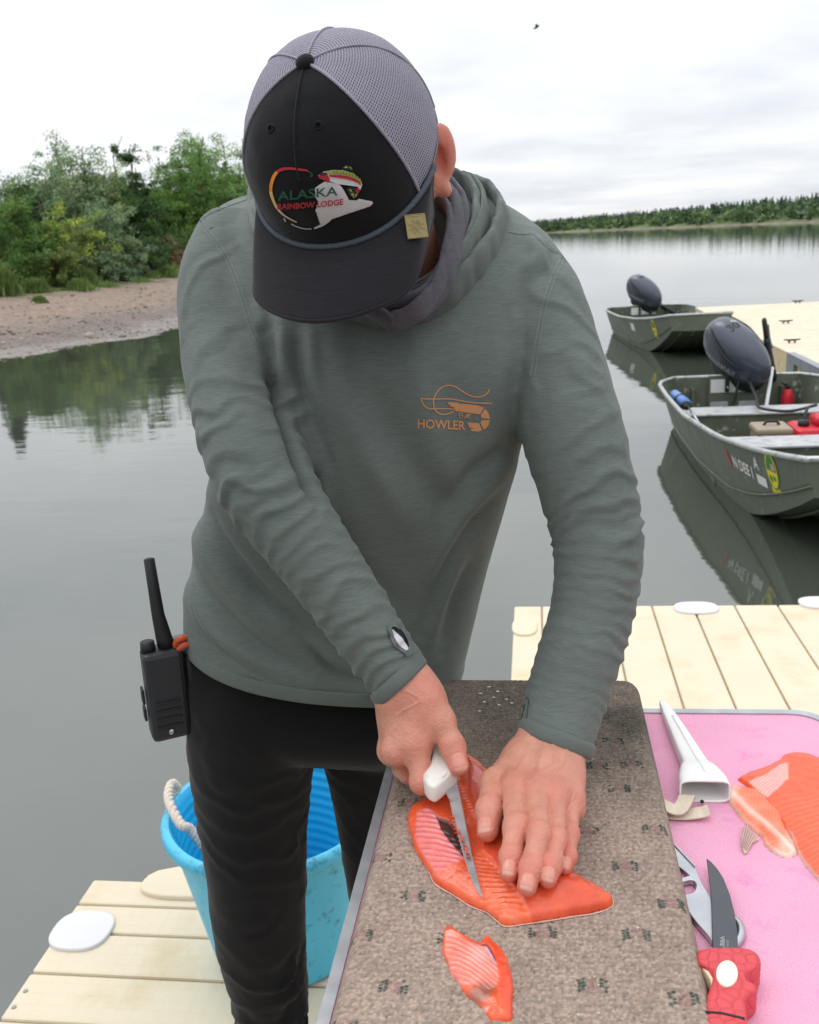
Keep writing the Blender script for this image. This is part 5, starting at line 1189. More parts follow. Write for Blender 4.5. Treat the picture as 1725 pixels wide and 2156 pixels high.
V, Q = drop_faces(V, Q, cut)
shirt_me = mesh_np('shirt', V, Q); shirt = add('shirt', shirt_me, SHIRT, person)
shirt_bvh = bvh_of(shirt)
md = shirt.modifiers.new('cloth', 'SOLIDIFY'); md.thickness = 0.0022; md.offset = -1
# trims: boundary loops of the open mesh become rolled hem and cuffs
def boundary_loops(me):
    bm = bmesh.new(); bm.from_mesh(me); be = [e for e in bm.edges if e.is_boundary]; nb = {}
    for e in be:
        for a, b in ((e.verts[0], e.verts[1]), (e.verts[1], e.verts[0])): nb.setdefault(a.index, []).append(b.index)
    seen, loops = set(), []
    for s in nb:
        if s in seen: continue
        lp = [s]; seen.add(s); cur = s
        while True:
            nx_ = [q for q in nb[cur] if q not in seen]
            if not nx_: break
            cur = nx_[0]; seen.add(cur); lp.append(cur)
        loops.append(lp)
    co = [np.array([bm.verts[i].co[:] for i in lp]) for lp in (bm.verts.ensure_lookup_table() or loops)]; bm.free(); return co
def smooth_loop(c, n, it):
    for _ in range(it): c = (np.roll(c, 1, 0) + np.roll(c, -1, 0)) * .25 + c * .5
    d = np.concatenate([[0], np.cumsum(np.linalg.norm(np.diff(np.vstack([c, c[:1]]), axis=0), axis=1))]); s = np.linspace(0, d[-1], n, endpoint=False)
    cc = np.vstack([c, c[:1]]); return np.stack([np.interp(s, d, cc[:, k]) for k in range(3)], -1)
def closed_tube(c, r, seg=8, axis=None, flat_=1.0, wav=None):
    t = np.roll(c, -1, 0) - np.roll(c, 1, 0); t /= np.linalg.norm(t, axis=1)[:, None]; ax = np.broadcast_to(axis, c.shape) if np.ndim(axis) == 1 else axis
    n = ax - t * (ax * t).sum(1)[:, None]; n /= np.linalg.norm(n, axis=1)[:, None]; b = np.cross(t, n); th = np.linspace(0, 2 * np.pi, seg, endpoint=False)
    r = np.broadcast_to(r, (len(c),)); V = c[:, None] + r[:, None, None] * (np.cos(th)[None, :, None] * n[:, None] + flat_ * np.sin(th)[None, :, None] * b[:, None]); k = len(c)
    F_ = [(i * seg + j, i * seg + (j + 1) % seg, ((i + 1) % k) * seg + (j + 1) % seg, ((i + 1) % k) * seg + j) for i in range(k) for j in range(seg)]
    return V.reshape(-1, 3), F_
for lp in boundary_loops(shirt_me):
    if len(lp) < 25: continue
    ctr = lp.mean(0); isR, isL = np.linalg.norm(ctr - mR) < .08, np.linalg.norm(ctr - mL) < .08
    c = smooth_loop(lp, 120 if (isR or isL) else 260, 10)
    if isR or isL: v, f = closed_tube(c - (nR if isR else nL) * .006, .0085, 10, (nR if isR else nL), .30); add('cuff', mesh_np('cuff', v, f), HEM, shirt)
    else: v, f = closed_tube(c - nH * .008, .011, 10, nH, .18); add('hem_band', mesh_np('hem_band', v, f), HEM, shirt)
# raised seams
def px_ray(q): return np.array(q) - CAM
def seam(name, pts, w=7.0, off=.0006, mat=THREAD, n=60, par=None):
    return lay(name, [stroke2d(pts, w, n)], lambda p: at(p[0], p[1], 1.15), px_ray, shirt_bvh, off, mat, par or shirt)
for pts in ([(418, 462), (440, 448), (480, 432), (530, 414)], [(414, 452), (432, 480), (462, 520), (490, 570), (512, 630), (530, 690), (548, 730)],
            [(1075, 487), (1100, 492), (1122, 490), (1142, 505), (1160, 522), (1175, 532)], [(1206, 513), (1186, 542), (1163, 590), (1145, 650), (1133, 720), (1122, 792)],
            [(404, 1275), (412, 1300), (436, 1340), (480, 1385), (560, 1432), (640, 1460), (720, 1468), (790, 1464)]):
    for dx_ in (-4.2, 4.2): seam('seam', [(x + dx_, y) for x, y in pts], 2.6)
    seam('seam', pts, 6.0, .0003, HEM)
# thumb hole in the right cuff: dark patch painting its inner shade, pale shirt lining
DKIN = flat('painted_hole_dark', srgb(30, 34, 34), 0.9)
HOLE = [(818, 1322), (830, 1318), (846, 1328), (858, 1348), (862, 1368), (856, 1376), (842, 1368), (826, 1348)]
lay('thumb_hole_shade', [ngon2d(smooth_path(HOLE + HOLE[:1], 40)[:-1])], lambda p: at(p[0], p[1], 1.0), px_ray, shirt_bvh, .0012, DKIN, shirt, 6)
lay('thumb_hole_lining', [ngon2d([(820, 1328), (826, 1326), (846, 1346), (860, 1368), (854, 1373), (838, 1358)])], lambda p: at(p[0], p[1], 1.0), px_ray, shirt_bvh, .0018, flat('lining_white', srgb(206, 206, 212), 0.8), shirt, 6)
hl = smooth_path(HOLE + HOLE[:1], 60)
lay('thumb_hole_edge', [stroke2d(hl, 7, 60, False)], lambda p: at(p[0], p[1], 1.0), px_ray, shirt_bvh, .0026, HEM, shirt)
seam('seam', [(1096, 1560 - 30), (1100, 1500), (1112, 1470), (1108, 1510), (1098, 1540)], 5, .0015, HEM)
# chest print
PRINT_O = flat('print_ochre', srgb(186, 132, 88), 0.7, var=0.08)
def L2D(zx, zy): return ((1600 + zx / 3.8333) / 1.9, (1500 + zy / 3.8333) / 1.9)       # columns/rows of the enlarged print
def C(*p): return [L2D(a, b) for a, b in p]
marks = [stroke2d(C((1375, 215), (1340, 280), (1260, 325), (1160, 335), (1050, 305), (950, 245), (850, 180), (740, 158), (640, 190), (560, 270), (515, 370), (515, 470), (550, 555), (640, 605), (740, 590), (830, 555)), 2.6, 90),
         stroke2d(C((325, 360), (500, 368), (740, 365), (900, 385), (1080, 418), (1410, 435)), 2.6, 50), stroke2d(C((325, 355), (350, 430), (400, 490), (470, 520), (560, 515), (680, 515), (830, 522)), 2.4, 50),
         ngon2d(C((725, 413), (880, 420), (915, 445), (950, 438), (1180, 462), (1290, 498), (1228, 602), (1080, 582), (900, 555), (840, 550), (838, 520), (870, 490), (780, 492), (768, 468), (850, 465), (740, 440))),
         ngon2d(C((1302, 515), (1345, 560), (1372, 620), (1380, 672), (1250, 660), (1238, 612))), ngon2d(C((1252, 690), (1378, 686), (1362, 750), (1328, 805), (1282, 838), (1232, 735))),
         ngon2d(C((1030, 725), (1212, 735), (1262, 845), (1200, 865), (1100, 858), (1075, 825), (1150, 825), (1060, 800), (1052, 775), (1130, 770), (1040, 745)))]
for a, b, c in (((935, 570), (905, 600), (915, 655)), ((970, 575), (935, 600), (965, 632)), ((1060, 585), (1020, 620), (985, 655)), ((1015, 590), (1040, 640), (1085, 665)), ((1090, 590), (1050, 620), (1010, 660))): marks.append(stroke2d(C(a, b, c), 1.8, 8, False))
logo = thing if False else None
lp = lay('chest_print', marks, lambda p: at(p[0], p[1], 1.05), px_ray, shirt_bvh, .0008, PRINT_O, shirt, 6)
v, f = text_poly('HOWLER', .022)
sx_, sy_ = (L2D(1005, 0)[0] - L2D(278, 0)[0]) / (v[:, 0].max() - v[:, 0].min()), (L2D(0, 815)[1] - L2D(0, 672)[1]) / (v[:, 1].max() - v[:, 1].min())
c0 = L2D(640, 757); v0m = (v.max(0) + v.min(0)) / 2; v = v - v0m; v = np.stack([c0[0] + v[:, 0] * sx_, c0[1] - v[:, 1] * sy_ + v[:, 0] * sx_ * .045], -1)
lay('chest_lettering', [(v, f)], lambda p: at(p[0], p[1], 1.05), px_ray, shirt_bvh, .0008, PRINT_O, shirt, 6)

# ------------------------------------------------------------------ hood lying round the neck, neck gaiter
def cloth_loop(name, pts, rad, mat, parent, axis, flat_=0.45, wob=.004, seed=1, seg=14, n=220):
    P_ = np.array([list(at(x, y, d)) for x, y, d, *_ in pts]); R_ = np.array([p[3] if len(p) > 3 else rad for p in pts])
    c = smooth_path(np.vstack([P_, P_[:1]]), n + 1)[:-1]; r_ = np.interp(np.linspace(0, len(pts), n, endpoint=False), np.arange(len(pts) + 1), np.append(R_, R_[0]))
    v, f = closed_tube(c, r_, seg, axis, flat_); nn_ = v - np.repeat(c, seg, 0); nn_ /= np.linalg.norm(nn_, axis=1)[:, None]
    v = v + nn_ * (wob * vnoise(v, 38, seed, 3))[:, None]
    return add(name, mesh_np(name, v, f), mat, parent)
NA = at(715, 300, 1.0) - at(830, 560, 1.22); NA /= np.linalg.norm(NA)          # neck axis, pointing up to the head
hood = cloth_loop('hood', [(800, 668, 1.085), (885, 652, 1.085), (965, 600, 1.105), (1028, 530, 1.145), (1058, 468, 1.20), (1048, 425, 1.255), (1000, 398, 1.30), (900, 385, 1.36), (760, 385, 1.38), (620, 395, 1.35), (545, 420, 1.27), (560, 520, 1.16), (650, 630, 1.09)], .027, SHIRT, person, NA, .30, .007, 5)
cloth_loop('hood_edge', [(805, 640, 1.06), (880, 622, 1.062), (945, 578, 1.085), (1000, 512, 1.125), (1022, 450, 1.18), (1008, 405, 1.24), (960, 385, 1.29), (880, 372, 1.34), (760, 372, 1.36), (640, 385, 1.33), (570, 420, 1.25), (585, 520, 1.14), (680, 610, 1.07)], .026, SHIRT, hood, NA, .16, .006, 6)
cloth_loop('hood_fold', [(815, 645, 1.075), (895, 618, 1.078), (958, 568, 1.095), (1000, 490, 1.13), (1006, 430, 1.175), (985, 392, 1.23), (930, 372, 1.27), (860, 365, 1.32), (760, 365, 1.34), (650, 380, 1.31), (590, 425, 1.23), (610, 510, 1.13), (700, 590, 1.07)], .026, SHIRT, hood, NA, .20, .007, 7)
seam('seam', [(1010, 410), (1033, 440), (1034, 490), (1005, 545), (960, 598), (900, 640)], 3, .004, HEM) if False else None
gaiter = cloth_loop('neck_gaiter', [(815, 660, 1.02), (890, 636, 1.025), (938, 578, 1.045), (960, 500, 1.075), (963, 435, 1.10), (930, 395, 1.15), (880, 375, 1.2), (800, 370, 1.23), (700, 380, 1.22), (630, 420, 1.16), (640, 500, 1.09), (720, 610, 1.03)], .026, GAITER, person, NA, .28, .005, 8)
cloth_loop('gaiter_fold', [(818, 648, 1.04), (900, 618, 1.05), (948, 562, 1.07), (976, 485, 1.10), (978, 430, 1.125), (945, 392, 1.18), (885, 372, 1.24), (800, 365, 1.27), (690, 378, 1.25), (615, 425, 1.18), (628, 505, 1.1), (710, 610, 1.05)], .024, GAITER, gaiter, NA, .26, .005, 9)
cloth_loop('gaiter_fold', [(824, 682, 1.005), (880, 655, 1.008), (922, 596, 1.025), (945, 520, 1.052), (950, 455, 1.075), (912, 410, 1.12), (870, 385, 1.17), (800, 378, 1.2), (710, 385, 1.19), (650, 425, 1.13), (660, 495, 1.06), (735, 610, 1.0)], .018, GAITER, gaiter, NA, .30, .004, 10)

# ------------------------------------------------------------------ trousers
PELVIS = [(384, 1330, 1.345, 968, 1375, 1.44, .115), (378, 1390, 1.35, 968, 1425, 1.445, .120), (384, 1450, 1.36, 955, 1490, 1.45, .122), (390, 1500, 1.37, 935, 1535, 1.455, .112), (430, 1540, 1.385, 890, 1570, 1.455, .085)]
cA, rA = px_path(LEG_R); cB, rB = px_path(LEG_L)
kA, kB = smooth_path(cA, 50), smooth_path(cB, 50); sA = np.interp(np.linspace(0, 1, 50), np.linspace(0, 1, len(rA)), rA); sB = np.interp(np.linspace(0, 1, 50), np.linspace(0, 1, len(rB)), rB)
V, Q = remesh([loft_rings(PELVIS, 48, 2.3, 20), tube_np(kA, sA, 30), tube_np(kB, sB, 30)], 0.006, 5)
N_ = vnormals(V, Q)
if ((V - V.mean(0)) * N_).sum() < 0: Q = Q[:, ::-1]; N_ = -N_
d1, _ = sleeve_folds(V, N_, kA, sA, [(.08, .30, 20, .006, .9, 1.0), (.3, .5, 10, .003, .9, 2.0), (.48, .95, 15, .014, .9, .4)], 31); d2, _ = sleeve_folds(V, N_, kB, sB, [(.08, .3, 20, .004, .8, 2.0), (.35, .95, 13, .006, .8, .4)], 33)
V = V + N_ * (d1 + d2 + .002 * vnoise(V, 9, 3, 2))[:, None]
trousers = add('trousers', mesh_np('trousers', V, Q), DENIM, person)
for k_ in (kA, kB):          # boots standing on the dock
    p = k_[-1].copy(); p[2] = 0.0; q = p - FH * .14
    v, f = join_np([tube_np([p + [0, 0, .16], p + [0, 0, .09], p + [0, 0, .012]], [.052, .055, .05], 14, 8), tube_np([p + [0, 0, .055], (p + q) / 2 + [0, 0, .05], q + [0, 0, .04], q - FH * .03 + [0, 0, .03]], [.05, .05, .045, .02], 12, 10)])
    v[:, 2] = np.maximum(v[:, 2], .004); add('boot', mesh_np('boot', v, f), BLK, person)
seam('seam', [(0, 0), (1, 1)], 1) if False else None

# ------------------------------------------------------------------ cap
CAPB = cloth_mat('cap_black_twill', srgb(20, 20, 23), 700.0, 0.15, 0.95, 0.3); CAPV = cloth_mat('cap_visor_twill', srgb(40, 38, 42), 700.0, 0.15, 0.95, 0.35)
def mesh_fabric():
    m = bpy.data.materials.new('cap_mesh'); m.use_nodes = True; nt = m.node_tree; N, L = nt.nodes, nt.links; b = N['Principled BSDF']; b.inputs['Roughness'].default_value = .7; b.inputs['Specular IOR Level'].default_value = .25
    uv = N.new('ShaderNodeUVMap'); vo = N.new('ShaderNodeTexVoronoi'); vo.feature = 'DISTANCE_TO_EDGE'; vo.inputs['Scale'].default_value = 1.0; vo.inputs['Randomness'].default_value = 0.12
    L.new(uv.outputs[0], vo.inputs['Vector']); rp = _ramp(nt, vo.outputs['Distance'], [(0.17, srgb(150, 146, 160)), (0.30, srgb(52, 48, 56))]); L.new(rp, b.inputs['Base Color'])  # holes are only coloured dark, painting the shade inside the cap
    bp = N.new('ShaderNodeBump'); bp.invert = True; bp.inputs['Strength'].default_value = .6; bp.inputs['Distance'].default_value = .001; L.new(vo.outputs['Distance'], bp.inputs['Height']); L.new(bp.outputs[0], b.inputs['Normal'])
    return m
CAPM = mesh_fabric(); ROPE = pmat('cap_rope', srgb(70, 78, 86), .7, var=.2, vscale=300, bump=.4, bscale=500)
def rim_z(th): return -.030 + .012 * np.cos(th) * -1 + .004                                   # th = 0 at the front
def cap_pt(th, s, grow=0.0):
    """th around (0 front, + towards the person's left), s 0 rim .. 1 top"""
    s = np.asarray(s, float); zr = -.040 + .012 * (1 - np.cos(th)) * .5; zt = .083 + grow
    q = np.clip(s, 0, 1); ang = q * np.pi / 2; e = 2.25
    rad = np.cos(ang) ** (2 / e); zf = np.sin(ang) ** (2 / e)
    a, b = .0940 + grow, np.where(np.cos(th) > 0, .106, .108) + grow
    k = (np.abs(np.sin(th)) ** 2.15 + np.abs(np.cos(th)) ** 2.15) ** (-1 / 2.15)
    x = a * np.sin(th) * k * rad; y = b * np.cos(th) * k * rad
    y = y + .012 * np.maximum(np.cos(th), 0) * np.sin(np.pi * np.clip(q, 0, 1)) ** 1.5           # stiff front stands proud
    return np.stack([x, y, zr + (zt - zr) * zf], -1)
cap = thing('cap', None, None, tuple(HP)); adopt(cap, person)
ths = np.radians([62.0, 180.0, 298.0, 360 + 62.0])
def panel(name, th0, th1, nt_, ns, mat, uvk=None):
    T, S_ = np.meshgrid(np.linspace(th0, th1, nt_), np.linspace(0, .995, ns)); P_ = hw(cap_pt(T.ravel(), S_.ravel()))
    ii = (np.arange(ns - 1)[:, None] * nt_ + np.arange(nt_ - 1)[None]).ravel(); fq = np.stack([ii, ii + 1, ii + nt_ + 1, ii + nt_], -1)
    P_ = P_ + (P_ - HP) / np.linalg.norm(P_ - HP, axis=1)[:, None] * (.0008 * vnoise(P_, 45, 3, 2))[:, None]
    me = mesh_np(name, P_, fq)
    if uvk:
        L3 = me.uv_layers.new(name='UVMap'); li = np.empty(len(me.loops), np.int32); me.loops.foreach_get('vertex_index', li)
        U_ = (T.ravel() * .10 * np.cos(S_.ravel() * np.pi / 2) ** .8 + 0) / uvk; W_ = (S_.ravel() * .155) / uvk; L3.data.foreach_set('uv', np.stack([U_[li], W_[li]], -1).ravel())
    o = add(name, me, mat, cap); mdd = o.modifiers.new('t', 'SOLIDIFY'); mdd.thickness = .0018; mdd.offset = -1; return o
fp = panel('front_panel', -ths[0], ths[0], 90, 60, CAPB)
for a, b in ((62, 121), (121, 180), (180, 239), (239, 298)): panel('mesh_panel', math.radians(a), math.radians(b), 40, 60, CAPM, .0026)
cap_bvh = BVHTree.FromPolygons([Vector(q) for q in hw(cap_pt(*[g.ravel() for g in np.meshgrid(np.linspace(-np.pi, np.pi, 161), np.linspace(0, .995, 70))]))],
                               [(i * 161 + j, i * 161 + j + 1, (i + 1) * 161 + j + 1, (i + 1) * 161 + j) for i in range(69) for j in range(160)])
MGY = cloth_mat('cap_seam_tape', srgb(150, 146, 160), 700, .1)
for th, mt, r_ in ((math.radians(62), MGY, .0016), (math.radians(-62), MGY, .0016), (0.0, CAPB, .0012), (math.radians(121), MGY, .0011), (math.radians(-121), MGY, .0011), (math.pi, MGY, .0011)):
    c = hw(cap_pt(np.full(40, th), np.linspace(0 if th else .42, .98, 40), .0004)); v, f = tube_np(c, r_, 6); add('cap_seam', mesh_np('cap_seam', v, f), mt, cap)
c = hw(cap_pt(np.radians(np.linspace(-80, 80, 90)), np.full(90, .012), .0022)); v, f = tube_np(c, .0030, 10); add('rope_trim', mesh_np('rope_trim', v, f), ROPE, cap)
c = hw(cap_pt(np.radians(np.linspace(0, 360, 120)), np.full(120, .02), -.002)); v, f = tube_np(c, .0025, 6); add('sweatband', mesh_np('sweatband', v, f), CAPB, cap)
bm = bmesh.new(); bmesh.ops.create_uvsphere(bm, u_segments=20, v_segments=12, radius=1.0)
tp = hw(cap_pt(np.array([0.0]), np.array([1.0])))[0]
for q in bm.verts: w = np.array(q.co[:]); q.co = Vector(tp + HL * w[0] * .0088 + HF * w[1] * .0088 + HU * (w[2] * .0052 + .001))
bmo('top_button', bm, CAPB, cap, True)
for th, s in ((-.50, .66), (.42, .66)):
    c0 = hw(cap_pt(np.array([th]), np.array([s])))[0]; n0 = (c0 - HP) / np.linalg.norm(c0 - HP); a0 = np.cross(n0, HU); a0 /= np.linalg.norm(a0); b0 = np.cross(n0, a0)
    k = np.linspace(0, 2 * np.pi, 20, endpoint=False); v, f = closed_tube(c0 + n0 * .0006 + .0032 * (np.cos(k)[:, None] * a0 + np.sin(k)[:, None] * b0), .0013, 6, n0); add('eyelet', mesh_np('eyelet', v, f), CAPB, cap)
# visor
nT, nR_ = 70, 24; Vv = []
for i in range(nR_):
    for j in range(nT):
        th = math.radians(-78 + 156 * j / (nT - 1)); u = i / (nR_ - 1); inner = cap_pt(np.array([th]), np.array([.0]), .0)[0]
        L_ = .074 * (1 - (abs(th) / math.radians(80)) ** 6.0) ** .55 if abs(th) < math.radians(79.9) else 0
        cf_ = (1 - min(1, abs(th) / math.radians(78.5)) ** 9) ** .5; yo = .181 - 5.2 * inner[0] ** 2; x = inner[0] * (1 - .035 * u); y = inner[1] + max(0, yo - inner[1]) * cf_ * u
        z = inner[2] - .010 * u * (1 + .5 * u) - 2.1 * x * x * u * .9 + .004 * math.sin(math.pi * u)
        Vv.append((x, y, z))
ii = (np.arange(nR_ - 1)[:, None] * nT + np.arange(nT - 1)[None]).ravel()
vis = add('visor', mesh_np('visor', hw(np.array(Vv)), np.stack([ii, ii + nT, ii + nT + 1, ii + 1], -1)), CAPV, cap); mdd = vis.modifiers.new('t', 'SOLIDIFY'); mdd.thickness = .004; mdd.offset = 0
vis_bvh = bvh_of(vis)
Vg = hw(np.array(Vv)).reshape(nR_, nT, 3); upv = np.cross(Vg[5, 36] - Vg[5, 34], Vg[6, 35] - Vg[4, 35]); upv /= np.linalg.norm(upv); upv = upv if upv @ HU > 0 else -upv
for i in (6, 9, 12, 15, 18, 20, 22):
    v, f = tube_np(Vg[i, 4:-4] + upv * .0019, .00035, 5); add('visor_stitching', mesh_np('visor_stitching', v, f), CAPV, vis)
edge = np.concatenate([Vg[:, 0], Vg[-1, 1:-1], Vg[::-1, -1]]); v, f = tube_np(edge, .0026, 8); add('visor_edge', mesh_np('visor_edge', v, f), CAPV, vis)
# ------------------------------------------------------------------ embroidery and pin on the cap
EM = lambda n, c: pmat(n, srgb(*c), .6, var=.12, vscale=900, stretch=(1, .2, 1), bump=.3, bscale=1200, bdist=.0006)
E_W, E_R, E_G, E_O, E_Y, E_L, E_K, E_C = EM('thread_white', (214, 214, 216)), EM('thread_red', (176, 34, 52)), EM('thread_green', (22, 84, 62)), EM('thread_orange', (232, 142, 44)), EM('thread_yellow', (226, 196, 110)), EM('thread_lime', (150, 164, 74)), EM('thread_dark', (24, 40, 30)), EM('thread_cream', (216, 194, 168))
def Z3(zx, zy): return ((1000 + zx / 2.3) / 1.9, (600 + zy / 2.3) / 1.9)
def Z(*p): return [Z3(a, b) for a, b in p]
def emb(name, parts, mat, off=.0012, ml=5): return lay(name, parts, lambda p: at(p[0], p[1], .88), px_ray, cap_bvh, off, mat, cap, ml)
emb('embroidery', [ngon2d(Z((690, 285), (820, 305), (860, 360), (915, 462), (985, 455), (1000, 440), (1060, 455), (1120, 465), (1128, 485), (1100, 512), (1040, 485), (990, 468), (920, 480), (850, 500), (820, 545), (800, 545), (770, 560), (760, 590), (720, 640), (660, 685), (600, 712), (590, 705), (650, 675), (710, 630), (735, 585), (690, 585), (670, 570), (605, 545), (620, 520), (615, 505), (635, 470), (605, 430), (640, 395), (600, 345), (640, 315)))], E_W)
emb('embroidery', [ngon2d(Z((790, 570), (808, 580), (795, 612), (782, 610))), stroke2d(Z((385, 670), (420, 690), (500, 714), (570, 716)), 1.8, 14), stroke2d(Z((318, 620), (335, 650)), 2.5, 6)], E_W)
emb('embroidery', [stroke2d(Z((748, 580), (738, 620), (700, 660), (650, 690), (595, 712)), [9, 7, 5, 4, 2.4], 20), stroke2d(Z((905, 462), (960, 462), (1010, 470), (1060, 488), (1118, 478)), [4, 3, 4, 5, 3], 20), stroke2d(Z((985, 452), (1050, 466), (1100, 500)), 3, 12)], E_W, .0014)
arc = smooth_path(np.array(Z((565, 215), (540, 190), (470, 178), (360, 168), (290, 180), (240, 220), (210, 290), (200, 370), (220, 450), (260, 530), (330, 600), (435, 655))), 80)
wd = np.interp(np.linspace(0, 1, 80), [0, .1, .35, .55, .8, 1], [2.2, 3.2, 6.2, 7.0, 5.0, 2.2])
for a, b, m in ((8, 34, E_R), (34, 52, E_O), (52, 64, E_Y), (64, 80, E_C)):
    emb('embroidery', [stroke2d(arc[a - (1 if a else 0):b], wd[a - (1 if a else 0):b], b - a + 1, False)], m)
emb('embroidery', [stroke2d(Z((545, 195), (565, 210), (578, 228), (568, 240), (558, 232)), 2.2, 14)], E_G)
# leaping fish: back, flank stripe, belly, head, fins
emb('embroidery', [ngon2d(Z((630, 225), (680, 195), (760, 180), (860, 182), (950, 210), (1010, 260), (1028, 310), (1010, 362), (985, 330), (900, 318), (800, 305), (740, 282), (660, 262)))], E_W, .0018)
emb('embroidery', [ngon2d(Z((700, 192), (760, 180), (860, 182), (950, 210), (1010, 260), (1020, 300), (960, 255), (880, 225), (780, 215), (720, 212)))], E_L, .0023)
emb('embroidery', [stroke2d(Z((730, 228), (820, 235), (900, 248), (980, 278), (1012, 310)), [4, 6, 6, 5, 3], 30), ngon2d(Z((632, 236), (660, 215), (715, 210), (725, 240), (740, 262), (715, 290), (690, 262), (650, 258)))], E_R, .0028)
emb('embroidery', [ngon2d(Z((632, 222), (665, 198), (712, 200), (700, 222), (660, 226)))], E_K, .0032)
emb('embroidery', [ngon2d(Z((842, 162), (880, 135), (925, 145), (948, 188), (900, 178))), ngon2d(Z((885, 340), (940, 330), (1000, 345), (995, 400), (955, 446), (910, 400)))], E_K, .0022)
emb('embroidery', [ngon2d(Z((858, 160), (882, 142), (900, 160))), ngon2d(Z((905, 150), (922, 152), (935, 178))), ngon2d(Z((900, 350), (930, 350), (935, 380))), ngon2d(Z((920, 390), (950, 380), (955, 430))), ngon2d(Z((960, 395), (985, 380), (965, 425)))], E_L, .0028)
emb('embroidery', [oval2d(*Z3(982, 358), 4.2, 5.0, 16)], E_R, .0032)
for k in range(9): emb('embroidery', [stroke2d(Z((770 + 27 * k, 186 + (k * k) * .7), (778 + 27 * k, 206 + (k * k) * .8)), 1.3, 4)], E_K, .0034)
def arc_text(s, x0, x1, yb, h, mat, bold, tilt, bend):
    v, f = text_poly(s, bold); w = v[:, 0].max() - v[:, 0].min(); m = (v.max(0) + v.min(0)) / 2; hh = v[:, 1].max() - v[:, 1].min()
    u = (v[:, 0] - m[0]) / w; k = (v[:, 1] - v[:, 1].min()) / hh
    P_ = np.stack([x0 + (u + .5) * (x1 - x0), yb - tilt * (u + .5) - bend * (1 - 4 * u * u) * -1 - k * h], -1)
    emb('embroidered_lettering', [(np.array([Z3(a, b) for a, b in P_]), f)], mat, .0034, 3)
arc_text('ALASKA', 275, 805, 450, 82, E_G, .012, 48, 0)
arc_text('RAINBOW LODGE', 272, 855, 528, 54, E_R, .03, 45, 6)
# square brass pin on the visor edge
BRASS = pmat('brass', srgb(132, 118, 80), .45, .6, var=.12, vscale=300, bump=.3, bscale=260, bdist=.0006)
def vis_hit(x, y):
    d = Vector(at(x, y, 1.0) - CAM).normalized(); best = None
    for bb in (vis_bvh, cap_bvh):
        h, n_, _, dd = bb.ray_cast(Vector(CAM), d)
        if h is not None and (best is None or dd < best[1]): best = (np.array(h), dd)
    return best
_h = vis_hit(872, 490) or vis_hit(864, 490); _dp = float((_h[0] - CAM) @ CF) - .0065
_pc = at(876, 476, _dp); _du = [float((vis_hit(x, y)[0] - CAM) @ CF) if vis_hit(x, y) else _dp for x, y in ((856, 470), (866, 505))]
PN = [at(850, 451, _dp + .001), at(896, 446, _dp + .004), at(903, 502, _dp + .002), at(858, 506, _dp - .001)]
ctr = sum(PN) / 4; ux = (PN[1] - PN[0] + PN[2] - PN[3]); ux /= np.linalg.norm(ux); uy = (PN[0] - PN[3] + PN[1] - PN[2]); uy -= ux * (uy @ ux); uy /= np.linalg.norm(uy); un = np.cross(ux, uy); un = un if un @ CF < 0 else -un
w2, h2 = 47 / 2 * .857 / FPX, 56 / 2 * .857 / FPX
Mp = Matrix(((ux[0], uy[0], un[0], ctr[0]), (ux[1], uy[1], un[1], ctr[1]), (ux[2], uy[2], un[2], ctr[2]), (0, 0, 0, 1)))
bm = bmesh.new(); box_bm(bm, (-w2, -h2, -.0009), (w2, h2, .0009), .0004)
def ring_bm(r0, r1, c=(0, 0)):
    k = np.linspace(0, 2 * np.pi, 24, endpoint=False); a = [bm.verts.new((c[0] + r1 * math.cos(q), c[1] + r1 * math.sin(q), .0014)) for q in k]; b = [bm.verts.new((c[0] + r0 * math.cos(q), c[1] + r0 * math.sin(q), .0014)) for q in k]
    lo = [bm.verts.new((c[0] + r1 * math.cos(q), c[1] + r1 * math.sin(q), .0008)) for q in k]; li = [bm.verts.new((c[0] + r0 * math.cos(q), c[1] + r0 * math.sin(q), .0008)) for q in k]
    for i in range(24): j = (i + 1) % 24; bm.faces.new((a[i], a[j], b[j], b[i])); bm.faces.new((lo[i], lo[j], a[j], a[i])); bm.faces.new((b[i], b[j], li[j], li[i]))
ring_bm(.0042, .0049); ring_bm(.0026, .0033); ring_bm(.0008, .0017)
for a in range(8):
    q = a * math.pi / 4 + math.pi / 8; r2 = .0066; c_ = (r2 * math.cos(q), r2 * math.sin(q) * .95); box_bm(bm, (c_[0] - .0011, c_[1] - .0011, .0008), (c_[0] + .0011, c_[1] + .0011, .0014))
box_bm(bm, (-.006, .0092, .0008), (.006, .0104, .0013)); box_bm(bm, (-w2 + .0004, -h2 + .0004, .0009), (w2 - .0004, -h2 + .001, .0013)); box_bm(bm, (-w2 + .0004, h2 - .001, .0009), (w2 - .0004, h2 - .0004, .0013))
bmesh.ops.recalc_face_normals(bm, faces=bm.faces); bmesh.ops.transform(bm, matrix=Mp, verts=bm.verts); bmo('brass_pin', bm, BRASS, cap)

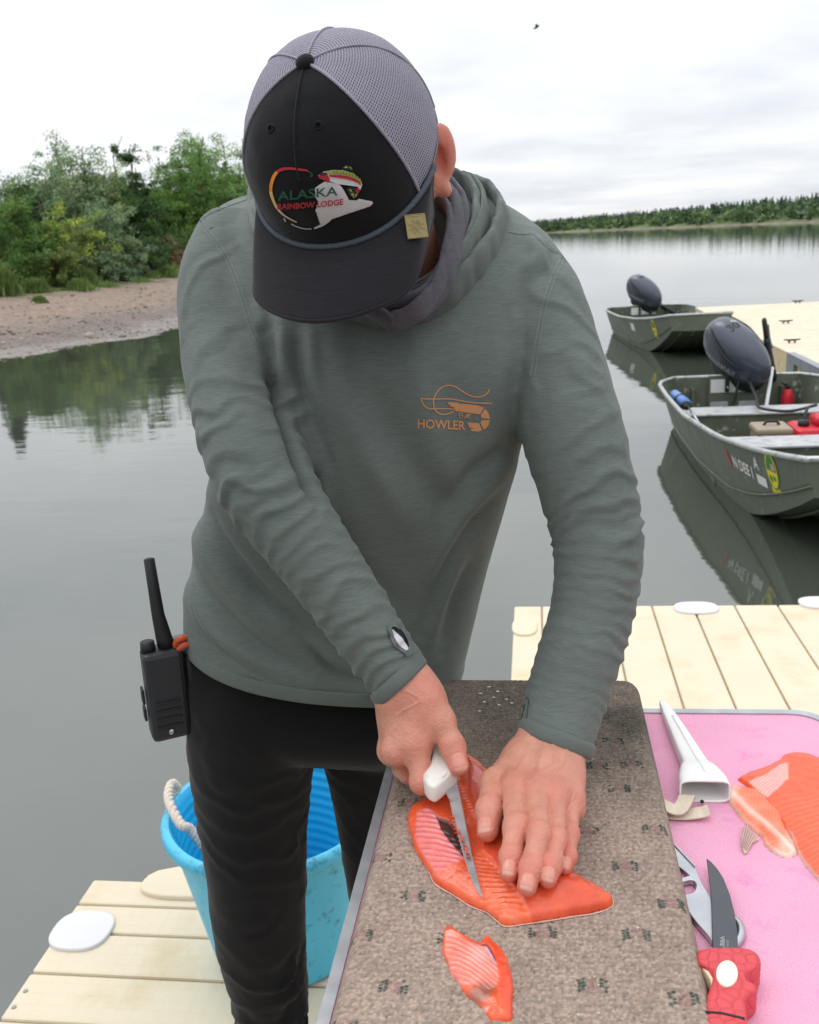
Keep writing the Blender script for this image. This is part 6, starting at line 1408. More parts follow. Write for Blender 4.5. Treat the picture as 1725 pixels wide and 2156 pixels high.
# ------------------------------------------------------------------ radio on the belt
RAD = pmat('radio_black', srgb(34, 35, 40), .5, var=.12, vscale=40, bump=.1, bscale=300); RAD2 = pmat('radio_rubber', srgb(18, 18, 20), .65, var=.1)
def ZR(zx, zy): return ((540 + zx / 2.696) / 1.9, (2200 + zy / 2.696) / 1.9)
rt = thing('handheld_radio', 'black handheld radio with long antenna clipped to the belt', 'radio', tuple(at(345, 1545, 1.30)))
dr = 1.29
tl, br = at(*ZR(240, 1060), dr), at(*ZR(352, 1990), dr + .04)
ax = br - tl; Lr = np.linalg.norm(ax); ax /= Lr; sx2 = CR - ax * (CR @ ax); sx2 /= np.linalg.norm(sx2); fr2 = np.cross(sx2, ax); fr2 = fr2 if fr2 @ CF < 0 else -fr2
rotz = math.radians(24); sxr = math.cos(rotz) * sx2 - math.sin(rotz) * fr2; frr = math.sin(rotz) * sx2 + math.cos(rotz) * fr2
mid_ = (tl + br) / 2 + sxr * .004
Mr = Matrix(((sxr[0], frr[0], -ax[0], mid_[0]), (sxr[1], frr[1], -ax[1], mid_[1]), (sxr[2], frr[2], -ax[2], mid_[2]), (0, 0, 0, 1)))
def rbox(name, lo, hi, mat, bev, par=rt):
    bm = bmesh.new(); box_bm(bm, lo, hi, bev); bmesh.ops.transform(bm, matrix=Mr, verts=bm.verts); return bmo(name, bm, mat, par)
rbox('radio_body', (-.026, -.020, -Lr / 2), (.027, .020, Lr / 2), RAD, .007)
rbox('battery_back', (.0295, -.018, -Lr / 2 + .003), (.040, .018, Lr / 2 - .012), RAD2, .004)
for k in range(4): rbox('grip_ridge', (-.018, .0195, -.045 + .012 * k), (.016, .0225, -.041 + .012 * k), RAD2, .001)
rbox('key', (-.032, -.008, -.01), (-.0285, .008, .012), RAD2, .0012); rbox('key', (-.032, -.008, -.035), (-.0285, .008, -.016), RAD2, .0012)
for k in range(5): rbox('battery_ridge', (.0395, -.013, -.05 + .02 * k), (.0415, .013, -.045 + .02 * k), RAD, .0008)
rp_ = Mr @ Vector((.0, .0205, -Lr / 2 + .014)); v, f = tube_np([rp_, rp_ + Vector(frr) * .0012], [.0045, .0042], 12); add('screw', mesh_np('screw', v, f), STEEL, rt)
at0 = np.array(Mr @ Vector((.008, 0, Lr / 2))); tip = at(*ZR(150, 85), dr - .02); mdp = at(*ZR(250, 700), dr - .01)
tube('antenna', [at0 - (mdp - at0) * .02, at0 + (mdp - at0) * .3, mdp, mdp + (tip - mdp) * .4, tip + (mdp - tip) * .02, tip], [.0112, .0108, .0085, .0078, .0072, .003], RAD2, rt, 14)
tube('knob', [np.array(Mr @ Vector((-.016, 0, Lr / 2 - .002))), np.array(Mr @ Vector((-.016, 0, Lr / 2 + .012)))], [.0105, .0095], RAD2, rt, 14)
rbox('belt_clip', (.018, -.012, Lr / 2 - .008), (.048, .012, Lr / 2 + .010), MGREY, .004)
CORD = pmat('orange_cord', srgb(190, 84, 50), .8, var=.2, vscale=300, bump=.5, bscale=500)
cpt = [at(*ZR(450, 1100), 1.30), at(*ZR(440, 1010), 1.29), at(*ZR(490, 960), 1.285), at(*ZR(560, 945), 1.29), at(*ZR(600, 950), 1.30)]
tag(tube('lanyard_cord', cpt, .0045, CORD, None, 8, 30), 'short orange cord looped between the radio and the shirt hem', 'cord')
c2 = [np.array(p) + CU * -.009 + CR * .004 for p in cpt]; tube('cord_strand', c2, .0042, CORD, bpy.data.objects['lanyard_cord'], 8, 30)
# ------------------------------------------------------------------ table with pink cloth top
ZP, ZC = 0.90, 0.93
PINK = pmat('pink_table_cloth', srgb(228, 164, 190), .85, var=.07, vscale=9, col2=srgb(220, 140, 184), c2scale=26, c2lo=.58, c2hi=.75, bump=.7, bscale=520, bdist=.0014, spec=.15, fine=.09)
ALU = pmat('table_rim_aluminium', srgb(176, 178, 182), .42, .6, var=.18, vscale=30, bump=.1, bscale=90, col2=srgb(128, 126, 124), c2scale=18, c2lo=.58, c2hi=.7)
def rrect(x0, y0, x1, y1, r, n=8):
    out = []
    for cx, cy, a0 in ((x1 - r, y1 - r, 0), (x0 + r, y1 - r, 90), (x0 + r, y0 + r, 180), (x1 - r, y0 + r, 270)):
        out += [(cx + r * math.cos(math.radians(a0 + 90 * k / n)), cy + r * math.sin(math.radians(a0 + 90 * k / n))) for k in range(n + 1)]
    return out
TX0, TX1, TY0, TY1 = -.193, .372, .22, 1.19
table = thing('cutting_table', 'folding table with pink cloth top and metal edge on the dock', 'table', ((TX0 + TX1) / 2, .7, 0))
prism('tabletop', rrect(TX0 + .010, TY0 + .010, TX1 - .010, TY1 - .010, .042), ZP - .028, ZP, PINK, table)
o_, i_ = np.array(rrect(TX0, TY0, TX1, TY1, .05)), np.array(rrect(TX0 + .011, TY0 + .011, TX1 - .011, TY1 - .011, .041)); n = len(o_)
Vr = np.concatenate([np.c_[o_, np.full(n, ZP - .034)], np.c_[o_, np.full(n, ZP + .0005)], np.c_[o_ * .998 + i_ * .002, np.full(n, ZP + .002)], np.c_[i_, np.full(n, ZP + .002)], np.c_[i_, np.full(n, ZP - .034)]])
Fr = [(k * n + j, k * n + (j + 1) % n, ((k + 1) % 5) * n + (j + 1) % n, ((k + 1) % 5) * n + j) for k in range(5) for j in range(n)]
add('metal_edge', mesh_np('metal_edge', Vr, Fr, False), ALU, table)
for x in (TX0 + .06, TX1 - .06):
    for y in (TY0 + .12, TY1 - .12): tube('leg', [(x, y, .001), (x, y, .02), (x, y, ZP - .03)], [.016, .013, .013], ALU, table, 12)
for y in (TY0 + .12, TY1 - .12): tube('cross_bar', [(TX0 + .06, y, .30), (TX1 - .06, y, .30)], .010, ALU, table, 10)

# ------------------------------------------------------------------ carpet-covered board
CX0, CX1, CY0, CY1 = -.172, .127, .30, 1.222
board = thing('cutting_board', 'board covered with grey brown patterned carpet lying on the pink table', 'cutting board', ((CX0 + CX1) / 2, .75, ZP + .002))
box('board', (CX0 + .006, CY0 + .006, ZP + .003), (CX1 - .006, CY1 - .006, ZC - .006), pmat('plywood', srgb(120, 100, 78), .8, var=.2), board)
def jitter_cells(X, Y, size, seed):
    cx, cy = np.floor(X / size).astype(np.int64), np.floor(Y / size).astype(np.int64); best = np.full(X.shape, 9.0); bid = np.zeros(X.shape, np.int64)
    for i in (-1, 0, 1):
        for j in (-1, 0, 1):
            a, b = cx + i, cy + j; h = (a * 73856093) ^ (b * 19349663) ^ (seed * 83492791); h = (h ^ (h >> 13)) * 1274126177; h = h ^ (h >> 16)
            jx, jy = ((h & 1023) / 1023.), (((h >> 10) & 1023) / 1023.); d = np.hypot((a + .15 + .7 * jx) * size - X, (b + .15 + .7 * jy) * size - Y)
            m = d < best; best[m] = d[m]; bid[m] = (h & 0xFFFFF)[m]
    return best / size, bid
gx = np.arange(CX0 - .006, CX1 + .0061, .0012); gy = np.concatenate([np.arange(CY0, .575, .006), np.arange(.575, CY1 + .0061, .0012)])
X, Y = np.meshgrid(gx, gy); d1, id1 = jitter_cells(X * 1.0, Y, .0028, 1)
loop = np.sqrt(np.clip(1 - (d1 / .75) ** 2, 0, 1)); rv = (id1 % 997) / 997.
ed = np.minimum(np.minimum(X - gx[0], gx[-1] - X), gy[-1] - Y); rr_ = .014
cor = np.hypot(np.clip(rr_ + .012 - (gx[-1] - X), 0, None), np.clip(rr_ + .012 - (gy[-1] - Y), 0, None)); ed = np.where(cor > 0, np.minimum(ed, rr_ + .012 - cor), ed); ed = np.clip(ed, 0, rr_)
Zc = ZC - (rr_ - np.sqrt(np.clip(rr_ ** 2 - (rr_ - ed) ** 2, 0, None))) * 1.9 + .0017 * (loop - .6) * (.7 + .6 * rv)
Pc = np.stack([X, Y, Zc], -1).reshape(-1, 3)
Pc[:, 2] += .0012 * vnoise(Pc, 22, 3, 2)
cols_ = np.array([srgb(168, 148, 134), srgb(148, 126, 114), srgb(128, 110, 100), srgb(180, 162, 148), srgb(108, 96, 90), srgb(140, 128, 122)])
cc = (cols_[(id1 % 6)] * .5 + np.array(srgb(168, 150, 136)) * .62).reshape(-1, 3) * (.74 + .36 * loop.reshape(-1, 1))  # pile colour darkened between loops, shade painted into the carpet
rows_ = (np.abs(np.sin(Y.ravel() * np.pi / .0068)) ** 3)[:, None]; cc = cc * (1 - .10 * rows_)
# woven motifs, a green, a pink and a green patch of tufts
MOT = [(870, 1886), (757, 1968), (830, 2077), (1143, 1962), (1248, 2074), (800, 1803), (1316, 1822), (1340, 1968), (1236, 1748), (1440, 2102), (1414, 1902), (950, 1972), (1600 / 1.9 + 20, 1690), (1304, 1660), (1378, 1745), (1258, 1612), (1130, 2230), (950, 2200), (1390, 2240), (720, 2160), (1040, 1655), (1290, 1560), (1330, 1610), (1205, 1640)]
gcol, pcol = np.array(srgb(46, 72, 64)), np.array(srgb(152, 98, 104)); xr, yr = X.ravel(), Y.ravel(); r = np.random.default_rng(3)
for mx_, my_ in MOT:
    c = atz(mx_, my_, ZC); m = (np.abs(xr - c[0]) < .018) & (np.abs(yr - c[1]) < .013)
    if not m.any(): continue
    for k in range(7):
        for j in range(4):
            if r.random() < .15: continue
            p = (c[0] + (k - 3) * .0036 + r.normal(0, .0003), c[1] + (j - 2) * .0036 + (.0018 if k % 2 else 0)); col = pcol if k in (2, 3, 4) else gcol
            if k == 2 and r.random() < .4: col = pcol * .6
            q = ((xr - p[0]) / .0017) ** 2 + ((yr - p[1]) / .0015) ** 2; w = (m * (.9 if col is gcol else .45) * np.clip(1.6 - q, 0, 1) ** .6 * (.75 + .25 * r.random()))[:, None]; cc = cc * (1 - w) + col * (.7 + .4 * loop.reshape(-1, 1)) * w  # tuft colour carries the same painted shade between loops
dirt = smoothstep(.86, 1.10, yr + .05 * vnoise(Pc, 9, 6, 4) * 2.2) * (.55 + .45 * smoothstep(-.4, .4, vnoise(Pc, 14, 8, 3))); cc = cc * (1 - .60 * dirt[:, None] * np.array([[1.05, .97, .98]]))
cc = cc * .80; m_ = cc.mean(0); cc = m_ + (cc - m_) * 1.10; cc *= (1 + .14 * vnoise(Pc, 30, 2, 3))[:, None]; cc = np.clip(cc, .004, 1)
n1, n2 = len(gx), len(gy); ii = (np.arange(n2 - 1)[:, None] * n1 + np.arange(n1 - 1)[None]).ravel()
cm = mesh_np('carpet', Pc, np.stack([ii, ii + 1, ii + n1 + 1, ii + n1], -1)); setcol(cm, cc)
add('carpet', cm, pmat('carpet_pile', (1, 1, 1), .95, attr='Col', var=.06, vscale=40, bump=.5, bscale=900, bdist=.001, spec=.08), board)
# silvery fish scales stuck to the carpet
r = np.random.default_rng(9); sv, sf = [], []
for k in range(46):
    if k < 9: px, py = [(1040, 1468), (1048, 1456), (1066, 1472), (1052, 1484), (1020, 1478), (1012, 1460), (1078, 1480), (1030, 1446), (1010, 1497)][k]; s_ = .0016
    else: px, py = r.uniform(760, 1400), r.uniform(1500, 2140); s_ = r.uniform(.0004, .0009)
    c = atz(px, py, ZC + .0026); a = r.uniform(0, 6.28); i0 = len(sv)
    if not (CX0 + .01 < c[0] < CX1 - .01): continue
    for q in range(7): b = a + q * 6.283 / 7; sv.append(c + [s_ * math.cos(b) * 1.3, s_ * math.sin(b), .0006 * math.sin(3 * b)])
    sf.append(tuple(range(i0, i0 + 7)))
tag(add('fish_scales', mesh_np('fish_scales', sv, sf, False), pmat('fish_scale', srgb(214, 214, 210), .25, .2)), 'silvery fish scales stuck to the carpet', 'fish scales', kind='stuff')

# ------------------------------------------------------------------ salmon pieces
def poly_sd(P_, poly):
    d = np.full(len(P_), 1e9); ins = np.zeros(len(P_), bool); near = np.zeros_like(P_); n = len(poly)
    for k in range(n):
        a, b = poly[k], poly[(k + 1) % n]; s = b - a; t = np.clip(((P_ - a) @ s) / (s @ s + 1e-12), 0, 1); q = a + t[:, None] * s; e = np.linalg.norm(P_ - q, axis=1); m = e < d; d[m] = e[m]; near[m] = q[m]
        c = ((a[1] > P_[:, 1]) != (b[1] > P_[:, 1])) & (P_[:, 0] < (b[0] - a[0]) * (P_[:, 1] - a[1]) / (b[1] - a[1] + 1e-12) + a[0]); ins ^= c
    return np.where(ins, d, -d), near
def in_px(poly, P_, soft=6.0): sd, _ = poly_sd(P_, np.array(poly, float)); return smoothstep(-soft, soft, sd)
def fillet(name, outline, z0, thick, edge, colfn, mat, parent=None, h=.0011, bumpfn=None, nsm=200):
    W = np.array([atz(x, y, z0)[:2] for x, y in smooth_path(outline + outline[:1], nsm)[:-1]])
    W = W + np.stack([.0013 * vnoise(np.c_[W, np.zeros(len(W))], 140, 5, 3), .0013 * vnoise(np.c_[W, np.ones(len(W))], 140, 8, 3)], -1)
    lo, hi = W.min(0) - 2 * h, W.max(0) + 2 * h; ax_, ay_ = np.arange(lo[0], hi[0], h), np.arange(lo[1], hi[1], h); X, Y = np.meshgrid(ax_, ay_); P_ = np.stack([X.ravel(), Y.ravel()], -1)
    sd, near = poly_sd(P_, W); keep = sd > -h * 1.0; out = keep & (sd < 0); P2 = P_.copy(); P2[out] = near[out]; s = np.clip(sd, 0, None)
    prof = .40 * np.sqrt(np.clip(s / .0022, 0, 1)) + .60 * np.sin(np.clip(s / (edge * 3.0), 0, 1) * np.pi / 2); pp = proj(np.c_[P2, np.full(len(P2), z0 + thick)])[:, :2]
    T = thick(pp) if callable(thick) else thick; Z_ = z0 + T * prof + .0007 * vnoise(np.c_[P2, 0 * s], 120, 3, 2) * (s > 0)
    c, db = colfn(P2, pp, s); Z_ = Z_ + db * prof
    n1 = len(ax_); n2 = len(ay_); ii = (np.arange(n2 - 1)[:, None] * n1 + np.arange(n1 - 1)[None]).ravel(); fq = np.stack([ii, ii + 1, ii + n1 + 1, ii + n1], -1); fq = fq[keep[fq].all(1)]
    used = np.zeros(len(P2), bool); used[fq.ravel()] = True; mp = np.cumsum(used) - 1; V = np.c_[P2, Z_][used]; me = mesh_np(name, V, mp[fq]); setcol(me, np.clip(c[used], .002, 1)); return add(name, me, mat, parent), V
FISH = pmat('salmon_flesh', (1, 1, 1), .24, attr='Col', var=.10, vscale=70, bump=.4, bscale=380, bdist=.0008, spec=.5, sss=.12, sssr=(1, .35, .2), rvar=.12)
ORG, LITE, DEEP, PALE, WHT, BRN = [np.array(srgb(*q)) for q in ((226, 90, 50), (240, 136, 100), (196, 54, 34), (220, 132, 128), (230, 196, 186), (88, 58, 52))]
def mix(c, col, w): w = np.asarray(w)[:, None]; return c * (1 - w) + np.asarray(col) * w
def G2(zx, zy): return (736.8 + .38963 * zx, 1315.8 + .38963 * zy)
def GG(*p): return [G2(a, b) for a, b in p]
def band(v, period, sharp=3.0, duty=.5): return np.clip(.5 + sharp * (np.cos(2 * np.pi * v / period) - (1 - 2 * duty)) * .5, 0, 1)
def main_cols(W, pp, s):
    n3 = vnoise(np.c_[W, 0 * s], 60, 4, 3); n4 = vnoise(np.c_[W, 0 * s], 18, 6, 2); fb = vnoise(np.stack([W[:, 0] * 90 + W[:, 1] * 40, W[:, 1] * 420 - W[:, 0] * 190, 0 * s], -1), 1.0, 2, 3); c = np.repeat(ORG[None], len(W), 0) * (1 + .12 * n3 + .10 * n4 + .16 * fb)[:, None]; db = np.zeros(len(W))
    zx, zy = (pp[:, 0] - 736.8) / .38963, (pp[:, 1] - 1315.8) / .38963
    spine = (zx - 640) - (zy - 760) * .47                                             # 0 along the pin-bone line
    # flank muscle lines
    v = zy + .30 * zx + 14 * n4; lower = smoothstep(1230, 1290, zy + .05 * zx) * smoothstep(-75, -45, spine) * smoothstep(25, 5, spine)
    lower = in_px(GG((640, 1290), (700, 1225), (820, 1350), (1012, 1560), (960, 1612), (845, 1618), (780, 1560), (700, 1450), (655, 1370)), pp, 4); v = zy - .10 * zx + 7 * n4
    lines = band(v, 22, 2.4, .34); c = mix(c, LITE, np.clip(.5 * lines * lower * (.8 + 1.0 * n3), 0, 1)); c = mix(c, LITE * np.array([1, 1.0, 1.05]), .22 * smoothstep(.1, .7, n4 + .5 * n3)); db += .0008 * lines * lower
    right = in_px(GG((645, 720), (740, 790), (900, 900), (1300, 1400), (1430, 1495), (1200, 1590), (1030, 1590), (860, 1390), (715, 1225), (680, 1050), (650, 900)), pp, 4); ln2 = band(spine + .12 * zy + 6 * n4, 16, 1.6, .3); c = mix(c, DEEP * 1.1, .36 * right); c = mix(c, LITE * .9, .12 * ln2 * right); db += .0030 * right
    pass
    pin = np.exp(-((spine + 94) / 9) ** 2) * smoothstep(1120, 1080, zy) * smoothstep(820, 850, zy) * (band(zy, 17, 3, .4)); c = mix(c, WHT, .6 * pin)
    up = in_px(GG((632, 718), (735, 800), (720, 960), (690, 980), (650, 900), (612, 790)), pp, 5); c = mix(c, PALE, .55 * up * (.5 + .5 * band(spine * 1.3 + zy * .2, 13, 1.5, .4)))
    left = smoothstep(-60, -120, spine) * smoothstep(1220, 1270, zy + .1 * zx); c = mix(c, LITE, .28 * left * band(zy - .8 * zx + 16 * n4, 26, 1.5, .3))
    # rib area
    rib = in_px(GG((362, 990), (420, 985), (480, 1035), (560, 1130), (640, 1238), (600, 1275), (470, 1312), (395, 1200), (350, 1110)), pp, 3.0)
    st = band(zy - .34 * zx + 5 * n4, 25, 1.7, .48); c = mix(c, PALE * np.array([1, .68, .74]), .85 * rib); c = mix(c, WHT * np.array([1, .84, .84]), np.clip(.36 * rib * st * (.6 + 1.1 * n3 + .5 * n4), 0, 1)); db += .0011 * rib * st
    mem = np.exp(-(((zx - 560) - (zy - 1180) * .62) / 34) ** 2) * rib; c = mix(c, np.array(srgb(216, 132, 140)), .6 * mem)
    gash = in_px(GG((470, 1034), (525, 1048), (575, 1088), (610, 1150), (640, 1212), (668, 1248), (650, 1266), (606, 1238), (548, 1176), (495, 1104)), pp, 1.0); c = mix(c, np.array(srgb(62, 44, 42)), .97 * gash); db -= .0035 * gash * (1 + .5 * n3)
    edgej = np.exp(-((in_px(GG((560, 1085), (600, 1080), (650, 1180), (668, 1250), (640, 1240), (600, 1150)), pp, 4) - .6) / .5) ** 2) * in_px(GG((560, 1075), (605, 1080), (655, 1180), (672, 1255), (645, 1250), (598, 1150)), pp, 3); c = mix(c, np.array(srgb(204, 74, 58)), .6 * edgej); db += .004 * edgej * (1 + .6 * n3)
    br = np.exp(-(((zx - 1225) / 48) ** 2 + ((zy - 1525) / 26) ** 2)); c = mix(c, np.array(srgb(168, 26, 20)), .85 * br); br2 = np.exp(-(((zx - 1110) / 60) ** 2 + ((zy - 1572) / 12) ** 2)); c = mix(c, np.array(srgb(110, 40, 40)), .55 * br2)
    pass
    return c, db
OUT_M = GG((630, 715), (690, 750), (740, 795), (790, 850), (850, 980), (960, 1120), (1080, 1270), (1150, 1325), (1215, 1362), (1300, 1412), (1370, 1455), (1424, 1492), (1405, 1530), (1320, 1560), (1200, 1578), (1090, 1597), (960, 1616), (842, 1630), (790, 1597), (740, 1556), (650, 1520), (560, 1462), (462, 1402), (430, 1342), (382, 1272), (345, 1200), (316, 1100), (312, 1042), (342, 995), (400, 958), (430, 915), (490, 890), (560, 850), (585, 790), (600, 738))
fm_, _ = fillet('salmon_fillet', OUT_M, ZC, .0160, .010, main_cols, FISH)
oz = smooth_path(OUT_M + OUT_M[:1], 240)[:-1]; oz = np.array([q for q in oz if (q[1] - 1315.8) / .38963 > 1330 and (q[0] - 736.8) / .38963 < 1426]); sk_ = np.array([atz(x, y, ZC + .0012) for x, y in oz]); sk_ = sk_[np.argsort(sk_[:, 0])] if False else sk_
brk = np.r_[0, np.where(np.linalg.norm(np.diff(sk_, axis=0), axis=1) > .02)[0] + 1, len(sk_)]
SKINP = pmat('fish_skin_edge', srgb(200, 160, 146), .35, var=.2, vscale=120)
for a_, b_ in zip(brk[:-1], brk[1:]):
    if b_ - a_ > 12: v, f = tube_np(sk_[a_:b_], .0006 + .0005 * np.abs(vnoise(sk_[a_:b_], 90, 4, 2)), 7, flat=.9); add('fish_skin', mesh_np('fish_skin', v, f), SKINP, fm_)
tag(fm_, 'large orange salmon fillet under both hands on the carpet', 'fish fillet')
def G5(zx, zy): return (894.7 + .2441 * zx, 1894.7 + .2441 * zy)
def small_cols(W, pp, s):
    n3 = vnoise(np.c_[W, 0 * s], 70, 14, 3); c = np.repeat(ORG[None] * 1.02, len(W), 0) * (1 + .17 * n3)[:, None]; db = np.zeros(len(W)); zx, zy = (pp[:, 0] - 894.7) / .2441, (pp[:, 1] - 1894.7) / .2441
    rib = in_px([G5(*q) for q in ((175, 250), (240, 250), (300, 290), (400, 350), (490, 390), (560, 470), (620, 560), (645, 660), (620, 740), (560, 770), (420, 720), (300, 720), (210, 600), (205, 520), (175, 430))], pp, 2.5)
    st = band(zy - .62 * zx - .0007 * (zx - 400) ** 2 + 8 * n3, 44, 1.8, .5); c = mix(c, np.array(srgb(224, 120, 104)), .8 * rib); c = mix(c, WHT * np.array([1, .84, .82]), np.clip(.48 * rib * st * (.75 + 1.2 * n3), 0, 1)); db += .0009 * rib * st
    pk = np.exp(-((zx - 480) / 95) ** 2 - ((zy - 470) / 90) ** 2); c = mix(c, np.array(srgb(222, 168, 164)), .6 * pk * rib)
    mem = in_px([G5(*q) for q in ((490, 382), (530, 395), (590, 470), (625, 560), (600, 545), (555, 460))], pp, 1.2); c = mix(c, np.array(srgb(190, 186, 214)), .85 * mem)
    dk = in_px([G5(*q) for q in ((482, 375), (510, 352), (560, 400), (600, 470), (612, 530), (585, 470), (540, 400))], pp, 1.5); c = mix(c, np.array(srgb(96, 40, 44)), .85 * dk); db -= .003 * dk
    rt_ = in_px([G5(*q) for q in ((520, 320), (600, 360), (730, 560), (770, 800), (750, 1050), (660, 800), (650, 640), (620, 520), (560, 420))], pp, 5); c = mix(c, DEEP * 1.25, .5 * rt_)
    sp = np.exp(-((((zx - 475) + .5 * (zy - 800)) / 130) ** 2 + ((zy - 795) / 85) ** 2) ** 2); c = mix(c, np.array(srgb(132, 84, 70)), .85 * sp)
    wl = in_px([G5(*q) for q in ((265, 690), (300, 740), (400, 860), (560, 900), (540, 930), (420, 890), (330, 800))], pp, 2); c = mix(c, WHT, .6 * wl * smoothstep(-.2, .4, n3 + .2)); fin_ = smoothstep(620, 520, zy) * 0
    tp = smoothstep(330, 270, zy) * rib; c = mix(c, WHT, .5 * tp)
    return c, db
OUT_S = [G5(*q) for q in ((165, 262), (182, 238), (212, 238), (240, 246), (300, 290), (370, 330), (450, 370), (492, 380), (496, 350), (522, 328), (560, 324), (600, 370), (660, 420), (700, 490), (730, 570), (755, 660), (765, 780), (760, 900), (750, 1045), (650, 1050), (578, 1052), (540, 1010), (510, 950), (440, 905), (370, 850), (310, 760), (270, 700), (220, 640), (205, 570), (168, 500), (150, 420), (156, 320))]
fs_, _ = fillet('salmon_belly_piece', OUT_S, ZC, .0065, .0045, small_cols, FISH, h=.0009)
tag(fs_, 'small striped salmon belly strip lying alone on the carpet', 'fish piece')
def G4(zx, zy): return (1315.8 + .34079 * zx, 1421 + .34079 * zy)
def right_cols(W, pp, s):
    n3 = vnoise(np.c_[W, 0 * s], 60, 24, 3); n4 = vnoise(np.c_[W, 0 * s], 16, 26, 2); c = np.repeat(np.array(srgb(230, 90, 48))[None], len(W), 0) * (1 + .10 * n3 + .16 * vnoise(np.stack([W[:, 0] * 300 - W[:, 1] * 120, W[:, 1] * 110 + W[:, 0] * 60, 0 * s], -1), 1.0, 2, 3))[:, None]; zx, zy = (pp[:, 0] - 1315.8) / .34079, (pp[:, 1] - 1421) / .34079
    st = band(zy + .10 * (zx - 900) + 40 * np.sin(zx / 210.) + 14 * n4, 30, 1.3, .35); reg = smoothstep(700, 800, zy); c = mix(c, LITE, .22 * st * reg); db = .0005 * st * reg
    rib = in_px([G4(*q) for q in ((770, 645), (870, 618), (960, 548), (1000, 540), (1004, 640), (945, 705), (885, 742), (830, 705))], pp, 2.5); c = mix(c, np.array(srgb(222, 158, 150)), .85 * rib); c = mix(c, WHT, .5 * rib * band(zx * .55 + zy * .85, 17, 1.7, .5))
    wh = np.exp(-(((zx - 1005) / 7) ** 2)) * smoothstep(530, 560, zy) * smoothstep(660, 640, zy); c = mix(c, WHT, .5 * wh); sk = smoothstep(.003, .001, s) * smoothstep(880, 960, zy); c = mix(c, np.array(srgb(214, 190, 178)), .8 * sk)
    return c, db
OUT_R = [G4(*q) for q in ((698, 650), (760, 612), (870, 577), (955, 532), (985, 502), (1080, 490), (1200, 520), (1330, 590), (1450, 720), (1520, 900), (1540, 1150), (1500, 1420), (1400, 1440), (1290, 1360), (1200, 1278), (1115, 1185), (1062, 1095), (1028, 1005), (965, 920), (905, 840), (850, 770), (770, 705))]
fr_, _ = fillet('salmon_fillet', OUT_R, ZP, .0080, .007, right_cols, FISH, h=.0013)
tag(fr_, 'bright orange salmon fillet at the right edge of the pink table', 'fish fillet')
def flap_cols(W, pp, s):
    n3 = vnoise(np.c_[W, 0 * s], 60, 34, 3); n4 = vnoise(np.c_[W, 0 * s], 20, 36, 2); c = np.repeat(np.array(srgb(232, 112, 72))[None], len(W), 0) * (1 + .16 * n3)[:, None]; zx, zy = (pp[:, 0] - 1315.8) / .34079, (pp[:, 1] - 1421) / .34079
    u = (zx - 640) * .75 + (zy - 740) * .66; v = -(zx - 640) * .66 + (zy - 740) * .75
    c = mix(c, LITE, .4 * band(u + .8 * np.abs(v) + 10 * n4, 28, 1.5, .4)); w = np.exp(-((v + 25 - .02 * u + 14 * n4) / 16) ** 2) * .9 + smoothstep(.005, .001, s) * .7 * (v > -20) + smoothstep(380, 470, u) * .6 + smoothstep(60, 0, u) * .6; c = mix(c, np.array(srgb(232, 206, 190)), np.clip(.75 * w + .25 * n3, 0, .92)); return c, .0015 * np.exp(-((v + 20) / 25) ** 2)
OUT_F = [G4(*q) for q in ((638, 790), (650, 720), (672, 690), (740, 700), (830, 725), (900, 795), (965, 860), (985, 930), (1025, 1000), (1060, 1070), (1060, 1118), (1000, 1134), (935, 1112), (870, 1062), (835, 1005), (740, 922))]
o, _ = fillet('belly_flap', OUT_F, ZP, .0072, .006, flap_cols, FISH, fr_)
FIN = pmat('fin', srgb(206, 176, 164), .5, var=.12, vscale=30, spec=.5)
finV = [atz(*G4(745, 925), ZP + .004), atz(*G4(830, 1008), ZP + .004), atz(*G4(790, 1030), ZP + .003), atz(*G4(758, 1100), ZP + .0015), atz(*G4(738, 1108), ZP + .0015), atz(*G4(722, 1070), ZP + .0015), atz(*G4(718, 1000), ZP + .002)]
o = prism('fin', [q[:2] for q in finV], ZP + .001, ZP + .003, FIN, fr_, .0008)
for k in range(6):
    a, b = finV[0] * (1 - k / 6) + finV[1] * k / 6, finV[5] * (1 - k / 6) + finV[3] * k / 6; v, f = tube_np([a + [0, 0, .0012], b + [0, 0, .002]], [.0007, .0004], 5); add('fin_ray', mesh_np('fin_ray', v, f), FIN, fr_)

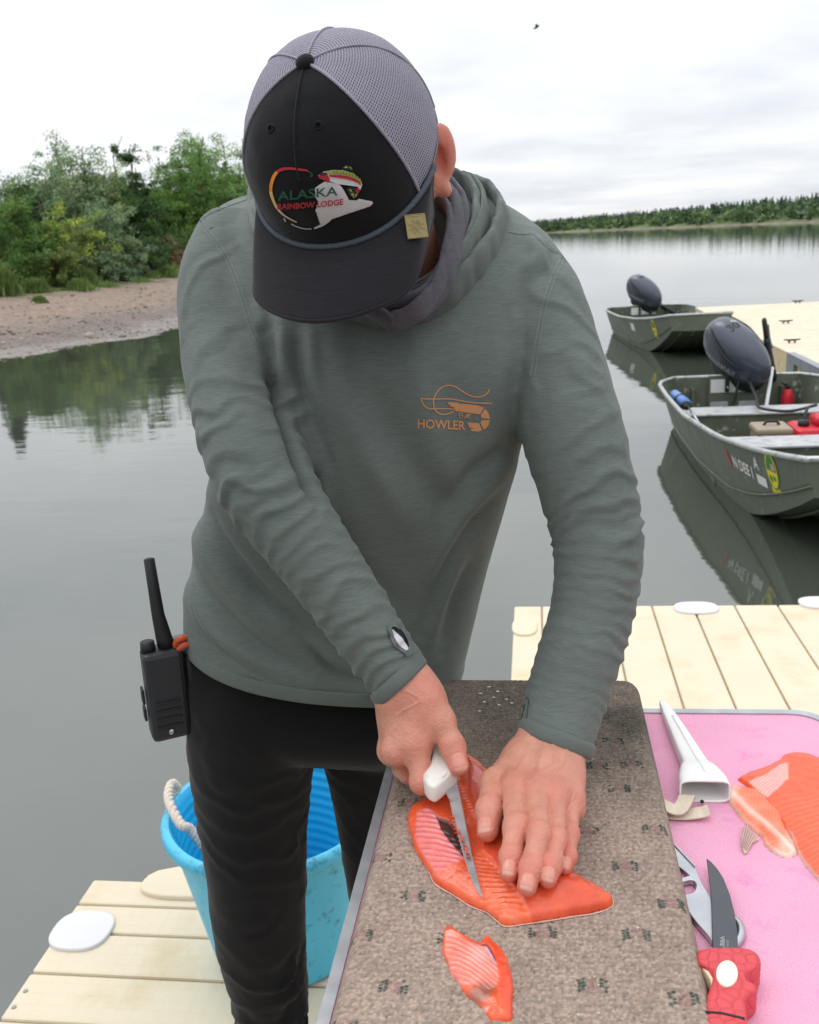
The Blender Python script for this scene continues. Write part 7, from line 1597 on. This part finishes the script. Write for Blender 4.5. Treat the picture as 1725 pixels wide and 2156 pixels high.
# ------------------------------------------------------------------ knives, sheath, shears
BLADE = pmat('knife_steel', srgb(176, 176, 178), .38, .55, var=.12, vscale=60, bump=.05, bscale=300, rvar=.1, col2=srgb(110, 92, 88), c2scale=70, c2lo=.66, c2hi=.74); HANDLE_W = pmat('white_handle', srgb(226, 222, 214), .4, var=.04, vscale=60, bump=.12, bscale=900, bdist=.0006)
def plate_px(name, outline, zf, th, mat, parent, mapf, bev=.0004, nsm=0):
    pts = [mapf(*q) for q in outline]; pts = list(map(tuple, smooth_path(pts + pts[:1], nsm)[:-1])) if nsm else pts
    W = np.array([atz(x, y, zf(x, y) if callable(zf) else zf) for x, y in pts]); bm = bmesh.new(); a = [bm.verts.new(q + [0, 0, th / 2]) for q in W]; b = [bm.verts.new(q - [0, 0, th / 2]) for q in W]; n = len(W)
    tf = bm.faces.new(a); bm.faces.new(b[::-1])
    for k in range(n): bm.faces.new((a[k], b[k], b[(k + 1) % n], a[(k + 1) % n]))
    bmesh.ops.recalc_face_normals(bm, faces=bm.faces)
    if bev:
        es = [e for e in bm.edges if (e.verts[0] in a and e.verts[1] in a) or (e.verts[0] in b and e.verts[1] in b)]; bmesh.ops.bevel(bm, geom=es, offset=bev, segments=3, profile=.5, affect='EDGES', clamp_overlap=True)
    return bmo(name, bm, mat, parent, smooth=False)
def GA(zx, zy): return (763.2 + .3203 * zx, 1368.4 + .3203 * zy)
kn = thing('fillet_knife', 'white handled fillet knife held in the hand, blade in the fillet', 'knife', tuple(KH1))
zbl = lambda x, y: float(np.interp(y, [1640, 1700, 1893], [.968, .9585, .956]))
plate_px('blade', [(512, 905), (600, 842), (622, 872), (640, 950), (665, 1060), (690, 1190), (712, 1310), (735, 1410), (765, 1530), (796, 1637), (762, 1596), (722, 1520), (692, 1435), (668, 1362), (640, 1262), (612, 1160), (590, 1075), (572, 985), (545, 935)], zbl, .0016, BLADE, kn, GA, .0005)
HO = [(425, 470), (470, 455), (500, 560), (530, 655), (560, 738), (600, 790), (622, 818), (614, 842), (560, 888), (505, 938), (470, 952), (432, 935), (402, 892), (405, 862), (440, 812), (455, 770), (462, 700), (452, 600), (435, 530)]
zh = lambda x, y: float(np.interp(y, [1510, 1655], [.996, .970]))
ho = plate_px('handle', HO, zh, .021, HANDLE_W, kn, GA, .0085, 46); ho.data.polygons.foreach_set('use_smooth', np.ones(len(ho.data.polygons), bool))
plate_px('bolster', [(500, 936), (612, 840), (606, 832), (494, 926)], .9695, .012, pmat('handle_edge', srgb(200, 180, 150), .5), kn, GA, .001)
r = np.random.default_rng(12)      # ragged shreds of flesh over the edge of the blade
SHRED = pmat('flesh_shred', srgb(212, 84, 48), .3, var=.2, vscale=200, sss=.1)
for k in range(11):
    t0 = k / 10; a = np.array([583 + 110 * t0 + r.normal(0, 5), 1095 + 262 * t0]); q = [atz(*GA(*(a + [-14, 4])), .951), atz(*GA(*(a + [r.uniform(2, 14), r.normal(0, 5)])), .9605 + .001 * r.random()), atz(*GA(*(a + [r.uniform(14, 30), r.uniform(4, 22)])), .9600)]
    v, f = tube_np(q, [.0018, .0014, .0005], 6, 8, flat=.45); add('flesh_shred', mesh_np('flesh_shred', v, f), SHRED, fm_)
# red handled knife
KB = pmat('dark_blade', srgb(88, 90, 94), .38, .75, var=.06, vscale=40); RH = pmat('red_grip', srgb(208, 72, 78), .55, var=.08, vscale=30)
nt = RH.node_tree; vo = nt.nodes.new('ShaderNodeTexVoronoi'); vo.feature = 'DISTANCE_TO_EDGE'; vo.inputs['Scale'].default_value = 95; vo.inputs['Randomness'].default_value = .55; tcx = nt.nodes.new('ShaderNodeTexCoord'); nt.links.new(tcx.outputs['Object'], vo.inputs['Vector']); bp = nt.nodes.new('ShaderNodeBump'); bp.inputs['Strength'].default_value = .6; bp.inputs['Distance'].default_value = .0014; mr_ = nt.nodes.new('ShaderNodeMapRange'); mr_.inputs['From Max'].default_value = .12; nt.links.new(vo.outputs['Distance'], mr_.inputs['Value']); nt.links.new(mr_.outputs[0], bp.inputs['Height']); nt.links.new(bp.outputs[0], nt.nodes['Principled BSDF'].inputs['Normal'])
rk = thing('fillet_knife', 'dark bladed knife with red scaly handle at the lower right', 'knife', tuple(atz(1530, 2030, ZP)))
zr = lambda x, y: float(np.interp(y, [1810, 2030], [.9085, .914]))
bl = plate_px('blade', [(505, 1138), (535, 1160), (575, 1205), (612, 1265), (650, 1360), (680, 1480), (696, 1600), (704, 1765), (545, 1765), (541, 1600), (535, 1400), (520, 1250)], zr, .002, KB, rk, G4, .0006)
RHO = [(452, 1772), (545, 1756), (703, 1757), (785, 1772), (828, 1810), (838, 1850), (815, 1885), (770, 1908), (744, 1932), (760, 1962), (805, 1988), (815, 2015), (795, 2042), (748, 2062), (742, 2120), (752, 2200), (760, 2420), (498, 2420), (498, 2180), (500, 2090), (520, 2010), (538, 1955), (528, 1915), (500, 1880), (455, 1852), (438, 1815)]
hd = plate_px('handle', RHO, ZP + .015, .028, RH, rk, G4, .006, 80); hd.data.polygons.foreach_set('use_smooth', np.ones(len(hd.data.polygons), bool))
plate_px('handle_disc', [(632 + 68 * math.cos(a), 1850 + 80 * math.sin(a)) for a in np.linspace(0, 2 * np.pi, 30, endpoint=False)], ZP + .0295, .003, pmat('cream_disc', srgb(232, 226, 206), .4, var=.03), rk, G4, .001)
plate_px('guard_trim', [(480, 1850), (520, 1872), (548, 1920), (535, 1960), (525, 1920), (500, 1880)], ZP + .020, .014, pmat('cream_trim', srgb(226, 200, 170), .5), rk, G4, .002)
plate_px('handle_groove', [(500, 2078), (600, 2086), (742, 2120), (742, 2130), (600, 2096), (500, 2088)], ZP + .0292, .0012, BLK, rk, G4, 0)
v, f = text_poly('BUBBA', .03); v2, f2 = text_poly('BLADE', .0)
for (vv, ff, cx_, h_, w_) in ((v, f, 604, 30, 95), (v2, f2, 636, 14, 70)):
    m = (vv.max(0) + vv.min(0)) / 2; q = vv - m; q = q / (vv.max(0) - vv.min(0)); lay('lettering', [(np.array([G4(cx_ - b * h_, (1648 if h_ > 20 else 1660) - a * w_) for a, b in q]), ff)], lambda p: atz(p[0], p[1], zr(p[0], p[1]) + .004), (0, 0, -1), bvh_of(bl), .0004, PRINT_S, rk)
# white sheath with webbing strap
SHW = pmat('white_sheath', srgb(232, 230, 226), .42, var=.04, vscale=20, col2=srgb(196, 206, 160), c2scale=22, c2lo=.68, c2hi=.74, bump=.05, bscale=200)
sh = thing('knife_sheath', 'white plastic knife sheath with open mouth lying on the pink table', 'sheath', tuple(atz(1480, 1640, ZP)))
SP = [(230, 172, 20, .0035), (268, 240, 42, .006), (325, 350, 60, .008), (392, 480, 76, .009), (436, 565, 84, .010), (456, 610, 120, .0125), (478, 668, 150, .0135), (496, 722, 158, .014)]
c = []; rw, rh = [], []
for zx, zy, hw_, ht in SP: p = atz(*G4(zx, zy), ZP + ht * 1.02); c.append(p); rw.append(hw_ * .34079 * 1.05 / FPX); rh.append(ht)
c = smooth_path(np.array(c), 40); rw = np.interp(np.linspace(0, 1, 40), np.linspace(0, 1, 8), rw); rh = np.interp(np.linspace(0, 1, 40), np.linspace(0, 1, 8), rh); t_, n_, b_ = frames(c, (0, 0, 1)); th = np.linspace(0, 2 * np.pi, 32, endpoint=False); e = 5.0; ct, st_ = np.cos(th), np.sin(th); ct = np.sign(ct) * np.abs(ct) ** (2 / e); st_ = np.sign(st_) * np.abs(st_) ** (2 / e)
V = (c[:, None] + ct[None, :, None] * n_[:, None] * rh[:, None, None] + st_[None, :, None] * b_[:, None] * rw[:, None, None]).reshape(-1, 3); Fq = [(i * 32 + j, i * 32 + (j + 1) % 32, (i + 1) * 32 + (j + 1) % 32, (i + 1) * 32 + j) for i in range(39) for j in range(32)] + [tuple(range(32))[::-1]]
o = add('sheath_body', mesh_np('sheath_body', V, Fq), SHW, sh); md = o.modifiers.new('t', 'SOLIDIFY'); md.thickness = .0022; md.offset = -1
v, f = tube_np(c[8:34] + n_[8:34] * (rh[8:34] * .9)[:, None] - b_[8:34] * (rw[8:34] * .15)[:, None], .0022, 8); add('sheath_ridge', mesh_np('sheath_ridge', v, f), SHW, sh)
for zx, zy in ((420, 757), (478, 783)): tube('rivet', [atz(*G4(zx, zy), ZP + .004), atz(*G4(zx, zy), ZP + .007)], .0022, BLK, sh, 10)
WEB = pmat('webbing', srgb(214, 200, 178), .8, var=.1, vscale=200, stretch=(1, .2, 1), bump=.6, bscale=500, bdist=.001)
def ribbon(name, pts, hw_, mat, parent, th=.0016):
    P_ = smooth_path(np.array([atz(*G4(a, b), ZP + z) for a, b, z in pts]), 30); t_, n_, b_ = frames(P_, (0, 0, 1)); V = np.concatenate([P_ + b_ * hw_ + n_ * th / 2, P_ - b_ * hw_ + n_ * th / 2, P_ - b_ * hw_ - n_ * th / 2, P_ + b_ * hw_ - n_ * th / 2]); k = 30
    F_ = [(r_ * k + i, r_ * k + i + 1, ((r_ + 1) % 4) * k + i + 1, ((r_ + 1) % 4) * k + i) for r_ in range(4) for i in range(k - 1)] + [(0, k, 2 * k, 3 * k), (4 * k - 1, 3 * k - 1, 2 * k - 1, k - 1)]; return add(name, mesh_np(name, V, F_, False), mat, parent)
ribbon('strap', [(150, 830, .003), (260, 856, .003), (380, 862, .004), (470, 850, .006), (520, 835, .009)], .0095, WEB, sh)
ribbon('strap', [(170, 770, .004), (240, 800, .010), (320, 840, .011), (360, 800, .012), (385, 745, .012)], .0085, WEB, sh)
# silver fish shears partly under the board
SILV = pmat('shears_metal', srgb(186, 188, 192), .3, .85, var=.15, vscale=30, bump=.06, bscale=120)
sc = thing('fish_shears', 'silver serrated fish shears lying under the red handled knife', 'shears', tuple(atz(1470, 1900, ZP)))
arm = [(262, 1022), (280, 1028), (300, 1062), (338, 1100), (385, 1150), (432, 1192), (452, 1240), (482, 1310), (545, 1405), (545, 1430), (462, 1345), (402, 1252), (332, 1192), (286, 1150), (272, 1090)]
plate_px('serrated_jaw', arm, ZP + .004, .004, SILV, sc, G4, .0012, 60)
for k in range(13):
    t0 = k / 12; zx, zy = 285 + 142 * t0, 1032 + 152 * t0; plate_px('tooth', [(zx - 5, zy - 3), (zx + 8, zy - 10), (zx + 6, zy + 8)], ZP + .006, .003, SILV, sc, G4, 0)
plate_px('shears_body', [(405, 1252), (452, 1290), (470, 1330), (545, 1410), (560, 1500), (545, 1652), (500, 1610), (425, 1522), (352, 1414), (345, 1372), (385, 1370), (425, 1356), (441, 1325), (436, 1300), (405, 1282), (330, 1300), (326, 1282)], ZP + .0045, .006, SILV, sc, G4, .002, 90)
k = np.linspace(0, 2 * np.pi, 30, endpoint=False); cpts = np.array([atz(*G4(640 + 78 * math.cos(a), 1590 + 84 * math.sin(a)), ZP + .004) for a in k]); v, f = closed_tube(cpts, .0042, 8, np.array([0, 0, 1.0])); add('finger_ring', mesh_np('finger_ring', v, f), SILV, sc)

# ------------------------------------------------------------------ blue tub behind the legs
TUB = pmat('blue_tub', srgb(80, 182, 214), .42, var=.06, vscale=6, col2=srgb(34, 92, 116), c2scale=34, c2lo=.55, c2hi=.75, spec=.4); TUBIN = pmat('blue_tub_inside', srgb(36, 168, 216), .4, var=.05, vscale=6)
bc, R0, R1, HB = np.array([-.587, 1.762, 0.002]), .158, .238, .36
tub = thing('bucket', 'bright blue plastic tub with rope handle standing on the dock behind the legs', 'bucket', tuple(bc))
def lathe(prof, seg=64):
    V = []; th = np.linspace(0, 2 * np.pi, seg, endpoint=False)
    for r_, z in prof: V.append(np.stack([bc[0] + r_ * np.cos(th), bc[1] + r_ * np.sin(th), np.full(seg, bc[2] + z)], -1))
    k = len(prof); return np.concatenate(V), [(i * seg + j, i * seg + (j + 1) % seg, (i + 1) * seg + (j + 1) % seg, (i + 1) * seg + j) for i in range(k - 1) for j in range(seg)]
v, f = lathe([(.001, 0), (R0 - .01, 0), (R0, .01)] + [(R0 + (R1 - .022 - R0) * t, .01 + (HB - .05) * t) for t in np.linspace(.03, 1, 14)] + [(R1 - .018, HB - .03), (R1 - .004, HB - .028), (R1, HB - .02), (R1, HB - .008), (R1 - .006, HB), (R1 - .018, HB)]); add('tub', mesh_np('tub', v, f), TUB, tub)
v, f = lathe([(R1 - .018, HB - .0005), (R1 - .024, HB - .008)] + [(R1 - .028 - (R1 - .03 - R0 + .006) * t + .0012 * math.cos(t * 95), HB - .02 - (HB - .035) * t) for t in np.linspace(0, 1, 90)] + [(.001, .016)]); add('tub_inside', mesh_np('tub_inside', v, f[::-1]), TUBIN, tub)
ROPEW = pmat('rope_fibre', srgb(206, 194, 182), .85, var=.2, vscale=120, bump=.5, bscale=400)
def twisted(name, path, r_, turns, parent):
    c = smooth_path(np.array(path), 70); t_, n_, b_ = frames(c, (0, 0, 1)); parts = []
    for s in range(3):
        a = np.linspace(0, turns * 2 * np.pi, 70) + s * 2.094; parts.append(tube_np(c + (np.cos(a)[:, None] * n_ + np.sin(a)[:, None] * b_) * r_ * .55, r_ * .62, 7))
    v, f = join_np(parts); return add(name, mesh_np(name, v, f), ROPEW, parent)
p0, p1 = atz(358, 1650, bc[2] + HB + .004), atz(386, 1738, bc[2] + HB + .004)
for q in (p0, p1): pass
twisted('rope_handle', [p0 + [.03, .01, -.06], p0 + [.008, .0, .0], p0 * .5 + p1 * .5 + [-.012, -.01, .018], p1 + [-.004, -.004, .006], p1 + [.012, .004, -.012], p1 + [.03, .012, -.06]], .0095, 9, tub)
q0, q1 = bc + [R1 * .96, .05, HB], bc + [R1 * .96, -.06, HB]; twisted('rope_handle', [q0 + [-.02, 0, -.05], q0, q0 * .5 + q1 * .5 + [.03, 0, -.02], q1, q1 + [-.02, 0, -.05]], .0095, 8, tub)
